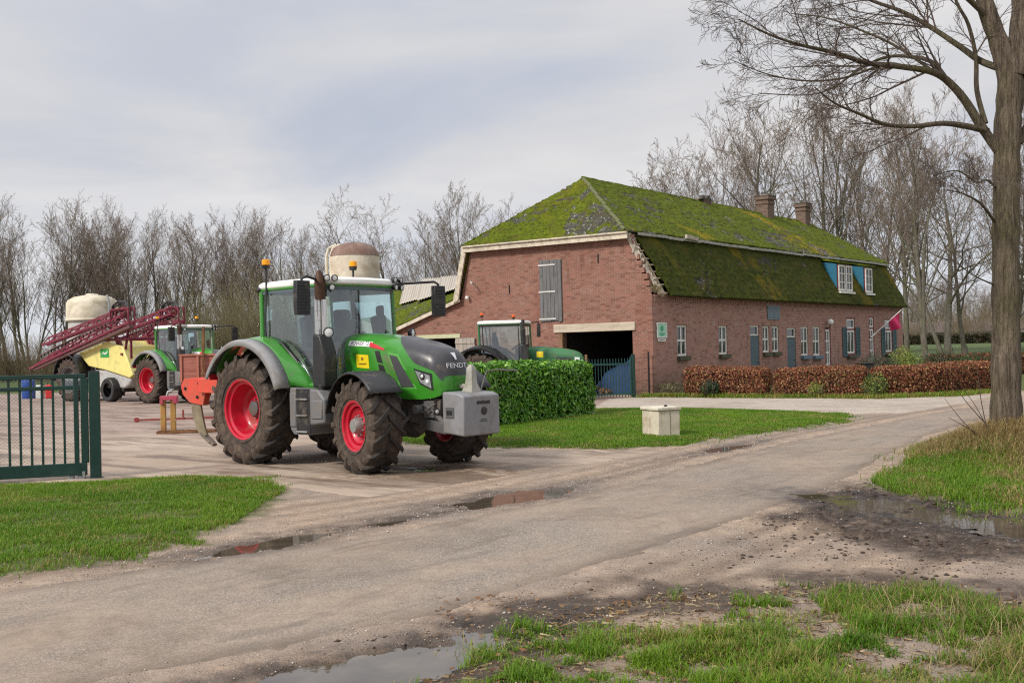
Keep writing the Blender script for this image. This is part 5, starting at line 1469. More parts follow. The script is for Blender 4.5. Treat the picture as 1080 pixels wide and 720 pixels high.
        g = MB(); side_patch(g, H, [(2.12, 1.66), (2.38, 1.65), (2.38, 1.87), (2.12, 1.88)], -1, .008, 8); g.build('sticker', M_YELLOW, hood, None, 60)
    # ---- cab
    def plan(z, g=0.):
        q = (z - 1.3) / 1.65
        x0 = lerp(.02, -.04, q) - g; x1 = lerp(1.66, 1.60, q) + g; w = lerp(.78, .74 if not old else .76, q) + g; bow = (lerp(.16, .20, q) if not old else .05) + g * .3
        p = []
        for k in range(7): p.append((lerp(x0, x1, k / 6), -w - .03 * math.sin(PI * k / 6)))
        for k in range(1, 9): a = PI * k / 9; p.append((x1 + bow * math.sin(a), -w * math.cos(a)))
        for k in range(7): p.append((lerp(x1, x0, k / 6), w + .03 * math.sin(PI * k / 6)))
        for k in range(1, 5): p.append((x0 - .04 * math.sin(PI * k / 5), lerp(w, -w, k / 5)))
        return [(a, b, z) for a, b in p]
    gl = MB(); gl.loft([plan(z) for z in np.linspace(1.32, 2.95, 7)], True, False)
    gl.build('cab_glass', M_CABGLASS, T, None, 40)
    fr = MB(); r0, r1 = plan(1.32, .008), plan(2.95, .008)
    def post(i, r, zs=0.): fr.tube([Vector(r0[i]).lerp(Vector(r1[i]), t) for t in np.linspace(zs, 1, 5)], r, 8)
    post(0, .045); post(19 if True else 0, .035) if False else None
    for i in (0, 6, 15, 21): post(i, .036)
    fr.tube([Vector(p) for p in r1 + [r1[0]]], .035, 8); fr.tube([Vector(p) for p in r0 + [r0[0]]], .045, 8)
    cabf = fr.build('cab_frame', G, T, None, 50)
    sl = MB()                                                        # black seals and the rear door post
    for y in (-.80, .80):
        sl.tube([(.16, y, 1.5), (.12, y * 1.01, 2.3), (.10, y * .96, 2.9)], .018, 6); sl.tube([(1.52, y * 1.0, 1.35), (1.53, y * 1.01, 2.3), (1.50, y * .95, 2.9)], .018, 6)
        sl.tube([(.16, y * 1.01, 2.08), (.6, y * 1.03, 2.02), (1.0, y * 1.03, 1.72), (1.2, y * 1.03, 1.4)], .022, 6)
    sl.build('door_seal', M_BLACKP, cabf)
    fl = MB(); fl.loft([plan(1.12, -.02), plan(1.34, -.01)]); fl.build('cab_floor', M_BLACKP, T, None, 40)
    b = MB(); b.bb(1.25, 1.62, -.30, .30, 1.34, 2.02); b.prism([(1.35, 2.0), (1.62, 2.0), (1.66, 2.14), (1.48, 2.2)], -.22, .22); b.build('dashboard', M_BLACKP, cabf, .03)
    # roof
    m = MB(); lo, up, top = plan(2.955, .03), plan(3.04, .045), plan(3.095, -.14)
    m.loft([lo, plan(2.98, .05), up, plan(3.075, .0), top]); m.build('cab_roof', M_ROOF, T, .01, 45)
    m = MB(); m.loft([plan(2.87, .012), plan(2.958, .03)]); m.build('roof_lining', M_BLACKP if old else paint('blue grey sun blind', (.10, .14, .165), .6), cabf, None, 40)
    # seat, wheel
    s_ = MB(); s_.bb(.45, .95, -.27, .27, 1.62, 1.78); s_.box((.42, 0, 2.12), (.16, .5, .72), Matrix.Rotation(-.16, 3, 'Y')); s_.box((.36, 0, 2.56), (.12, .3, .2)); s_.bb(.5, .9, -.45, -.33, 1.85, 1.95)
    s_.bb(.5, .9, -.2, .2, 1.34, 1.62); s_.build('seat', M_SEAT, T, .05)
    w = MB(); c0 = Vector((1.22, 0, 2.08)); ax = Vector((-.55, 0, .83)).normalized(); ex = Vector((0, 1, 0)); ey = ax.cross(ex)
    w.tube([c0 + ex * (.21 * math.cos(a)) + ey * (.21 * math.sin(a)) for a in np.linspace(0, 2 * PI, 25)], .018, 6); w.cyl(c0, c0 - ax * .45, .04, None, 10); w.bar(c0 - ex * .2, c0 + ex * .2, .03, .02)
    w.build('steering_wheel', M_BLACKP, T)
    # exhaust on the right front pillar
    ex_ = MB()
    ex_.prism([(1.60, 1.30), (1.92, 1.30), (1.92, 1.82), (1.80, 2.14), (1.62, 2.16)], .72, .98, (0, 0, 0), (1, 0, 0), (0, 0, 1), (0, -1, 0))
    exb = ex_.build('exhaust_housing', M_BLACKP, T, .03)
    if not old:
        p = MB(); p.cyl((1.67, -.88, 2.14), (1.67, -.88, 2.72), .066, None, 16); p.cyl((1.79, -.86, 2.14), (1.79, -.86, 2.70), .045, None, 16); p.build('exhaust_pipe', M_CHROME, exb, .006)
        p = MB(); [p.cyl((1.67, -.88, 2.2 + .16 * k), (1.67, -.88, 2.215 + .16 * k), .071, None, 18) for k in range(4)]
        p.build('heat_shield', paint('perforated steel shield', (.45, .44, .43), .35, .9, var=.25, scale=50), exb, None, 40)
        p = MB(); p.cyl((1.71, -.87, 2.70), (1.71, -.87, 2.98), .085, .092, 16); p.tube([(1.71, -.87, 2.96), (1.70, -.87, 3.06), (1.69, -.87, 3.17)], [.092, .08, .03], 14); p.build('exhaust_tip', M_RUST, exb)
    else:
        p = MB(); p.cyl((1.72, -.86, 2.1), (1.72, -.86, 3.1), .065, None, 14); p.cyl((1.72, -.86, 2.2), (1.72, -.86, 2.75), .09, None, 14); p.build('exhaust_pipe', M_BLACKP, exb, .006)
    # lamps, mirrors, beacons
    def lamp(p, d, r=.055, name='work_light', par=None):
        l = MB(); p = Vector(p); d = Vector(d).normalized(); l.lathe([(0, -.07), (r * .6, -.07), (r, -.01), (r, .02), (r * .86, .02)], p, d, 14); o = l.build(name, M_BLACKP, par or T)
        g = MB(); g.lathe([(0, .022), (r * .6, .018), (r * .86, .008)], p, d, 14); g.build('lamp_lens', M_LENS, o)
    if not old:
        lamp((1.80, .66, 3.06), (1, .25, -.1)); lamp((1.79, .80, 3.06), (1, .4, -.1)); lamp((1.80, .68, 2.93), (1, .25, -.1)); lamp((1.79, .81, 2.93), (1, .4, -.1))
        lamp((1.82, -.66, 3.05), (1, -.25, -.1)); lamp((1.80, -.80, 3.05), (1, -.4, -.1)); lamp((1.80, -.70, 2.90), (1, -.25, -.1))
        lamp((2.0, -.95, 2.17), (1, -.5, 0), .085, 'marker_lamp'); lamp((1.95, .90, 2.15), (1, .4, 0), .085, 'marker_lamp')
        lamp((-.08, -.78, 2.95), (-1, -.6, 0), .05); lamp((-.08, .78, 2.95), (-1, .6, 0), .05); lamp((3.78, -.33, .92), (1, -.3, 0), .045)
    for s in (-1, 1):
        x = 1.80 if s < 0 else 1.74; yo = 1.30 if s < 0 else 1.74
        a = MB(); a.tube([(1.64, s * .78, 3.0), (x, s * (yo - .1), 3.06), (x, s * yo, 3.02), (x, s * yo, 2.9)], .022, 8)
        am = a.build('mirror_arm', M_BLACKP, T)
        b = MB(); b.prism([(-.125, -.27), (.125, -.27), (.135, 0), (.125, .27), (-.125, .27), (-.135, 0)], -.05, .05, (x, s * yo, 2.72), (0, 1, 0), (0, 0, 1), (1, 0, 0))
        for k in range(9): b.bb(x + .045, x + .062, s * yo - .10, s * yo + .10, 2.50 + k * .05, 2.515 + k * .05)
        b.build('mirror', M_BLACKP, am, .02)
    def beacon(x, y, z0, z1):
        p = MB(); p.cyl((x, y, z0), (x, y, z1 - .06), .018, None, 8); p.cyl((x, y, z1 - .06), (x, y, z1), .06, .075, 14); o = p.build('beacon_post', M_BLACKP, T)
        l = MB(); l.cyl((x, y, z1), (x, y, z1 + .10), .07, .066, 16); l.build('beacon', M_AMBER if not old else paint('orange beacon lens', (.75, .12, .02), .3), o, .012)
    if old: beacon(.05, -.6, 2.9, 3.30); beacon(1.3, -.62, 3.05, 3.2)
    else: beacon(.16, -.80, 2.85, 3.36); beacon(.68, .68, 3.06, 3.36)
    g = MB()
    for s in (-1, 1): g.tube([(1.6, s * .84, 1.35), (1.66, s * .95, 1.6), (1.64, s * .93, 2.0), (1.6, s * .84, 2.1)], .016, 6)
    g.build('grab_rail', G, cabf)
    if weight:
        w = MB(); w.prism([(3.95, .60), (4.40, .56), (4.40, 1.16), (4.28, 1.20), (3.95, 1.22)], -.38, .40, (0, 0, 0), (1, 0, 0), (0, 0, 1), (0, 1, 0))
        wo = w.build('front_weight', M_WEIGHT, T, .025)
        w = MB(); w.bb(4.03, 4.20, -.393, -.381, .83, .99); w.build('weight_plate', M_DGREY, wo, .004)
        w = MB(); w.bb(4.06, 4.17, -.401, -.394, .88, .94); w.build('weight_slot', M_BLACKP, wo)
        w = MB(); w.bb(4.401, 4.407, -.1, .18, 1.03, 1.075); w.build('weight_label', M_BLACKP, wo)
        w = MB(); w.prism([(-.03, .90), (.0, .87), (.045, .86), (.09, .89), (.10, .95), (.06, .98), (.0, .98), (-.03, .95)], 0, .006, (4.40, .02, 0), (0, 1, 0), (0, 0, 1), (1, 0, 0)); w.build('weight_emblem', M_BLACKP, wo)
        w = MB(); w.bb(4.401, 4.405, -.02, .10, .79, .805); w.bb(4.401, 4.405, -.05, .13, .765, .775); w.build('weight_lettering', M_MASK, wo)
        w = MB(); w.loft([[(x_ + 4.14, y_ + .06, z_) for x_, y_ in ((-a, -b), (a, -b), (a, b), (-a, b))] for a, b, z_ in ((.11, .11, 1.19), (.10, .10, 1.24), (.07, .065, 1.34), (.06, .055, 1.50), (.055, .05, 1.57), (.02, .02, 1.62))])
        w.bar((4.02, .06, 1.3), (3.75, .06, 1.25), .06); w.build('hitch_tower', paint('worn hitch steel', (.34, .33, .29), .55, .2, var=.3, dirt=(.2, .2, .1), dirt_amt=.4), wo, .012)
        w = MB(); w.tube([(4.1, .3, 1.2), (4.0, .55, 1.5), (4.05, .75, 1.52), (4.3, .95, 1.5)], .015, 6); w.build('hitch_rod', M_DGREY, wo)
    return T

AX = (-3.75, 19.29)
main_tractor = make_tractor('big muddy green tractor with red wheels and a grey weight block parked on the driveway', 'green tractors on the farm', (AX[0], AX[1], .005), R(-42), R(-12))
def parked(px_loc, rot, label):
    t = copy_tree(main_tractor); t.location = px_loc; t.rotation_euler = (0, 0, rot); t['label'] = label
    for c in list(kids(t)):
        if c.name.startswith('front_weight'):
            for q in kids(c): bpy.data.objects.remove(q)
            bpy.data.objects.remove(c)
    return t
parked((-13.75, 44.2, .0), R(-38), 'smaller looking green tractor far back in the yard hitched to the yellow sprayer')
old_tractor = make_tractor('old dark green tractor with black fenders parked between the laurel hedge and the barn', 'green tractors on the farm', (-.95, 39.0, 0), R(-14), 0, True, False)
old_tractor.scale = (.92, .92, .92)
# ================================================================== bare trees, hedges, shrubs
def MAT_bark(name, a, b, moss, mossamt):
    m, t = new_mat(name); v = t.coord('Object', (6, 6, 1.2)); w = t.coord('Object')
    n1 = t.noise(v, 2.2, 6, .68, .4); n2 = t.noise(w, 1.1, 5, .6)
    c = t.ramp(n1, [(.3, a), (.7, b)])
    c = t.mix(t.rng(n2, .62 - mossamt * .3, .72, 0, .8), c, moss)
    rdg = t.noise(t.coord('Object', (9, 9, .8)), 2.6, 5, .6, .8)
    c = t.mix(t.rng(rdg, .5, .36, 0, .6), c, tuple(q * .5 for q in a))
    bset(t, c, .9, 0, t.bump(t.math('ADD', n1, t.math('MULTIPLY', rdg, 1.6)), 1., .06), .2)
    return m
M_BARK = MAT_bark('grey brown bark', (.055, .045, .036), (.145, .125, .098), (.105, .105, .035), .55)
M_BARKD = MAT_bark('dark far bark', (.10, .088, .068), (.21, .19, .15), (.15, .15, .06), .6)
M_TWIG = paint('fine purple brown twig', (.215, .165, .128), .9, var=.25)
M_TWIGO = paint('fine olive twig', (.165, .14, .07), .9, var=.3)
M_BRUSH = paint('olive brown brush', (.17, .13, .075), .95, var=.35)

class Tubes:
    """collects many thin tapered tubes quickly"""
    def __init__(s): s.V = []; s.Q = []; s.n = 0
    def add(s, pts, rad, n):
        P = np.asarray(pts, float); m = len(P); rad = np.asarray(rad, float)
        D = np.gradient(P, axis=0); D /= np.linalg.norm(D, axis=1)[:, None] + 1e-9
        up = np.array([0, 0, 1.]) if abs(D[0, 2]) < .9 else np.array([1., 0, 0])
        X = np.cross(up[None], D); X /= np.linalg.norm(X, axis=1)[:, None] + 1e-9; Y = np.cross(D, X)
        a = np.arange(n) * 2 * PI / n
        V = P[:, None] + rad[:, None, None] * (X[:, None] * np.cos(a)[None, :, None] + Y[:, None] * np.sin(a)[None, :, None])
        i = np.arange(m - 1)[:, None] * n; k = np.arange(n)[None]; k2 = (k + 1) % n
        Q = np.stack([i + k, i + k2, i + n + k2, i + n + k], -1).reshape(-1, 4) + s.n
        s.V.append(V.reshape(-1, 3)); s.Q.append(Q); s.n += m * n
    def mesh(s, name, mat, parent=None):
        return np_mesh(name, np.concatenate(s.V), None, np.concatenate(s.Q), mat, parent, True)

def unit(v): return v / (np.linalg.norm(v) + 1e-9)
def path(r, p, d, L, n, wander, rise):
    pts = [np.array(p, float)]; d = unit(np.array(d, float))
    for k in range(n):
        d = unit(d + r.normal(0, wander, 3) + np.array([0, 0, rise]))
        pts.append(pts[-1] + d * (L / n))
    return np.array(pts)

def grow_branch(r, T, p, d, L, r0, lvl, cfg):
    """T: list of Tubes by level"""
    n = (9, 6, 5, 4, 3)[lvl]; P = path(r, p, d, L, n, cfg['wander'][lvl], cfg['rise'][lvl])
    rend = max(cfg['rmin'], r0 * (.10 if lvl == 0 else .22)); rad = np.linspace(r0, rend, n + 1)
    T[min(lvl, 2)].add(P, rad, (9, 6, 4, 3, 3)[lvl])
    if lvl >= cfg['levels']: return
    m = cfg['kids'][lvl]; s0 = cfg['start'][lvl]
    for k in range(m):
        q = s0 + (1 - s0) * (k + r.random() * .8) / m; q = min(q, .995)
        f = q * n; i = min(int(f), n - 1); pt = P[i] + (P[i + 1] - P[i]) * (f - i)
        ax = unit(P[i + 1] - P[i]); o = r.normal(0, 1, 3); o = unit(o - ax * (o @ ax))
        ang = cfg['angle'][lvl] * (.7 + .6 * r.random())
        dd = ax * math.cos(ang) + o * math.sin(ang)
        ln = L * cfg['ratio'][lvl] * ((1.0 - .42 * q) if lvl == 0 else (1.15 - .6 * q)) * (.75 + .45 * r.random())
        grow_branch(r, T, pt, dd, ln, max(cfg['rmin'], np.interp(q, [0, 1], [r0, rend]) * cfg['thin'][lvl]), lvl + 1, cfg)

VASE = dict(levels=4, kids=(13, 7, 6, 3), start=(.2, .22, .15, .15), angle=(.52, .52, .6, .6), ratio=(.62, .48, .42, .45), thin=(.48, .42, .45, .6), wander=(.05, .10, .14, .18, .2), rise=(.02, .10, .10, .08, .05), rmin=.0075)
WIDE = dict(levels=4, kids=(13, 7, 6, 3), start=(.28, .2, .15, .15), angle=(.85, .7, .7, .7), ratio=(.55, .5, .45, .45), thin=(.5, .42, .45, .6), wander=(.07, .15, .2, .22, .22), rise=(.02, .05, .05, .03, .02), rmin=.0075)
STEM = dict(levels=3, kids=(19, 8, 5), start=(.26, .15, .15), angle=(.45, .5, .6), ratio=(.42, .45, .45), thin=(.42, .5, .6), wander=(.04, .10, .14, .18), rise=(.02, .09, .08, .05), rmin=.0075)

def make_tree(seed, h, r0, cfg, stems=1, spread=.2):
    r = np.random.default_rng(seed); T = [Tubes(), Tubes(), Tubes()]
    for k in range(stems):
        a = r.random() * 2 * PI; sp = spread * (.5 + r.random()) if stems > 1 else .03
        d = np.array([math.cos(a) * sp, math.sin(a) * sp, 1])
        p = np.array([math.cos(a) * .25 * (stems > 1), math.sin(a) * .25 * (stems > 1), -.3])
        grow_branch(r, T, p, d, h * (.80 if k == 0 else .68 + .16 * r.random()), r0 * (1 if k == 0 else .6 + .3 * r.random()), 0, cfg)
    # root flare
    T[0].add([(0, 0, -.3), (0, 0, .15), (0, 0, .6)], [r0 * 1.75, r0 * 1.35, r0 * 1.02], 10)
    return T

def tree_thing(T, label, loc, rotz, sc, group, mats=(None, None)):
    e = thing('bare_tree', label, 'tree', loc, rotz, group); e.scale = sc if hasattr(sc, '__len__') else (sc,) * 3
    T[0].mesh('trunk', mats[0] or M_BARKD, e); b = T[1].mesh('branch', mats[0] or M_BARKD, e); T[2].mesh('twigs', mats[1] or M_TWIG, e)['kind'] = 'stuff'
    return e

def tz(x, y): return float(base_z(np.array([x]), np.array([y]))[0])

TREES = []
def build_trees():
    protos = {
        'vase1': make_tree(11, 15.5, .17, VASE, 2, .12), 'vase2': make_tree(12, 15, .17, VASE, 1), 'vase3': make_tree(13, 15, .15, VASE, 3, .16),
        'wide1': make_tree(14, 14, .22, WIDE, 1), 'stem1': make_tree(15, 17, .2, STEM, 1), 'stem2': make_tree(16, 16, .12, STEM, 4, .13), 'wide2': make_tree(17, 13, .17, WIDE, 2, .3)}
    NAT = {k: float(np.percentile(np.concatenate(T[2].V)[:, 2], 99.3)) for k, T in protos.items()}
    first = {}
    r = np.random.default_rng(3)
    def put(kind, px, y, h, label, group, mats=(None, None), base=None):
        # px: horizontal direction as pixel column of a 1080 wide frame, y: distance
        x = (px - 540) / 1150. * y
        key = (kind, mats[1].name if mats[1] else '')
        nat = NAT[kind]
        sc = h / nat; loc = (x, y, tz(x, y) - .05); rz = r.uniform(0, 2 * PI)
        if key not in first: first[key] = t = tree_thing(protos[kind], label, loc, rz, (sc * 1., sc * 1., sc), group, mats)
        else:
            t = copy_tree(first[key]); t.location = loc; t.rotation_euler = (0, 0, rz); k = sc * r.uniform(.92, 1.1); t.scale = (k, k * r.uniform(.9, 1.1), sc); t['label'] = label; t['group'] = group
        TREES.append(t)
    G1 = 'bare trees in the row behind the yard'
    L1 = 'bare upright tree in the close row of trees behind the farmyard'
    row = [(-62, 86, 16, 'vase2'), (-25, 88, 17.5, 'vase1'), (8, 90, 18.5, 'stem1'), (32, 92, 18.5, 'vase3'), (62, 92, 18.3, 'vase1'), (84, 95, 18, 'vase2'), (104, 93, 17.8, 'stem2'), (128, 96, 17.5, 'vase1'), (150, 94, 17.6, 'vase3'), (172, 97, 17.6, 'stem1'), (192, 95, 17, 'vase2'),
           (214, 98, 17.2, 'vase1'), (234, 96, 17.2, 'stem2'), (258, 99, 17.8, 'vase3'), (282, 97, 17.2, 'vase1'), (304, 98, 16.5, 'vase2'), (326, 99, 15.8, 'stem1')]
    ORD = ['first', 'second', 'third', 'fourth', 'fifth', 'sixth', 'seventh', 'eighth', 'ninth', 'tenth', 'eleventh', 'twelfth', 'thirteenth', 'fourteenth', 'fifteenth']
    for i, (px, y, h, k) in enumerate(row):
        put(k, px, y, h * .80, L1 if i < 2 else ORD[i - 2] + ' bare tree from the left edge in the close row behind the farmyard', G1)
    for px, y, h, k in [(20, 112, 17, 'stem1'), (92, 114, 17.5, 'vase3'), (182, 114, 17, 'vase2'), (270, 116, 16.5, 'vase2'), (345, 112, 14.5, 'vase1')]:
        put(k, px, y, h * .86, 'bare tree half hidden in the second row behind the farmyard', 'bare trees in the far row behind the yard')
    G2 = 'bare trees between the silo and the barn'
    for px, y, h, k, lb in [(378, 92, 16.6, 'wide1', 'dark wide branching bare tree rising behind the cream silo'), (408, 96, 16.2, 'wide1', 'gnarled bare tree directly right of the cream silo'), (448, 105, 15.6, 'vase2', 'slim bare tree between the silo tree and the barn roof'),
                            (500, 98, 17.2, 'vase1', 'broad fan shaped bare tree just left of the barn roof'), (528, 104, 16.5, 'vase3', 'pale bare tree whose crown shows over the left slope of the hip'), (556, 112, 16.8, 'vase2', 'bare tree crown peeping over the barn roof left of the ridge'), (470, 112, 14.5, 'stem2', 'thin bare tree group in the gap left of the barn roof'), (425, 115, 14, 'vase3', 'low pale bare tree far behind the lean to roof')]:
        put(k, px, y, h * .92, lb, G2)
    G3 = 'bare trees behind the farmhouse'
    for px, y, h, k, lb in [(668, 118, 19, 'wide2', 'small bare tree behind the roof ridge near the broken chimney'), (700, 112, 20.5, 'wide2', 'bushy bare tree over the ridge left of the first chimney'), (738, 104, 21, 'wide1', 'spreading bare tree over the ridge of the broken chimney'), (775, 100, 22.0, 'vase3', 'bare tree between the broken chimney and the first tall chimney'),
                            (812, 92, 23.5, 'wide1', 'tall spreading bare tree directly behind the first tall chimney'), (840, 98, 22.5, 'vase1', 'fan shaped bare tree between the two tall chimneys'), (872, 90, 23.0, 'vase2', 'tall upright bare tree right of the second chimney'), (895, 88, 23, 'vase1', 'many stemmed bare tree behind the dormers'),
                            (922, 92, 22, 'stem2', 'cluster of thin bare stems behind the far hip of the roof'), (956, 84, 20, 'stem1', 'thin bare tree at the end of the farmhouse')]:
        put(k, px, y, h, lb, G3)
    G4 = 'bare trees beyond the end of the farmhouse'
    for px, y, h, k, lb in [(981, 74, 19.5, 'vase1', 'stout forked bare tree with a greenish trunk behind the far garden hedge'), (1000, 80, 19, 'wide2', 'second bare trunk behind the far garden hedge beside the stout forked one'), (1017, 88, 18, 'vase2', 'thinner dark bare tree nearest the big roadside trunk'), (1062, 95, 19, 'vase3', 'bare tree showing behind the big roadside trunk'), (1100, 90, 20, 'vase1', 'bare tree at the right edge behind the roadside trunk')]:
        put(k, px, y, h, lb, G4)
    # far wood along the horizon on the right and the left
    for k in range(34):
        y = r.uniform(225, 270); px = 905 + k * 8.5 + r.uniform(-4, 4)
        put(('vase3', 'stem2', 'wide2')[k % 3], px, y, r.uniform(11, 15), 'far bare tree in the wood on the right horizon', 'far trees on the right horizon')
    for k in range(9):
        y = r.uniform(150, 190); px = -40 + k * 46 + r.uniform(-8, 8)
        put(('vase3', 'stem2', 'vase2')[k % 3], px, y, r.uniform(15, 20), 'far bare tree seen through the row behind the farmyard', 'far trees through the row behind the yard')
build_trees()

def make_brush(seed, h, w, n, ivy=0):
    r = np.random.default_rng(seed); T = Tubes()
    for k in range(n):
        p = np.array([r.normal(0, w * .35), r.normal(0, w * .3), -.1]); d = np.array([r.normal(0, .22), r.normal(0, .22), 1])
        L = h * (.5 + .55 * r.random()); P = path(r, p, d, L, 5, .12, .03); T.add(P, np.linspace(.02, .006, 6), 3)
        for j in range(7):
            q = r.uniform(.2, .95) * 5; i = int(q); pt = P[i] + (P[i + 1] - P[i]) * (q - i)
            T.add(path(r, pt, unit(P[i + 1] - P[i]) + r.normal(0, .55, 3), L * r.uniform(.15, .35), 3, .2, .05), np.linspace(.008, .004, 4), 3)
    return T
def build_brush():
    r = np.random.default_rng(21); protos = [make_brush(70 + k, 6.5, 4.5, 110) for k in range(3)]; first = {}
    def put(px, y, h, k, mat, label, group):
        x = (px - 540) / 1150. * y; loc = (x, y, tz(x, y)); key = (k, mat.name); s = h / 6.5
        if key not in first:
            o = protos[k].mesh('bare_shrub', mat); first[key] = o
        else: o = first[key].copy(); COL.objects.link(o)
        o.location = loc; o.rotation_euler = (0, 0, r.uniform(0, 6)); o.scale = (s * r.uniform(.9, 1.3), s, s * r.uniform(.85, 1.15)); tag(o, label, 'shrub', group)
    for k in range(26):
        px = -30 + k * 13.5 + r.uniform(-5, 5); dense = 165 < px < 335
        put(px, r.uniform(78, 88), r.uniform(4.5, 7) if dense else r.uniform(2.5, 4.2), k % 3, M_TWIGO if dense else M_BRUSH, 'tangled bare shrub along the foot of the trees behind the yard', 'bare shrubs behind the yard')
    for k in range(4):
        px = 205 + k * 34 + r.uniform(-5, 5); put(px, r.uniform(90, 96), r.uniform(7, 9.5), k % 3, M_TWIGO, 'tall olive tinted thicket between the trees behind the main tractor', 'tall thickets behind the yard')
    for k in range(10):
        px = 360 + k * 14; put(px, r.uniform(90, 104), r.uniform(3, 5), k % 3, M_BRUSH, 'low bare shrub in the gap left of the barn', 'bare shrubs left of the barn')
    for k in range(13):
        px = 945 + k * 12 + r.uniform(-4, 4); put(px, r.uniform(190, 220), r.uniform(6, 9), k % 3, M_BRUSH, 'far brown thicket on the right horizon', 'far thickets on the right horizon')
build_brush()

# ---- big roadside tree on the right, limbs laid out from its real shape
def big_tree():
    r = np.random.default_rng(44); B = Vector((7.45, 16.53, 0))
    e = thing('roadside_tree', 'big bare tree with a thick mossy trunk standing in dead grass beside the road', 'tree', (7.45, 16.53, tz(7.45, 16.53) - .1))
    T = Tubes(); L = Tubes(); S = Tubes()
    def W(px, py, dy=0.):
        # point at depth 16.5+dy from the camera, local to the tree base
        y = 16.53 + dy; k = y / 1150.; c, s = math.cos(R(1.35)), math.sin(R(1.35))
        dx, dz = (px - 540), (360 - py); X = (c * dx + s * dz) * k; Z = 1.85 + (-s * dx + c * dz + 7.5) * k
        return np.array((X - 7.45, dy, Z - e.location.z))
    def smooth(P, n=5):
        P = np.array(P); out = []
        for i in range(len(P) - 1):
            a, b, c, d = P[max(i - 1, 0)], P[i], P[i + 1], P[min(i + 2, len(P) - 1)]
            for k in range(n):
                t = k / n; out.append(.5 * (2 * b + (c - a) * t + (2 * a - 5 * b + 4 * c - d) * t * t + (3 * b - a - 3 * c + d) * t ** 3))
        out.append(P[-1]); return np.array(out)
    def trunk(pts, rad, n=22):
        P = smooth(pts, 8); q = np.interp(np.linspace(0, len(rad) - 1, len(P)), range(len(rad)), rad)
        q = q * (1 + .06 * np.array([math.sin(i * 1.3) * math.sin(i * .37 + 1) for i in range(len(P))])); T.add(P, q, n); return P
    k = 16.53 / 1150
    trunk([W(1067, 505), W(1063, 470), W(1061, 430), W(1061, 350), W(1061, 270), W(1062, 200), W(1063, 140), W(1066, 95), W(1068, 60)], [27 * k, 19 * k, 15.8 * k, 14 * k, 13.6 * k, 13.4 * k, 13.6 * k, 12.8 * k, 11.6 * k])
    trunk([W(1066, 95), W(1056, 50), W(1042, 10), W(1030, -40), W(1015, -110, .3), W(1005, -190, .5)], [11 * k, 10 * k, 9 * k, 7.5 * k, 5 * k, 2.5 * k], 14)
    trunk([W(1070, 80), W(1078, 30), W(1080, -30), W(1086, -110), W(1090, -200)], [13 * k, 11.5 * k, 10 * k, 7 * k, 4 * k], 14)
    trunk([W(1068, 120, .1), W(1085, 60, .5), W(1105, -10, .9), W(1130, -100, 1.3)], [9 * k, 8 * k, 6 * k, 3.5 * k], 12)
    cfg = dict(levels=3, kids=(0, 9, 6, 4), start=(0, .1, .15, .15), angle=(0, .6, .65, .65), ratio=(0, .45, .5, .5), thin=(0, .6, .6, .6), wander=(0, .10, .14, .16, .18), rise=(0, .0, -.02, -.02, -.01), rmin=.0026)
    def limb(pts, r0, r1, kids, reach, rise=.04):
        kids = int(kids * .95)
        P = smooth(pts, 5); m = len(P); rad = np.linspace(r0 * .66, r1 * .7, m) * k; L.add(P, rad, 9)
        tt = [S, S, S]
        for j in range(kids):
            q = r.uniform(.18, 1.) ** .8 * (m - 1); i = min(int(q), m - 2); pt = P[i] + (P[i + 1] - P[i]) * (q - i); ax = unit(P[i + 1] - P[i])
            o = r.normal(0, 1, 3) * np.array((1, 1.1, 1)); o = unit(o - ax * (o @ ax)); d = ax * .8 + o * .62 + np.array((0, 0, rise))
            grow_branch(r, tt, pt, d, reach * (1.15 - .5 * q / m) * r.uniform(.5, 1.2), max(.004, rad[i] * .42), 1, cfg)
    limb([W(1053, 158), W(1035, 132), W(1018, 105), W(1000, 85), W(982, 75, -.2), W(950, 70, -.3), W(915, 66, -.5), W(880, 55, -.7), W(845, 47, -.9), W(812, 36, -1.1), W(780, 20, -1.3)], 8, 1.0, 18, 1.7)
    limb([W(1000, 85), W(985, 66, .2), W(965, 60, .5), W(935, 60, .8), W(905, 74, 1.1), W(880, 92, 1.3), W(850, 100, 1.5), W(800, 98, 1.7)], 4, .7, 12, 1.3)
    limb([W(1042, 138), W(1020, 133, -.2), W(995, 130, -.4), W(965, 133, -.6), W(935, 131, -.8), W(905, 119, -1.0), W(880, 108, -1.2), W(860, 92, -1.4)], 5.5, .8, 12, 1.2)
    limb([W(1056, 72), W(1035, 64, .2), W(1015, 50, .4), W(985, 30, .6), W(955, 13, .7), W(925, 2, .8), W(880, -14, .9), W(830, -18, 1.1), W(775, -8, 1.3)], 6, .8, 22, 1.8)
    limb([W(1040, 130), W(1031, 95, .1), W(1030, 60, .1), W(1022, 25, 0), W(1010, 2, 0), W(995, -40, -.1), W(970, -90, -.2)], 4.5, 1.2, 14, 1.3, .1)
    limb([W(1045, 20), W(1010, -12, -.3), W(965, -40, -.6), W(910, -50, -.9), W(850, -62, -1.1), W(790, -50, -1.4)], 5, .8, 20, 2.0, -.12)
    limb([W(1030, -40), W(990, -80, .4), W(930, -110, .8), W(860, -120, 1.2)], 5, .8, 14, 2.0, -.1)
    limb([W(985, 75), W(945, 48, .3), W(905, 30, .5), W(870, 18, .8), W(835, 14, 1.0)], 2.6, .7, 10, 1.2)
    limb([W(930, 68, -.4), W(890, 82, -.7), W(850, 85, -.9), W(810, 78, -1.2), W(770, 62, -1.4)], 2.0, .5, 10, 1.1)
    limb([W(1050, 235), W(1035, 215, -.3), W(1018, 205, -.6), W(1000, 200, -.9)], 2.6, .6, 8, 1.0)
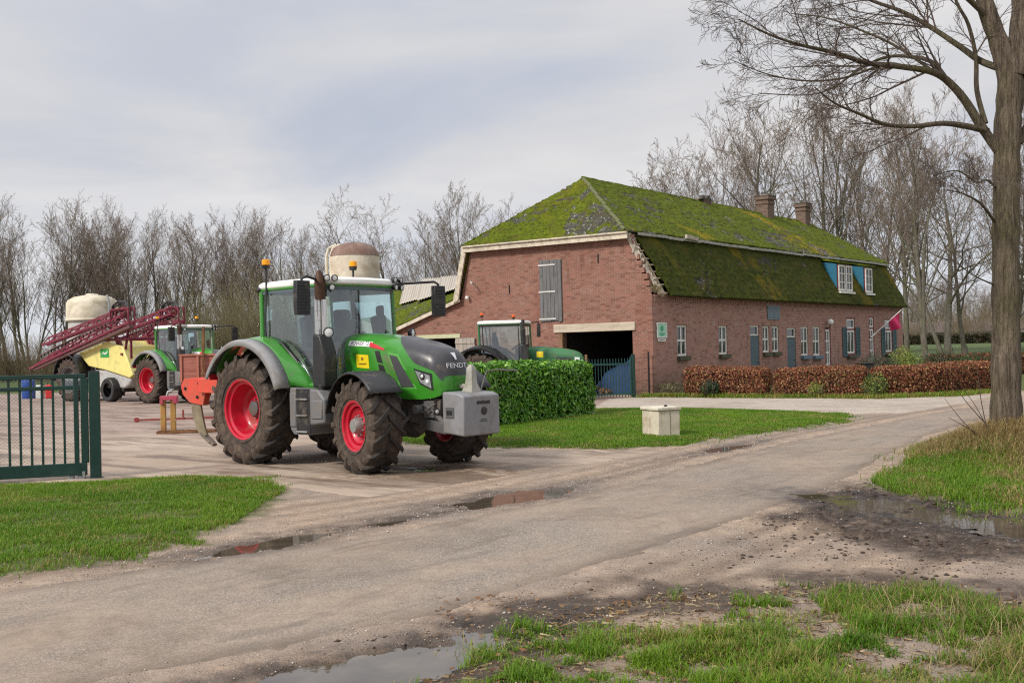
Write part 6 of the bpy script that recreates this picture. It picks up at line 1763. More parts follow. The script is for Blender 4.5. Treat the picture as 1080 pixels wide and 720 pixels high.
    limb([W(1052, 200), W(1042, 190, -.2), W(1030, 192, -.5), W(1010, 180, -.8), W(985, 185, -1.)], 2.2, .6, 8, 1.1)
    limb([W(1048, 300), W(1030, 292, -.2), W(1012, 280, -.4)], 1.5, .5, 6, .8)
    limb([W(1075, 150), W(1100, 110), W(1150, 70), W(1210, 30)], 7, 1, 10, 2); limb([W(1078, 50), W(1110, 0), W(1160, -40), W(1230, -60)], 6, 1, 10, 2)
    limb([W(1085, -30), W(1060, -100), W(1020, -150), W(960, -180)], 5, 1, 10, 2)
    # suckers at the foot
    for (a, b, c_) in (((1046, 462), (1030, 430), (1012, 405)), ((1044, 466), (1022, 452), (1000, 440)), ((1045, 470), (1035, 425), (1030, 385)), ((1047, 455), (1020, 425), (1002, 400)), ((1042, 470), (1016, 445), (996, 420)), ((1050, 468), (1062, 440), (1052, 398))):
        P = smooth([W(*a, -.5), W(*b, -.6), W(*c_, -.8)], 4); S.add(P, np.linspace(.010, .003, len(P)), 4)
    T.mesh('trunk', MAT_bark('mossy lime bark', (.075, .056, .041), (.25, .20, .15), (.14, .13, .055), .6), e)
    L.mesh('limb', MAT_bark('limb bark', (.08, .064, .048), (.20, .165, .12), (.13, .12, .05), .6), e); S.mesh('twigs', paint('dark lime twig', (.10, .075, .06), .9, var=.25), e)['kind'] = 'stuff'
big_tree()

# ---- leafy hedges
def leaf_mesh(name, P, N, size, asp, col, mat, seed, parent=None, droop=.25, jit=.6):
    r = np.random.default_rng(seed); n = len(P)
    N = N + r.normal(0, jit, (n, 3)); N /= np.linalg.norm(N, axis=1)[:, None]
    t = r.normal(0, 1, (n, 3)) + np.array((0, 0, droop)); t -= N * (t * N).sum(1)[:, None]; t /= np.linalg.norm(t, axis=1)[:, None]; b = np.cross(N, t)
    s = (size * (.6 + .7 * r.random(n)))[:, None]
    V = np.zeros((n, 6, 3))
    V[:, 0] = P - t * s * .5; V[:, 1] = P + b * s * asp * .5 + N * s * .10 - t * s * .05; V[:, 2] = P + t * s * .5 - N * s * .08; V[:, 3] = P - b * s * asp * .5 + N * s * .10 - t * s * .05
    V[:, 4] = P - t * s * .02; V[:, 5] = P + t * s * .3
    k = (np.arange(n) * 6)[:, None]
    Q = np.concatenate([k + np.array([[0, 4, 1, 1]])[:, :3].repeat(1, 0)]) if False else None
    Tt = np.concatenate([k + np.array([[0, 1, 4]]), k + np.array([[4, 1, 2]]), k + np.array([[0, 4, 3]]), k + np.array([[4, 2, 3]])])
    return np_mesh(name, V.reshape(-1, 3), Tt, None, mat, parent, False, {'tint': np.repeat(col, 6, 0)})

def box_points(r, n, L, Wd, H, rnd=.2):
    """points on the faces of a clipped hedge, x along, y depth (front at 0), z up"""
    A = np.array([L * H, L * H * .4, L * Wd, Wd * H, Wd * H]); f = r.choice(5, n, p=A / A.sum())
    x = r.random(n) * L; y = r.random(n) * Wd; z = r.random(n) * H; N = np.zeros((n, 3))
    for k, (ax, val, nn) in enumerate(((1, 0, (0, -1, 0)), (1, Wd, (0, 1, 0)), (2, H, (0, 0, 1)), (0, 0, (-1, 0, 0)), (0, L, (1, 0, 0)))):
        m = f == k; (x, y, z)[ax][m] = val; N[m] = nn
    P = np.stack([x, y, z], -1)
    c = np.clip(P, [rnd, rnd, 0], [L - rnd, Wd - rnd, H - rnd]); d = P - c; ln = np.linalg.norm(d, axis=1)[:, None]
    P = np.where(ln > rnd, c + d / (ln + 1e-9) * rnd, P); N = np.where(ln > 1e-3, N * .5 + d / (ln + 1e-9) * .5, N)
    return P, N

def hedge(name, label, cat, a, b, depth, H, n, size, asp, cols, mat, core, seed, group=None, gaps=0., bump=.09, jit=.55):
    r = np.random.default_rng(seed); a = np.array(a); b = np.array(b); L = np.linalg.norm(b - a); ang = math.atan2(b[1] - a[1], b[0] - a[0])
    e = thing(name, label, cat, (a[0], a[1], tz(a[0], a[1]) - .02), ang, group)
    P, N = box_points(r, n, L, depth, H)
    w = fbm(P[:, 0] * 1.4 + P[:, 1] * 2, P[:, 2] * 1.6, 3, seed); w2 = fbm(P[:, 0] * 6, P[:, 2] * 6 + P[:, 1] * 4, 2, seed + 3)
    P = P + N * (bump * 2.2 * w + bump * w2 + r.uniform(-.10, .05, n))[:, None]
    keep = P[:, 2] > .03
    if gaps:
        thin = sstep(.25, .55, vnoise(P[:, 0] * 1.6, P[:, 2] * 1.5, seed + 7) + .6 * P[:, 2] / H - .1); keep &= r.random(n) < np.clip(thin + (1 - gaps), 0, 1)
    P, N = P[keep], N[keep]
    base = np.array(cols)[r.integers(0, len(cols), len(P))] * (.65 + .7 * r.random((len(P), 1)))
    leaf_mesh('foliage', P, N, size, asp, base, mat, seed + 1, e, .25, jit)
    # woody core with stems
    T = Tubes()
    for k in range(int(L * 9)):
        p = np.array([r.uniform(.08, L - .08), r.uniform(.15, depth - .15), 0]); T.add(path(r, p, np.array([r.normal(0, .15), r.normal(0, .15), 1]), H * r.uniform(.7, .97), 4, .12, .02), np.linspace(.014, .005, 5), 4)
    T.mesh('stem', M_BRUSH, e)['kind'] = 'stuff'
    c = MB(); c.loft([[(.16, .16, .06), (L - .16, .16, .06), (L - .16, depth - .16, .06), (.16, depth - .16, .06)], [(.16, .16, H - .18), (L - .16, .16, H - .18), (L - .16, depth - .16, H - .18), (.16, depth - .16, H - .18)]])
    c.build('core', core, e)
    return e

def MAT_leaf(name, rough, trans, spec=.5):
    m, t = new_mat(name); c = t.attr('tint', 'Color'); bset(t, c, rough, 0, None, spec)
    tr = t.new('ShaderNodeBsdfTranslucent'); t.l.new(c, tr.inputs[0]); mx = t.new('ShaderNodeMixShader'); mx.inputs[0].default_value = trans
    t.l.new(t.b.outputs[0], mx.inputs[1]); t.l.new(tr.outputs[0], mx.inputs[2]); t.l.new(mx.outputs[0], t.out.inputs[0]); return m
M_LAUREL = MAT_leaf('glossy laurel leaf', .36, .15, .6); M_BEECH = MAT_leaf('dry copper leaf', .6, .3, .3); M_LEAF = MAT_leaf('garden leaf', .5, .2)
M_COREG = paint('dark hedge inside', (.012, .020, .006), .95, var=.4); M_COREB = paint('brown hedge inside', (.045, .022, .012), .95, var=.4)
LAUREL = [(.09, .26, .018), (.14, .34, .022), (.07, .20, .018), (.24, .42, .04), (.11, .29, .02)]
BEECH = [(.31, .105, .055), (.21, .068, .042), (.43, .19, .095), (.27, .09, .058), (.15, .052, .033), (.48, .28, .13), (.16, .13, .04)]
hedge('laurel_hedge', 'dense clipped evergreen hedge with glossy leaves right of the tractor', 'hedge', (-1.42, 24.25), (2.2, 29.4), 1.3, 1.42, 19000, .125, .42, LAUREL, M_LAUREL, M_COREG, 5, None, 0, .10, .6)
GB = 'copper coloured hedge sections in front of the farmhouse'
for i, (a, b, lb, H) in enumerate([((6.05, 38.9), (8.55, 37.1), 'copper hedge section nearest the barn, below the first farmhouse windows', 1.02), ((8.8, 36.9), (11.35, 35.25), 'copper hedge section below the two blue doors', 1.0), ((11.85, 34.95), (13.8, 35.55), 'copper hedge section right of the yellow green weeds', .98), ((13.85, 35.6), (16.9, 37.8), 'copper hedge section reaching the big roadside tree', 1.02)]):
    hedge('copper_hedge', lb, 'hedge', a, b, .75, H, 8500, .075, .6, BEECH, M_BEECH, M_COREB, 60 + i, GB, .45, .07, .75)
hedge('garden_hedge', 'low brown garden hedge at the far end of the farmhouse under the bare trees', 'hedge', (20.3, 52.5), (26, 53.5), .9, 1.05, 7000, .10, .6, BEECH[:2] + [(.10, .08, .03)] * 2, M_BEECH, M_COREB, 71, None, .3, .1, .75)

def shrub(name, label, cat, loc, rad, h, n, size, cols, mat, seed, group=None, asp=.5):
    r = np.random.default_rng(seed); e = thing(name, label, cat, (*loc, tz(*loc)), 0, group)
    u = r.normal(0, 1, (n, 3)); u /= np.linalg.norm(u, axis=1)[:, None]; k = r.random(n) ** .45
    bump = 1 + .7 * fbm(u[:, 0] * 2.2 + 5, u[:, 1] * 2.2 + u[:, 2] * 2, 3, seed)
    P = u * (k * bump)[:, None] * np.array((rad, rad, h * .55)) + np.array((0, 0, h * .5)); m = P[:, 2] > .02; P, N = P[m], u[m]
    c = np.array(cols)[r.integers(0, len(cols), len(P))] * (.6 + .8 * r.random((len(P), 1)))
    leaf_mesh('foliage', P, N, size, asp, c, mat, seed + 1, e, .4, .8)
    T = Tubes()
    for k in range(14): T.add(path(r, (0, 0, 0), np.array([r.normal(0, .6), r.normal(0, .6), 1]), h * .85, 4, .1, .02), np.linspace(.02, .006, 5), 4)
    T.mesh('stem', M_BRUSH, e)['kind'] = 'stuff'
GREEN = [(.05, .12, .02), (.03, .08, .02), (.07, .15, .025)]; YG = [(.20, .26, .03), (.12, .20, .03), (.28, .28, .06)]; DK = [(.022, .045, .022), (.035, .06, .03), (.05, .055, .03)]
shrub('yellow_shrub', 'yellow green round shrub at the end of the farmhouse', 'shrub', (17.8, 49.5), .75, 1.5, 2600, .09, YG, M_LEAF, 81)
shrub('dark_shrub', 'dark shrub under the last shuttered farmhouse window', 'shrub', (16.3, 48.5), .9, 1.25, 2600, .08, DK, M_LEAF, 82)
shrub('grey_shrub', 'brownish grey shrub beside the black garden bin', 'shrub', (15.5, 47.2), .6, 1.05, 1500, .08, [(.12, .085, .05), (.07, .06, .035), (.05, .06, .03)], M_LEAF, 83)
shrub('conifer_shrub', 'low blue green conifer in front of the far garden hedge', 'shrub', (19.6, 50.2), 1.0, 1.2, 2600, .08, DK + GREEN[1:2], M_LEAF, 84)
shrub('evergreen_shrub', 'second low green shrub farther right before the far garden hedge', 'shrub', (21.3, 50.8), .95, 1.1, 2400, .08, DK[:1] + GREEN[:2], M_LEAF, 85)
shrub('weed_clump', 'yellow green weeds in the gap of the copper hedge', 'weeds', (11.6, 34.9), .42, .75, 1100, .07, YG + GREEN, M_LEAF, 86)
shrub('young_shrub', 'small dark green plant in front of the copper hedge near the barn', 'shrub', (6.85, 37.9), .36, .62, 700, .09, GREEN[1:2] + DK, M_LEAF, 87)
shrub('weed_clump', 'dull olive weeds at the foot of the barn corner', 'weeds', (5.75, 39.9), .65, .5, 900, .06, [(.10, .11, .035), (.15, .13, .06)], M_LEAF, 88)
shrub('weed_clump', 'pale green weeds in the copper hedge below the glazed door', 'weeds', (9.9, 35.7), .28, .55, 500, .06, YG, M_LEAF, 89)
shrub('gable_weeds', 'tuft of grass growing on the broken wall top at the barn corner', 'weeds', (5.32, 40.05), .28, .35, 500, .05, [(.13, .14, .03), (.24, .20, .08)], M_LEAF, 90, None, .25)
bpy.data.objects['gable_weeds'].location.z = 3.78
# ================================================================== sprayer, implements, gates, small things
M_MAROON = paint('maroon boom paint', (.17, .012, .035), .45, var=.2, dirt=(.16, .10, .08), dirt_amt=.3)
M_CREAMY = paint('pale yellow tank plastic', (.74, .66, .22), .4, var=.06, dirt=(.40, .34, .16), dirt_amt=.25, dirt_scale=2)
M_POLY = paint('dirty cream polyester', (.66, .60, .47), .6, var=.1, dirt=(.30, .25, .13), dirt_amt=.5, dirt_scale=1.2)
M_LTANK = paint('light grey plastic', (.44, .44, .43), .5, var=.08, dirt=(.25, .2, .15), dirt_amt=.3)
M_GATE = paint('dark green gate paint', (.005, .034, .026), .38, var=.15)
M_TEAL = paint('teal fence paint', (.008, .06, .055), .45, var=.2)
M_WIRE = paint('galvanised wire', (.30, .31, .31), .45, .6)
M_ORANGE = paint('orange red implement paint', (.62, .065, .035), .42, var=.08, dirt=(.25, .12, .07), dirt_amt=.35)
M_RUSTRED = MAT_wood('flaking red bin boards', (.22, .065, .045), (.42, .17, .13), .8, 'x', .5)
M_RUSTY = paint('rusty steel', (.17, .075, .035), .85, .3, var=.3, dirt=(.32, .17, .07), dirt_amt=.4)
M_STEELWORN = paint('worn grey steel', (.20, .17, .135), .5, .5, var=.25)

def sprayer():
    E = thing('crop_sprayer', 'trailed sprayer with a pale yellow tank and folded maroon booms behind the far tractor', 'sprayer', (-18.55, 48.25, tz(-18.55, 48.25)), R(-38))
    for s in (-1, 1): wheel('wheel', .95, .58, .46, 20, (0, s * 1.0, .95), 0, E, s, False, M_DGREY)
    for s in (-1, 1):
        rows = []
        for k in range(15):
            a = R(lerp(185, -8, k / 14)); rows.append([(1.08 * math.cos(a), s * .72, .98 + 1.08 * math.sin(a)), (1.08 * math.cos(a), s * 1.28, .98 + 1.08 * math.sin(a)), (1.02 * math.cos(a), s * 1.3, .98 + 1.02 * math.sin(a))])
        m = MB(); m.loft(rows, closed=False, caps=False); m.build('fender', M_BLACKP, E, None, 40, solid=.02)
    c = MB(); c.bb(-1.4, 4.2, -.35, .35, .85, 1.05); c.cyl((0, -1, .95), (0, 1, .95), .1); c.bar((4.1, 0, .9), (6.0, 0, .72), .16, .18); c.bb(-1.7, -1.35, -.9, .9, .8, 1.5)
    c.bb(4.0, 4.5, -.5, .5, .7, 1.0); c.build('chassis', M_DGREY, E, .015)
    def ring(pts, w0, w1):
        return pts
    t = MB(); poly = [(.36, 2.1), (1.2, 2.28), (2.05, 2.49), (2.76, 2.56), (2.98, 2.44), (3.25, 2.40), (3.76, 2.32), (4.05, 1.85), (4.46, 1.12), (4.21, 1.0), (3.3, 1.18), (2.46, 1.34), (1.15, 1.52)]
    t.prism(poly, -.92, .92, (0, 0, 0), (1, 0, 0), (0, 0, 1), (0, 1, 0)); tk = t.build('spray_tank', M_CREAMY, E, .14, seg=4)
    e = MB(); e.bb(2.12, 2.76, -.935, -.925, 1.88, 2.24); em = e.build('tank_emblem', paint('emblem green', (.03, .30, .06), .5), tk)
    e = MB(); e.prism([(2.2, 1.98), (2.34, 2.12), (2.5, 2.06), (2.68, 2.16), (2.68, 2.10), (2.5, 1.99), (2.34, 2.05)], .936, .94, (0, 0, 0), (1, 0, 0), (0, 0, 1), (0, -1, 0)); e.build('emblem_leaf', M_WHITE, em, None, None)
    e = MB(); e.cyl((1.6, 0, 2.3), (1.6, 0, 2.62), .26, None, 20); e.build('tank_lid', M_BLACKP, tk, .02)
    l = MB(); l.prism([(1.5, 1.36), (2.4, 1.33), (3.2, 1.16), (4.26, .98), (4.05, .72), (3.7, .58), (1.9, .58), (1.45, .8)], -.84, .84, (0, 0, 0), (1, 0, 0), (0, 0, 1), (0, 1, 0)); l.build('rinse_tank', M_LTANK, E, .08, seg=3)
    w = MB(); [w.lathe([(.30, -.18), (.48, -.2), (.52, -.1), (.52, .1), (.48, .2), (.30, .18)], (2.9, s * .95, .52), (0, 1, 0), 24) for s in (-1,)]; w.bb(2.3, 3.6, -.8, .8, .42, .6); w.build('pump_housing', M_BLACKP, E, .03)
    def truss(y, pts_lo, pts_up, nseg, parent_name):
        b = MB(); lo = [Vector((p[0], y, p[1])) for p in pts_lo]; up = [Vector((p[0], y, p[1])) for p in pts_up]
        dy = Vector((0, .13, 0))
        for a, c_ in ((lo, .10), (up, .07)):
            for s in (-1, 1): b.bar(a[0] + dy * s, a[1] + dy * s, c_ * .6, c_)
        for k in range(nseg + 1):
            q = k / nseg; p0 = lo[0].lerp(lo[1], q); p1 = up[0].lerp(up[1], q)
            for s in (-1, 1): b.bar(p0 + dy * s, p1 + dy * s, .04)
            b.bar(p0 - dy, p0 + dy, .035)
            if k < nseg:
                p2 = lo[0].lerp(lo[1], (k + 1) / nseg)
                for s in (-1, 1): b.bar(p1 + dy * s, p2 + dy * s, .035)
        return b
    for y, dx, dz in ((-1.2, 0, 0), (1.2, -.05, .05)):
        b = truss(y, [(-3.0 + dx, 1.46 + dz), (4.85 + dx, 3.28 + dz)], [(-1.3 + dx, 2.02 + dz), (4.2 + dx, 3.52 + dz)], 10, 'boom')
        o = b.build('spray_boom', M_MAROON, E, .004, None)
        b = truss(y * .93, [(-2.0 + dx, 2.50 + dz), (4.5 + dx, 3.62 + dz)], [(-1.5 + dx, 2.80 + dz), (4.55 + dx, 3.92 + dz)], 9, 'boom'); b.build('boom_section', M_MAROON, o, .004, None)
        b = MB(); b.bar((-2.7 + dx, y, 1.42 + dz), (4.9 + dx, y, 3.12 + dz), .2, .13); b.tube([(-2.2 + dx, y - .1, 2.0 + dz), (1, y - .12, 2.75 + dz), (4.2 + dx, y - .1, 3.35 + dz)], .035, 6); b.tube([(-1.2 + dx, y - .16, 2.25 + dz), (1.5, y - .16, 2.9 + dz), (4.2 + dx, y - .12, 3.5 + dz)], .025, 6)
        b.build('boom_beam', paint('dull boom beam', (.12, .055, .05), .6, var=.25), o, .01)
        b = MB()
        for k in range(22): q = k / 21; b.box((lerp(-1.9, 4.1, q) + dx, y - .16, lerp(2.0, 3.42, q) + dz), (.06, .05, .10))
        b.build('spray_nozzle', M_BLACKP, o); o.children[-1]['kind'] = 'stuff'
        b = MB()
        for (x0, z0) in ((3.6, 3.1), (4.9, 3.15)): b.bar((x0 + dx, y - .14, z0 + dz), (x0 + dx, y - .14, z0 + .72 + dz), .06); b.bar((x0 + dx, y + .14, z0 + dz), (x0 + dx, y + .14, z0 + .72 + dz), .06)
        b.bar((3.6 + dx, y - .14, 3.82 + dz), (4.9 + dx, y - .14, 3.87 + dz), .06); b.bar((3.6 + dx, y + .14, 3.82 + dz), (4.9 + dx, y + .14, 3.87 + dz), .06); b.bar((3.6 + dx, y - .14, 3.2 + dz), (4.9 + dx, y - .14, 3.85 + dz), .05)
        b.build('boom_end_frame', M_MAROON, o, .005, None)
        h = MB(); h.tube([(3.5 + dx, y, 3.7 + dz), (3.55 + dx, y, 4.0 + dz), (4.0 + dx, y, 4.16 + dz), (4.5 + dx, y, 4.12 + dz), (4.75 + dx, y, 3.8 + dz)], .05, 8); h.tube([(3.4 + dx, y + .1, 3.6 + dz), (3.5 + dx, y + .1, 3.95 + dz), (4.0 + dx, y + .1, 4.08 + dz), (4.6 + dx, y + .1, 3.9 + dz)], .035, 8)
        h.build('boom_hose', M_BLACKP, o)
    f = MB()
    for s in (-1, 1):
        f.bar((3.55, s * .75, 1.5), (3.0, s * .75, 2.85), .12); f.bar((4.1, s * .75, 1.3), (3.2, s * .75, 2.7), .1); f.bar((3.0, s * .75, 2.85), (3.15, s * 1.15, 3.2), .1); f.bar((2.2, s * 1.0, 2.6), (4.3, s * .9, 2.62), .1); f.bar((4.3, s * .95, 3.2), (3.8, s * .8, 2.2), .09); f.bar((4.2, s * .8, 2.62), (4.2, s * .8, 1.8), .08)
    for z, x in ((2.62, 2.4), (2.62, 4.1), (2.0, 3.75)): f.bar((x, -1, z), (x, 1, z), .09)
    f.bar((3.3, -1.0, 2.6), (4.3, 1.0, 3.3), .07); f.build('mast', M_MAROON, E, .008, None)
sprayer()

def tanks():
    T = thing('storage_tank', 'weathered cream tank with a domed top behind the sprayer booms', 'tank', (-20.6, 53.6, tz(-20.6, 53.6)))
    m = MB(); m.lathe([(0, 5.02), (.25, 5.02), (.3, 4.96), (.85, 4.86), (1.12, 4.70), (1.2, 4.55), (1.22, 3.75), (1.2, 3.68)], n=40); m.lathe([(1.24, 3.80), (1.27, 3.74), (1.24, 3.68)], n=40); m.build('tank_body', M_POLY, T)
    m = MB(); m.lathe([(1.12, 3.7), (1.14, 1.3), (1.0, .9), (0, .9)], n=40); m.build('tank_base', paint('grey white tank base', (.48, .48, .45), .6, var=.1, dirt=(.3, .27, .2), dirt_amt=.3), T)
    m = MB()
    for k in range(6): a = k * PI / 3; m.cyl((1.0 * math.cos(a), 1.0 * math.sin(a), 0), (1.0 * math.cos(a), 1.0 * math.sin(a), 1.3), .06, None, 8)
    m.tube([(1.0, -.72, 4.9), (1.12, -.78, 4.6), (1.16, -.8, 3.0), (1.16, -.8, 1.0)], .06, 8); m.build('tank_stand', M_WIRE, T); T['label'] = T['label']
    S = thing('feed_silo', 'tall cream silo with a rusty brown domed lid behind the tractor cab', 'silo', (-8.35, 58.5, tz(-8.35, 58.5)))
    m = MB(); m.lathe([(1.32, 7.0), (1.34, 6.95), (1.32, 2.2), (1.25, 2.0), (.3, .9), (0, .9)], n=40); b = m.build('silo_body', paint('cream silo wall', (.60, .54, .42), .65, var=.12, dirt=(.33, .22, .13), dirt_amt=.5, dirt_scale=.9), S)
    m = MB(); m.lathe([(0, 7.72), (.5, 7.70), (1.0, 7.52), (1.28, 7.22), (1.335, 7.02), (1.36, 6.98)], n=40); m.build('silo_lid', paint('rusty silo lid', (.17, .095, .07), .7, var=.25, dirt=(.30, .22, .17), dirt_amt=.5, dirt_scale=1.5), S)
    m = MB()
    for dx in (-1.42, -1.20): m.tube([(dx, -.5, .3), (dx, -.5, 7.0), (dx + .12, -.45, 7.4), (dx + .5, -.3, 7.6)], .075, 8)
    m.build('silo_pipe', M_POLY, S)
    m = MB()
    for k in range(4): a = PI / 4 + k * PI / 2; m.cyl((1.2 * math.cos(a), 1.2 * math.sin(a), 0), (1.2 * math.cos(a), 1.2 * math.sin(a), 2.4), .07, None, 8)
    m.build('silo_leg_frame', M_WIRE, S)
    for (x, y, r, h, col, name, lb) in ((-23.1, 52, .3, .95, (.01, .06, .30), 'blue_barrel', 'blue plastic barrel seen through the sliding gate'),):
        B = thing(name, lb, 'barrel', (x, y, tz(x, y)))
        m = MB(); m.lathe([(0, 0), (r * .95, 0), (r, .04), (r, .3), (r + .02, .32), (r, .34), (r, .62), (r + .02, .64), (r, .66), (r, h - .06), (r * .93, h), (0, h)], n=24); m.build('barrel_body', paint('blue plastic', col, .4), B)
        m = MB(); m.cyl((.12, 0, h), (.12, 0, h + .03), .05, None, 10); m.cyl((-.12, 0, h), (-.12, 0, h + .03), .04, None, 10); m.build('bung', M_BLACKP, B)
    for (x, col, lb) in ((-22.50, (.62, .66, .62), 'white plastic jerrycan between the blue barrel and the red one'), (-22.05, (.55, .02, .02), 'red plastic jerrycan beside the sprayer wheel behind the gate')):
        B = thing('jerrycan', lb, 'jerrycan', (x, 51.9, tz(x, 51.9)), .1)
        m = MB(); m.bb(-.17, .17, -.14, .14, 0, .66); b = m.build('can_body', paint('plastic ' + lb[:5], col, .45), B, .05)
        m = MB(); m.tube([(-.1, 0, .66), (-.1, 0, .76), (.06, 0, .76), (.06, 0, .66)], .02, 6); m.cyl((.12, 0, .64), (.12, 0, .74), .04, None, 10); m.build('handle', M_GATE if 'white' in lb else M_BLACKP, b)
tanks()

def subsoiler():
    E = thing('subsoiler', 'orange red subsoiler with curved worn tines on the back of the main tractor', 'implement', (AX[0], AX[1], .005), R(-42))
    m = MB(); m.bb(-1.72, -1.1, -1.0, 1.0, 1.18, 1.44)
    m.bar((-1.15, -.42, 1.2), (-.85, -.44, .6), .06, .1); m.bar((-1.15, .42, 1.2), (-.85, .44, .6), .06, .1); m.bar((-1.2, 0, 1.4), (-.8, 0, 1.6), .08); fr = m.build('toolbar', M_ORANGE, E, .012)
    for y in (-.86, .0, .86):
        b = MB(); b.prism([(-2.42, 1.30), (-2.30, 1.43), (-1.65, 1.46), (-1.60, 1.18), (-1.68, .95), (-2.14, 1.0), (-2.36, 1.14)], y - .06, y + .06, (0, 0, 0), (1, 0, 0), (0, 0, 1), (0, 1, 0))
        o = b.build('tine_bracket', M_ORANGE, E, .012)
        b = MB()
        for p in ((-2.25, 1.25), (-1.85, 1.1), (-1.8, 1.35)): b.cyl((p[0], y - .085, p[1]), (p[0], y + .085, p[1]), .03, None, 6)
        b.build('bolt', M_IRON, o, None)
        t = MB(); pts = [(-2.0, 1.06, .15), (-1.98, .88, .15), (-1.93, .70, .15), (-1.85, .52, .13), (-1.74, .38, .10)]; rows = []
        for x, z, w in pts: rows.append([(x - w, y - .02, z), (x + w, y - .02, z + .03), (x + w, y + .02, z + .03), (x - w, y + .02, z)])
        t.loft(rows); t.build('tine', paint('earth coloured tine', (.24, .20, .13), .6, .3, var=.25, dirt=(.12, .07, .04), dirt_amt=.4), o, .006)
        t = MB(); t.bar((-1.84, y, .44), (-1.42, y, .24), .09, .05); t.bar((-1.78, y, .42), (-1.50, y, .28), .14, .03); t.build('tine_point', M_STEELWORN, o, .006)
    b = MB(); b.prism([(-1.56, 1.10), (-1.22, 1.02), (-1.20, .74), (-1.55, .66), (-1.74, .72)], -.50, -.40, (0, 0, 0), (1, 0, 0), (0, 0, 1), (0, 1, 0)); b.build('marker_plate', paint('bright orange plate', (.78, .12, .04), .4), E, .008)
    b = MB(); b.prism([(-1.74, .71), (-1.55, .65), (-1.20, .73), (-1.20, .69), (-1.55, .60), (-1.75, .67)], -.505, -.395, (0, 0, 0), (1, 0, 0), (0, 0, 1), (0, 1, 0)); b.build('warning_strip', M_WHITE, E)
    d = MB(); d.lathe([(0, -.02), (.22, -.01), (.27, 0), (.22, .01), (0, .02)], (-1.35, -.62, .50), (.15, 1, .1), 22); d.bar((-1.35, -.55, .5), (-1.3, -.5, 1.2), .07); d.build('coulter_disc', M_RUSTY, E)
subsoiler()

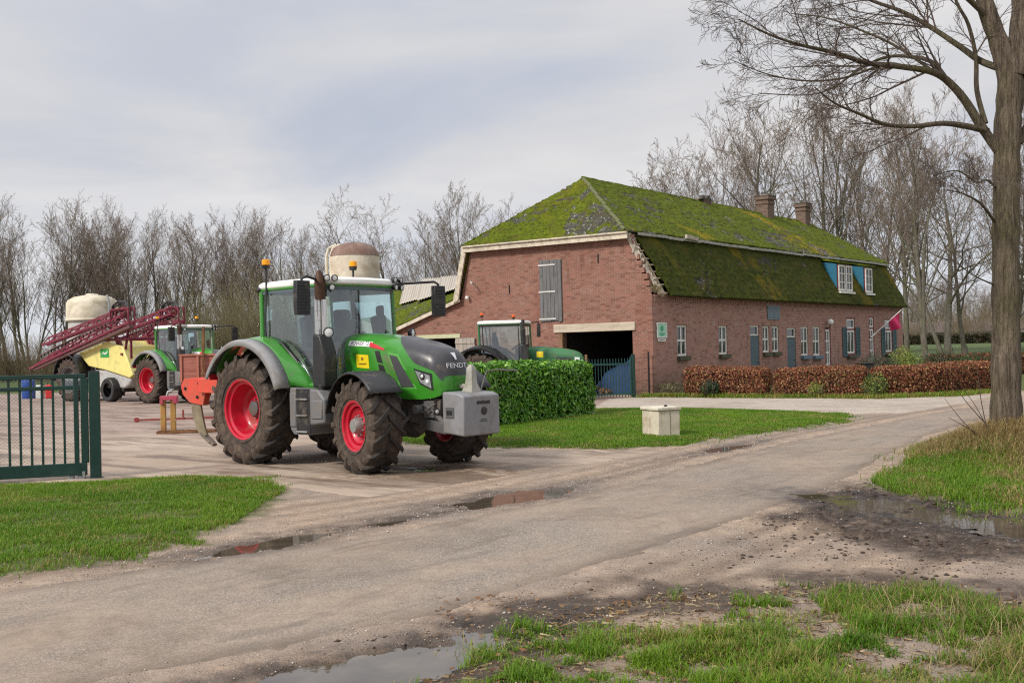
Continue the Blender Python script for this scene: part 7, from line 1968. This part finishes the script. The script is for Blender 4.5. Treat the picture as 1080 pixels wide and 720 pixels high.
def yard_bits():
    # old red tipping bin behind the subsoiler
    E = thing('bin_trailer', 'old trailer with flaking pinkish red side boards behind the orange implement', 'trailer', (-9.0, 33.2, tz(-9, 33.2)), R(-4))
    m = MB(); x0, x1, y0, y1 = -1.15, 2.1, 0, 1.6
    m.bb(x0, x1, y0, y0 + .05, 1.1, 1.86); m.bb(x0, x1, y1 - .05, y1, 1.1, 1.86); m.bb(x0, x0 + .05, y0 + .052, y1 - .052, 1.1, 1.86); m.bb(x1 - .05, x1, y0 + .052, y1 - .052, 1.1, 1.86); m.bb(x0 + .052, x1 - .052, y0 + .052, y1 - .052, 1.08, 1.13)
    b = m.build('trailer_body', M_RUSTRED, E, .008)
    r = MB()
    for k in range(7):
        x = lerp(x0 + .04, x1 - .04, k / 6); r.bb(x - .035, x + .035, -.045, -.002, 1.05, 1.9)
    r.bb(x0 - .02, x1 + .02, -.05, .06, 1.862, 1.92); r.build('side_rib', paint('faded rib', (.36, .13, .09), .8, var=.25), b, .006)
    r = MB(); r.bb(x0, x1, .2, .35, .9, 1.078); r.bb(x0, x1, 1.25, 1.4, .9, 1.078); r.cyl((.6, .05, .5), (.6, 1.55, .5), .06); r.bar((.6, .3, .5), (.6, .3, 1), .1); r.bar((.6, 1.3, .5), (.6, 1.3, 1), .1); r.build('chassis', M_RUSTY, E)
    for s, y in ((-1, .12), (1, 1.48)): wheel('wheel', .5, .26, .26, 16, (.6, y, .5), 0, E, s, True, M_RUSTY)
    p = MB(); p.bar((-.42, -.09, .95), (-.36, -.09, 2.74), .07); p.build('stake', M_RUSTY, E, .006)
    # red and yellow steel stand
    E = thing('steel_stand', 'small rusty red and yellow steel stand on a low frame in the yard', 'stand', (-8.3, 26.3, tz(-8.3, 26.3) + .01), R(8))
    m = MB(); m.bb(-.2, .2, -.12, .12, .80, .90); m.bb(-.2, -.12, -.14, .14, .70, .8); m.bb(.1, .2, -.14, .14, .72, .8); m.build('top_plate', paint('worn crimson paint', (.40, .045, .09), .6, var=.25, dirt=(.25, .12, .06), dirt_amt=.4), E, .01)
    for x in (-.13, .10):
        m = MB(); m.bb(x - .07, x + .05, -.06, .06, .06, .80); m.build('leg', paint('yellow rust leg', (.34, .16, .05), .75, var=.35, dirt=(.40, .30, .05), dirt_amt=.5), E, .01)
    m = MB(); m.bb(-.28, 1.1, -.20, -.13, .0, .06); m.bb(-.28, 1.1, .13, .20, .0, .06); m.bb(-.28, -.2, -.128, .128, .01, .07); m.bb(.35, .43, -.128, .128, .01, .07); m.bb(1.0, 1.08, -.128, .128, .01, .07); m.build('base_frame', M_RUSTY, E, .008)
    m = MB(); m.tube([(-.05, 0, .9), (-.02, 0, 1.0), (.08, 0, 1.02)], .03, 8); m.build('pin', M_WIRE, E)
    E = thing('drawbar', 'thin red drawbar lying on the yard behind the steel stand', 'bar', (-9.6, 31.0, tz(-9.6, 31) + .03), R(3))
    m = MB(); m.bar((-1.1, 0, .04), (1.4, .1, .06), .06); m.bar((.2, .02, .05), (.2, .02, .3), .05); m.cyl((-1.1, -.04, .05), (-1.1, .04, .05), .07, None, 10); m.build('drawbar_beam', paint('worn red drawbar', (.24, .035, .03), .7, var=.3, dirt=(.2, .13, .09), dirt_amt=.5), E, .006)
    # concrete block on the lawn
    E = thing('concrete_box', 'beige concrete box with a thin lid and a rust streak on the lawn', 'box', (2.84, 21.46, tz(2.9, 21.6)), R(24))
    M_BOX = paint('stained beige concrete', (.60, .54, .42), .85, var=.1, dirt=(.30, .20, .12), dirt_amt=.38, dirt_scale=2.5, bump=.3)
    m = MB(); m.bb(0, .50, 0, .62, -.1, .50); b = m.build('box_body', M_BOX, E, .015)
    m = MB(); m.bb(-.03, .53, -.03, .65, .503, .57); m.build('box_lid', paint('pale lid', (.62, .57, .46), .8, var=.1, dirt=(.35, .3, .2), dirt_amt=.3), E, .015)
    m = MB(); m.sphere((.3, .2, .585), .035, 8, 6, (1.2, 1, .6)); m.build('lid_stone', M_IRON, E)
    m = MB(); m.bb(.27, .276, -.006, .0, .0, .49); m.build('seam', paint('rust stain', (.16, .07, .03), .9), b)
    # black garden bin by the farmhouse door
    E = thing('garden_bin', 'black plastic bin beside the glazed farmhouse door', 'bin', (14.9, 46.0, tz(14.9, 46)), .3)
    m = MB(); m.box((0, 0, .42), (.44, .42, .84), None, 1.15); m.build('bin_body', M_BLACKP, E, .03); m = MB(); m.box((0, 0, .88), (.56, .54, .07)); m.build('bin_lid', M_BLACKP, E, .02)
    # things stored in the barn opening
    def loc(x, y, z=0): return (C0[0] + x * math.cos(HROT) - y * math.sin(HROT), C0[1] + x * math.sin(HROT) + y * math.cos(HROT), z)
    E = thing('tarp_pile', 'heap under a bright blue tarpaulin just inside the barn opening', 'tarpaulin', loc(1.2, 1.9), HROT)
    n = 22; v = []
    for i in range(n + 1):
        for j in range(n + 1):
            u = i / n * 2 - 1; w = j / n * 2 - 1; k = max(0, 1 - max(abs(u), abs(w)) ** 5)
            v.append((u * .75, w * 1.05, 1.45 * k * (.80 - .25 * w) + .05 * math.sin(u * 9 + w * 5) * k + .04 * math.sin(w * 14)))
    m = MB(); m.add(v, [(i * (n + 1) + j, (i + 1) * (n + 1) + j, (i + 1) * (n + 1) + j + 1, i * (n + 1) + j + 1) for i in range(n) for j in range(n)]); m.build('tarpaulin', paint('blue tarpaulin', (.004, .03, .09), .75, var=.2), E, None, 50)
    m = MB(); m.tube([(-.5, -1.0, .5), (0, -.9, 1.0), (.4, .2, 1.3)], .015, 5); m.build('tie_rope', M_STRAP, E)
    for k, (x, y, tilt, h, lb) in enumerate(((-.15, 2.75, .06, 1.55, 'upright brown post standing before the blue tarpaulin'), (-.5, 3.35, -.16, 1.15, 'short pale plank leaning at the left end of the teal gate'), (-.42, 3.62, .12, 1.35, 'long pale plank leaning at the left end of the teal gate'))):
        m = MB(); m.bar((0, 0, 0), (.1, tilt * 3, h), .10, .05); o = m.build('plank', M_PALEWOOD if k else M_BROWNWOOD, None, .006); o.location = loc(x, y, .0); o.rotation_euler = (0, 0, HROT); tag(o, lb, 'plank', 'planks by the barn opening')
    rr = random.Random(4)
    E = thing('firewood_pile', 'low pile of split firewood inside the barn below the blue tarpaulin', 'firewood', loc(.35, 2.9), HROT)
    for k in range(22):
        m = MB(); y = rr.uniform(-.8, .6); z = .07 + .12 * (k % 3) * max(0, 1 - abs(y)); m.cyl((rr.uniform(-.25, 0), y, z), (rr.uniform(.15, .4), y + rr.uniform(-.15, .15), z + rr.uniform(-.02, .05)), rr.uniform(.045, .075), None, 7); m.build('log', M_BROWNWOOD, E)
yard_bits()

def gates():
    # big sliding gate at the left
    a = Vector((-6.50, 16.93, 0)); b = Vector((-13.2, 14.8, 0)); L = (b - a).length; ang = math.atan2(b.y - a.y, b.x - a.x)
    E = thing('sliding_gate', 'dark green sliding yard gate with vertical bars and wire mesh at the left edge', 'gate', (a.x, a.y, tz(a.x, a.y)), ang)
    m = MB(); m.bb(-.08, .08, -.08, .08, 0, 1.64); m.bb(-.11, .11, -.11, .11, .0, .015); p = m.build('gate_post', M_GATE, E, .01)
    m = MB(); m.bb(-.075, .075, -.075, .075, 1.641, 1.66); m.build('post_cap', M_BLACKP, p)
    m = MB(); m.bb(.12, L, .02, .08, 1.55, 1.62); m.bb(.12, L, .02, .08, 1.38, 1.44); m.bb(.12, L, .005, .095, .06, .25); m.bb(.09, .20, .018, .082, .25, 1.55); m.bb(.23, .30, .018, .082, .25, 1.55)
    fr = m.build('gate_frame', M_GATE, E, .008)
    k = .42; n = 0
    while k < L and n < 60:
        m = MB(); m.bb(k, k + .034, .035, .065, .25, 1.55); m.build('bar', M_GATE, fr); k += .155; n += 1
    T = Tubes(); h0, h1 = .26, 1.56; s = .055
    for sg in (-1, 1):
        x = -1.4
        while x < min(L, 5.2):
            xa, xb = (x, x + (h1 - h0)) if sg > 0 else (x + (h1 - h0), x)
            P = np.array([(xa, -.02, h0), (xb, -.02, h1)], float)
            # clip to the frame
            lo, hi = .0, min(L, 5.2); d = P[1] - P[0]; t0, t1 = sorted(((lo - P[0, 0]) / d[0], (hi - P[0, 0]) / d[0])); t0, t1 = max(0, t0), min(1, t1)
            if t1 > t0 + .01: T.add([P[0] + d * t0, P[0] + d * t1], [.0016, .0016], 3)
            x += s
    T.mesh('wire_mesh', M_WIRE, E)['kind'] = 'stuff'
    m = MB(); m.bb(.18, .42, -.035, -.028, 1.44, 1.60); sg = m.build('gate_sign', paint('white sign plate', (.66, .70, .76), .4, var=.03), E, .003)
    m = MB(); m.prism([(.24 + .03 * math.cos(t), 1.52 + .03 * math.sin(t)) for t in np.linspace(0, 2 * PI, 12)[:-1]], .036, .038, (0, 0, 0), (1, 0, 0), (0, 0, 1), (0, -1, 0)); m.bb(.29, .39, -.038, -.036, 1.525, 1.54); m.bb(.29, .37, -.038, -.036, 1.50, 1.51); m.build('sign_print', paint('blue sign print', (.02, .08, .30), .5), sg, None, None)
    m = MB(); m.bb(.16, .40, -.06, .13, .0, .02); m.cyl((.22, .05, .02), (.22, .05, .06), .035, None, 10); m.cyl((.34, .05, .02), (.34, .05, .06), .035, None, 10); m.bb(.15, .19, -.04, .11, .02, .12); m.build('guide_roller', M_WIRE, E, .004)
    # teal palisade gate before the barn
    a = Vector((4.31, 39.0, 0)); b = Vector((2.45, 38.35, 0)); L = (b - a).length; ang = math.atan2(b.y - a.y, b.x - a.x)
    E = thing('palisade_gate', 'teal green barred gate standing in front of the barn opening', 'gate', (a.x, a.y, tz(a.x, a.y)), ang)
    m = MB(); m.bb(-.06, .06, -.06, .06, 0, 1.55); m.build('gate_post', M_GATE, E, .01)
    m = MB(); m.bb(.1, L, -.02, .02, 1.18, 1.24); m.bb(.1, L, -.02, .02, .12, .18); m.bb(.08, .13, -.025, .025, .05, 1.45); m.bb(L - .05, L, -.025, .025, .05, 1.45); fr = m.build('gate_frame', M_TEAL, E, .006)
    k = .2
    while k < L - .08:
        m = MB(); m.bb(k - .013, k + .013, -.036, -.021, .04, 1.38); m.prism([(k - .013, 1.38), (k + .013, 1.38), (k, 1.42)], .021, .036, (0, 0, 0), (1, 0, 0), (0, 0, 1), (0, -1, 0)); m.build('bar', M_TEAL, fr, None, None); k += .115
    E = thing('wire_fence', 'narrow wire fence panel with a dark post at the barn corner', 'fence', (4.4, 39.05, tz(4.4, 39)), math.atan2(.95, .6))
    m = MB(); m.cyl((1.1, 0, 0), (1.1, 0, 1.62), .035, None, 10); m.build('fence_post', M_IRON, E)
    T = Tubes()
    for z in (.2, .6, 1.0, 1.4): T.add([(0, 0, z), (.55, 0, z - .01), (1.1, 0, z)], [.006] * 3, 4)
    for k in range(12): T.add([(.09 * k + .05, 0, .1), (.09 * k + .05, 0, 1.45)], [.003] * 2, 3)
    T.mesh('fence_wire', M_IRON, E)
gates()

def far_buildings():
    M_FARROOF = paint('far grey brown roof', (.15, .115, .105), .9, var=.15, scale=.4); M_FARWALL = paint('far pale wall', (.42, .40, .38), .9, var=.15, scale=.5)
    for (x, y, L, D, h, rf, lb) in ((81, 205, 17, 8, 2.1, 2.0, 'long low farm shed with a grey brown roof far across the field'), (97, 215, 9, 8, 2.4, 2.2, 'farther low shed with white walls at the right edge of the field'), (60.5, 238, 10, 8, 2.0, 1.6, 'very distant shed seen between the house end and the first trunk')):
        E = thing('farm_shed', lb, 'shed', (x, y, tz(x, y)), -.15)
        m = MB(); m.bb(-L / 2, L / 2, -D / 2, D / 2, -.2, h); w = m.build('wall', M_FARWALL, E)
        m = MB(); m.prism([(-D / 2 - .4, h), (D / 2 + .4, h), (0, h + rf)], -L / 2 - .3, L / 2 + .3, (0, 0, .01), (0, 1, 0), (0, 0, 1), (1, 0, 0)); m.build('roof', M_FARROOF, E)
        for k in range(3):
            d = MB(); xx = -L / 2 + L * (k + .6) / 3.4; d.bb(xx - .9, xx + .9, -D / 2 - .06, -D / 2 - .005, -.1, h - .3); d.build('door', M_WHITE if k != 1 else M_SLATE, w)
    # field hedge far out
    hedge('field_hedge', 'dark low hedge along the far edge of the field', 'hedge', (58, 175), (96, 182), 1.5, 1.5, 5000, .5, .7, [(.05, .04, .02), (.07, .055, .025), (.04, .045, .02)], M_BEECH, M_COREB, 91, None, .2, .2)
far_buildings()
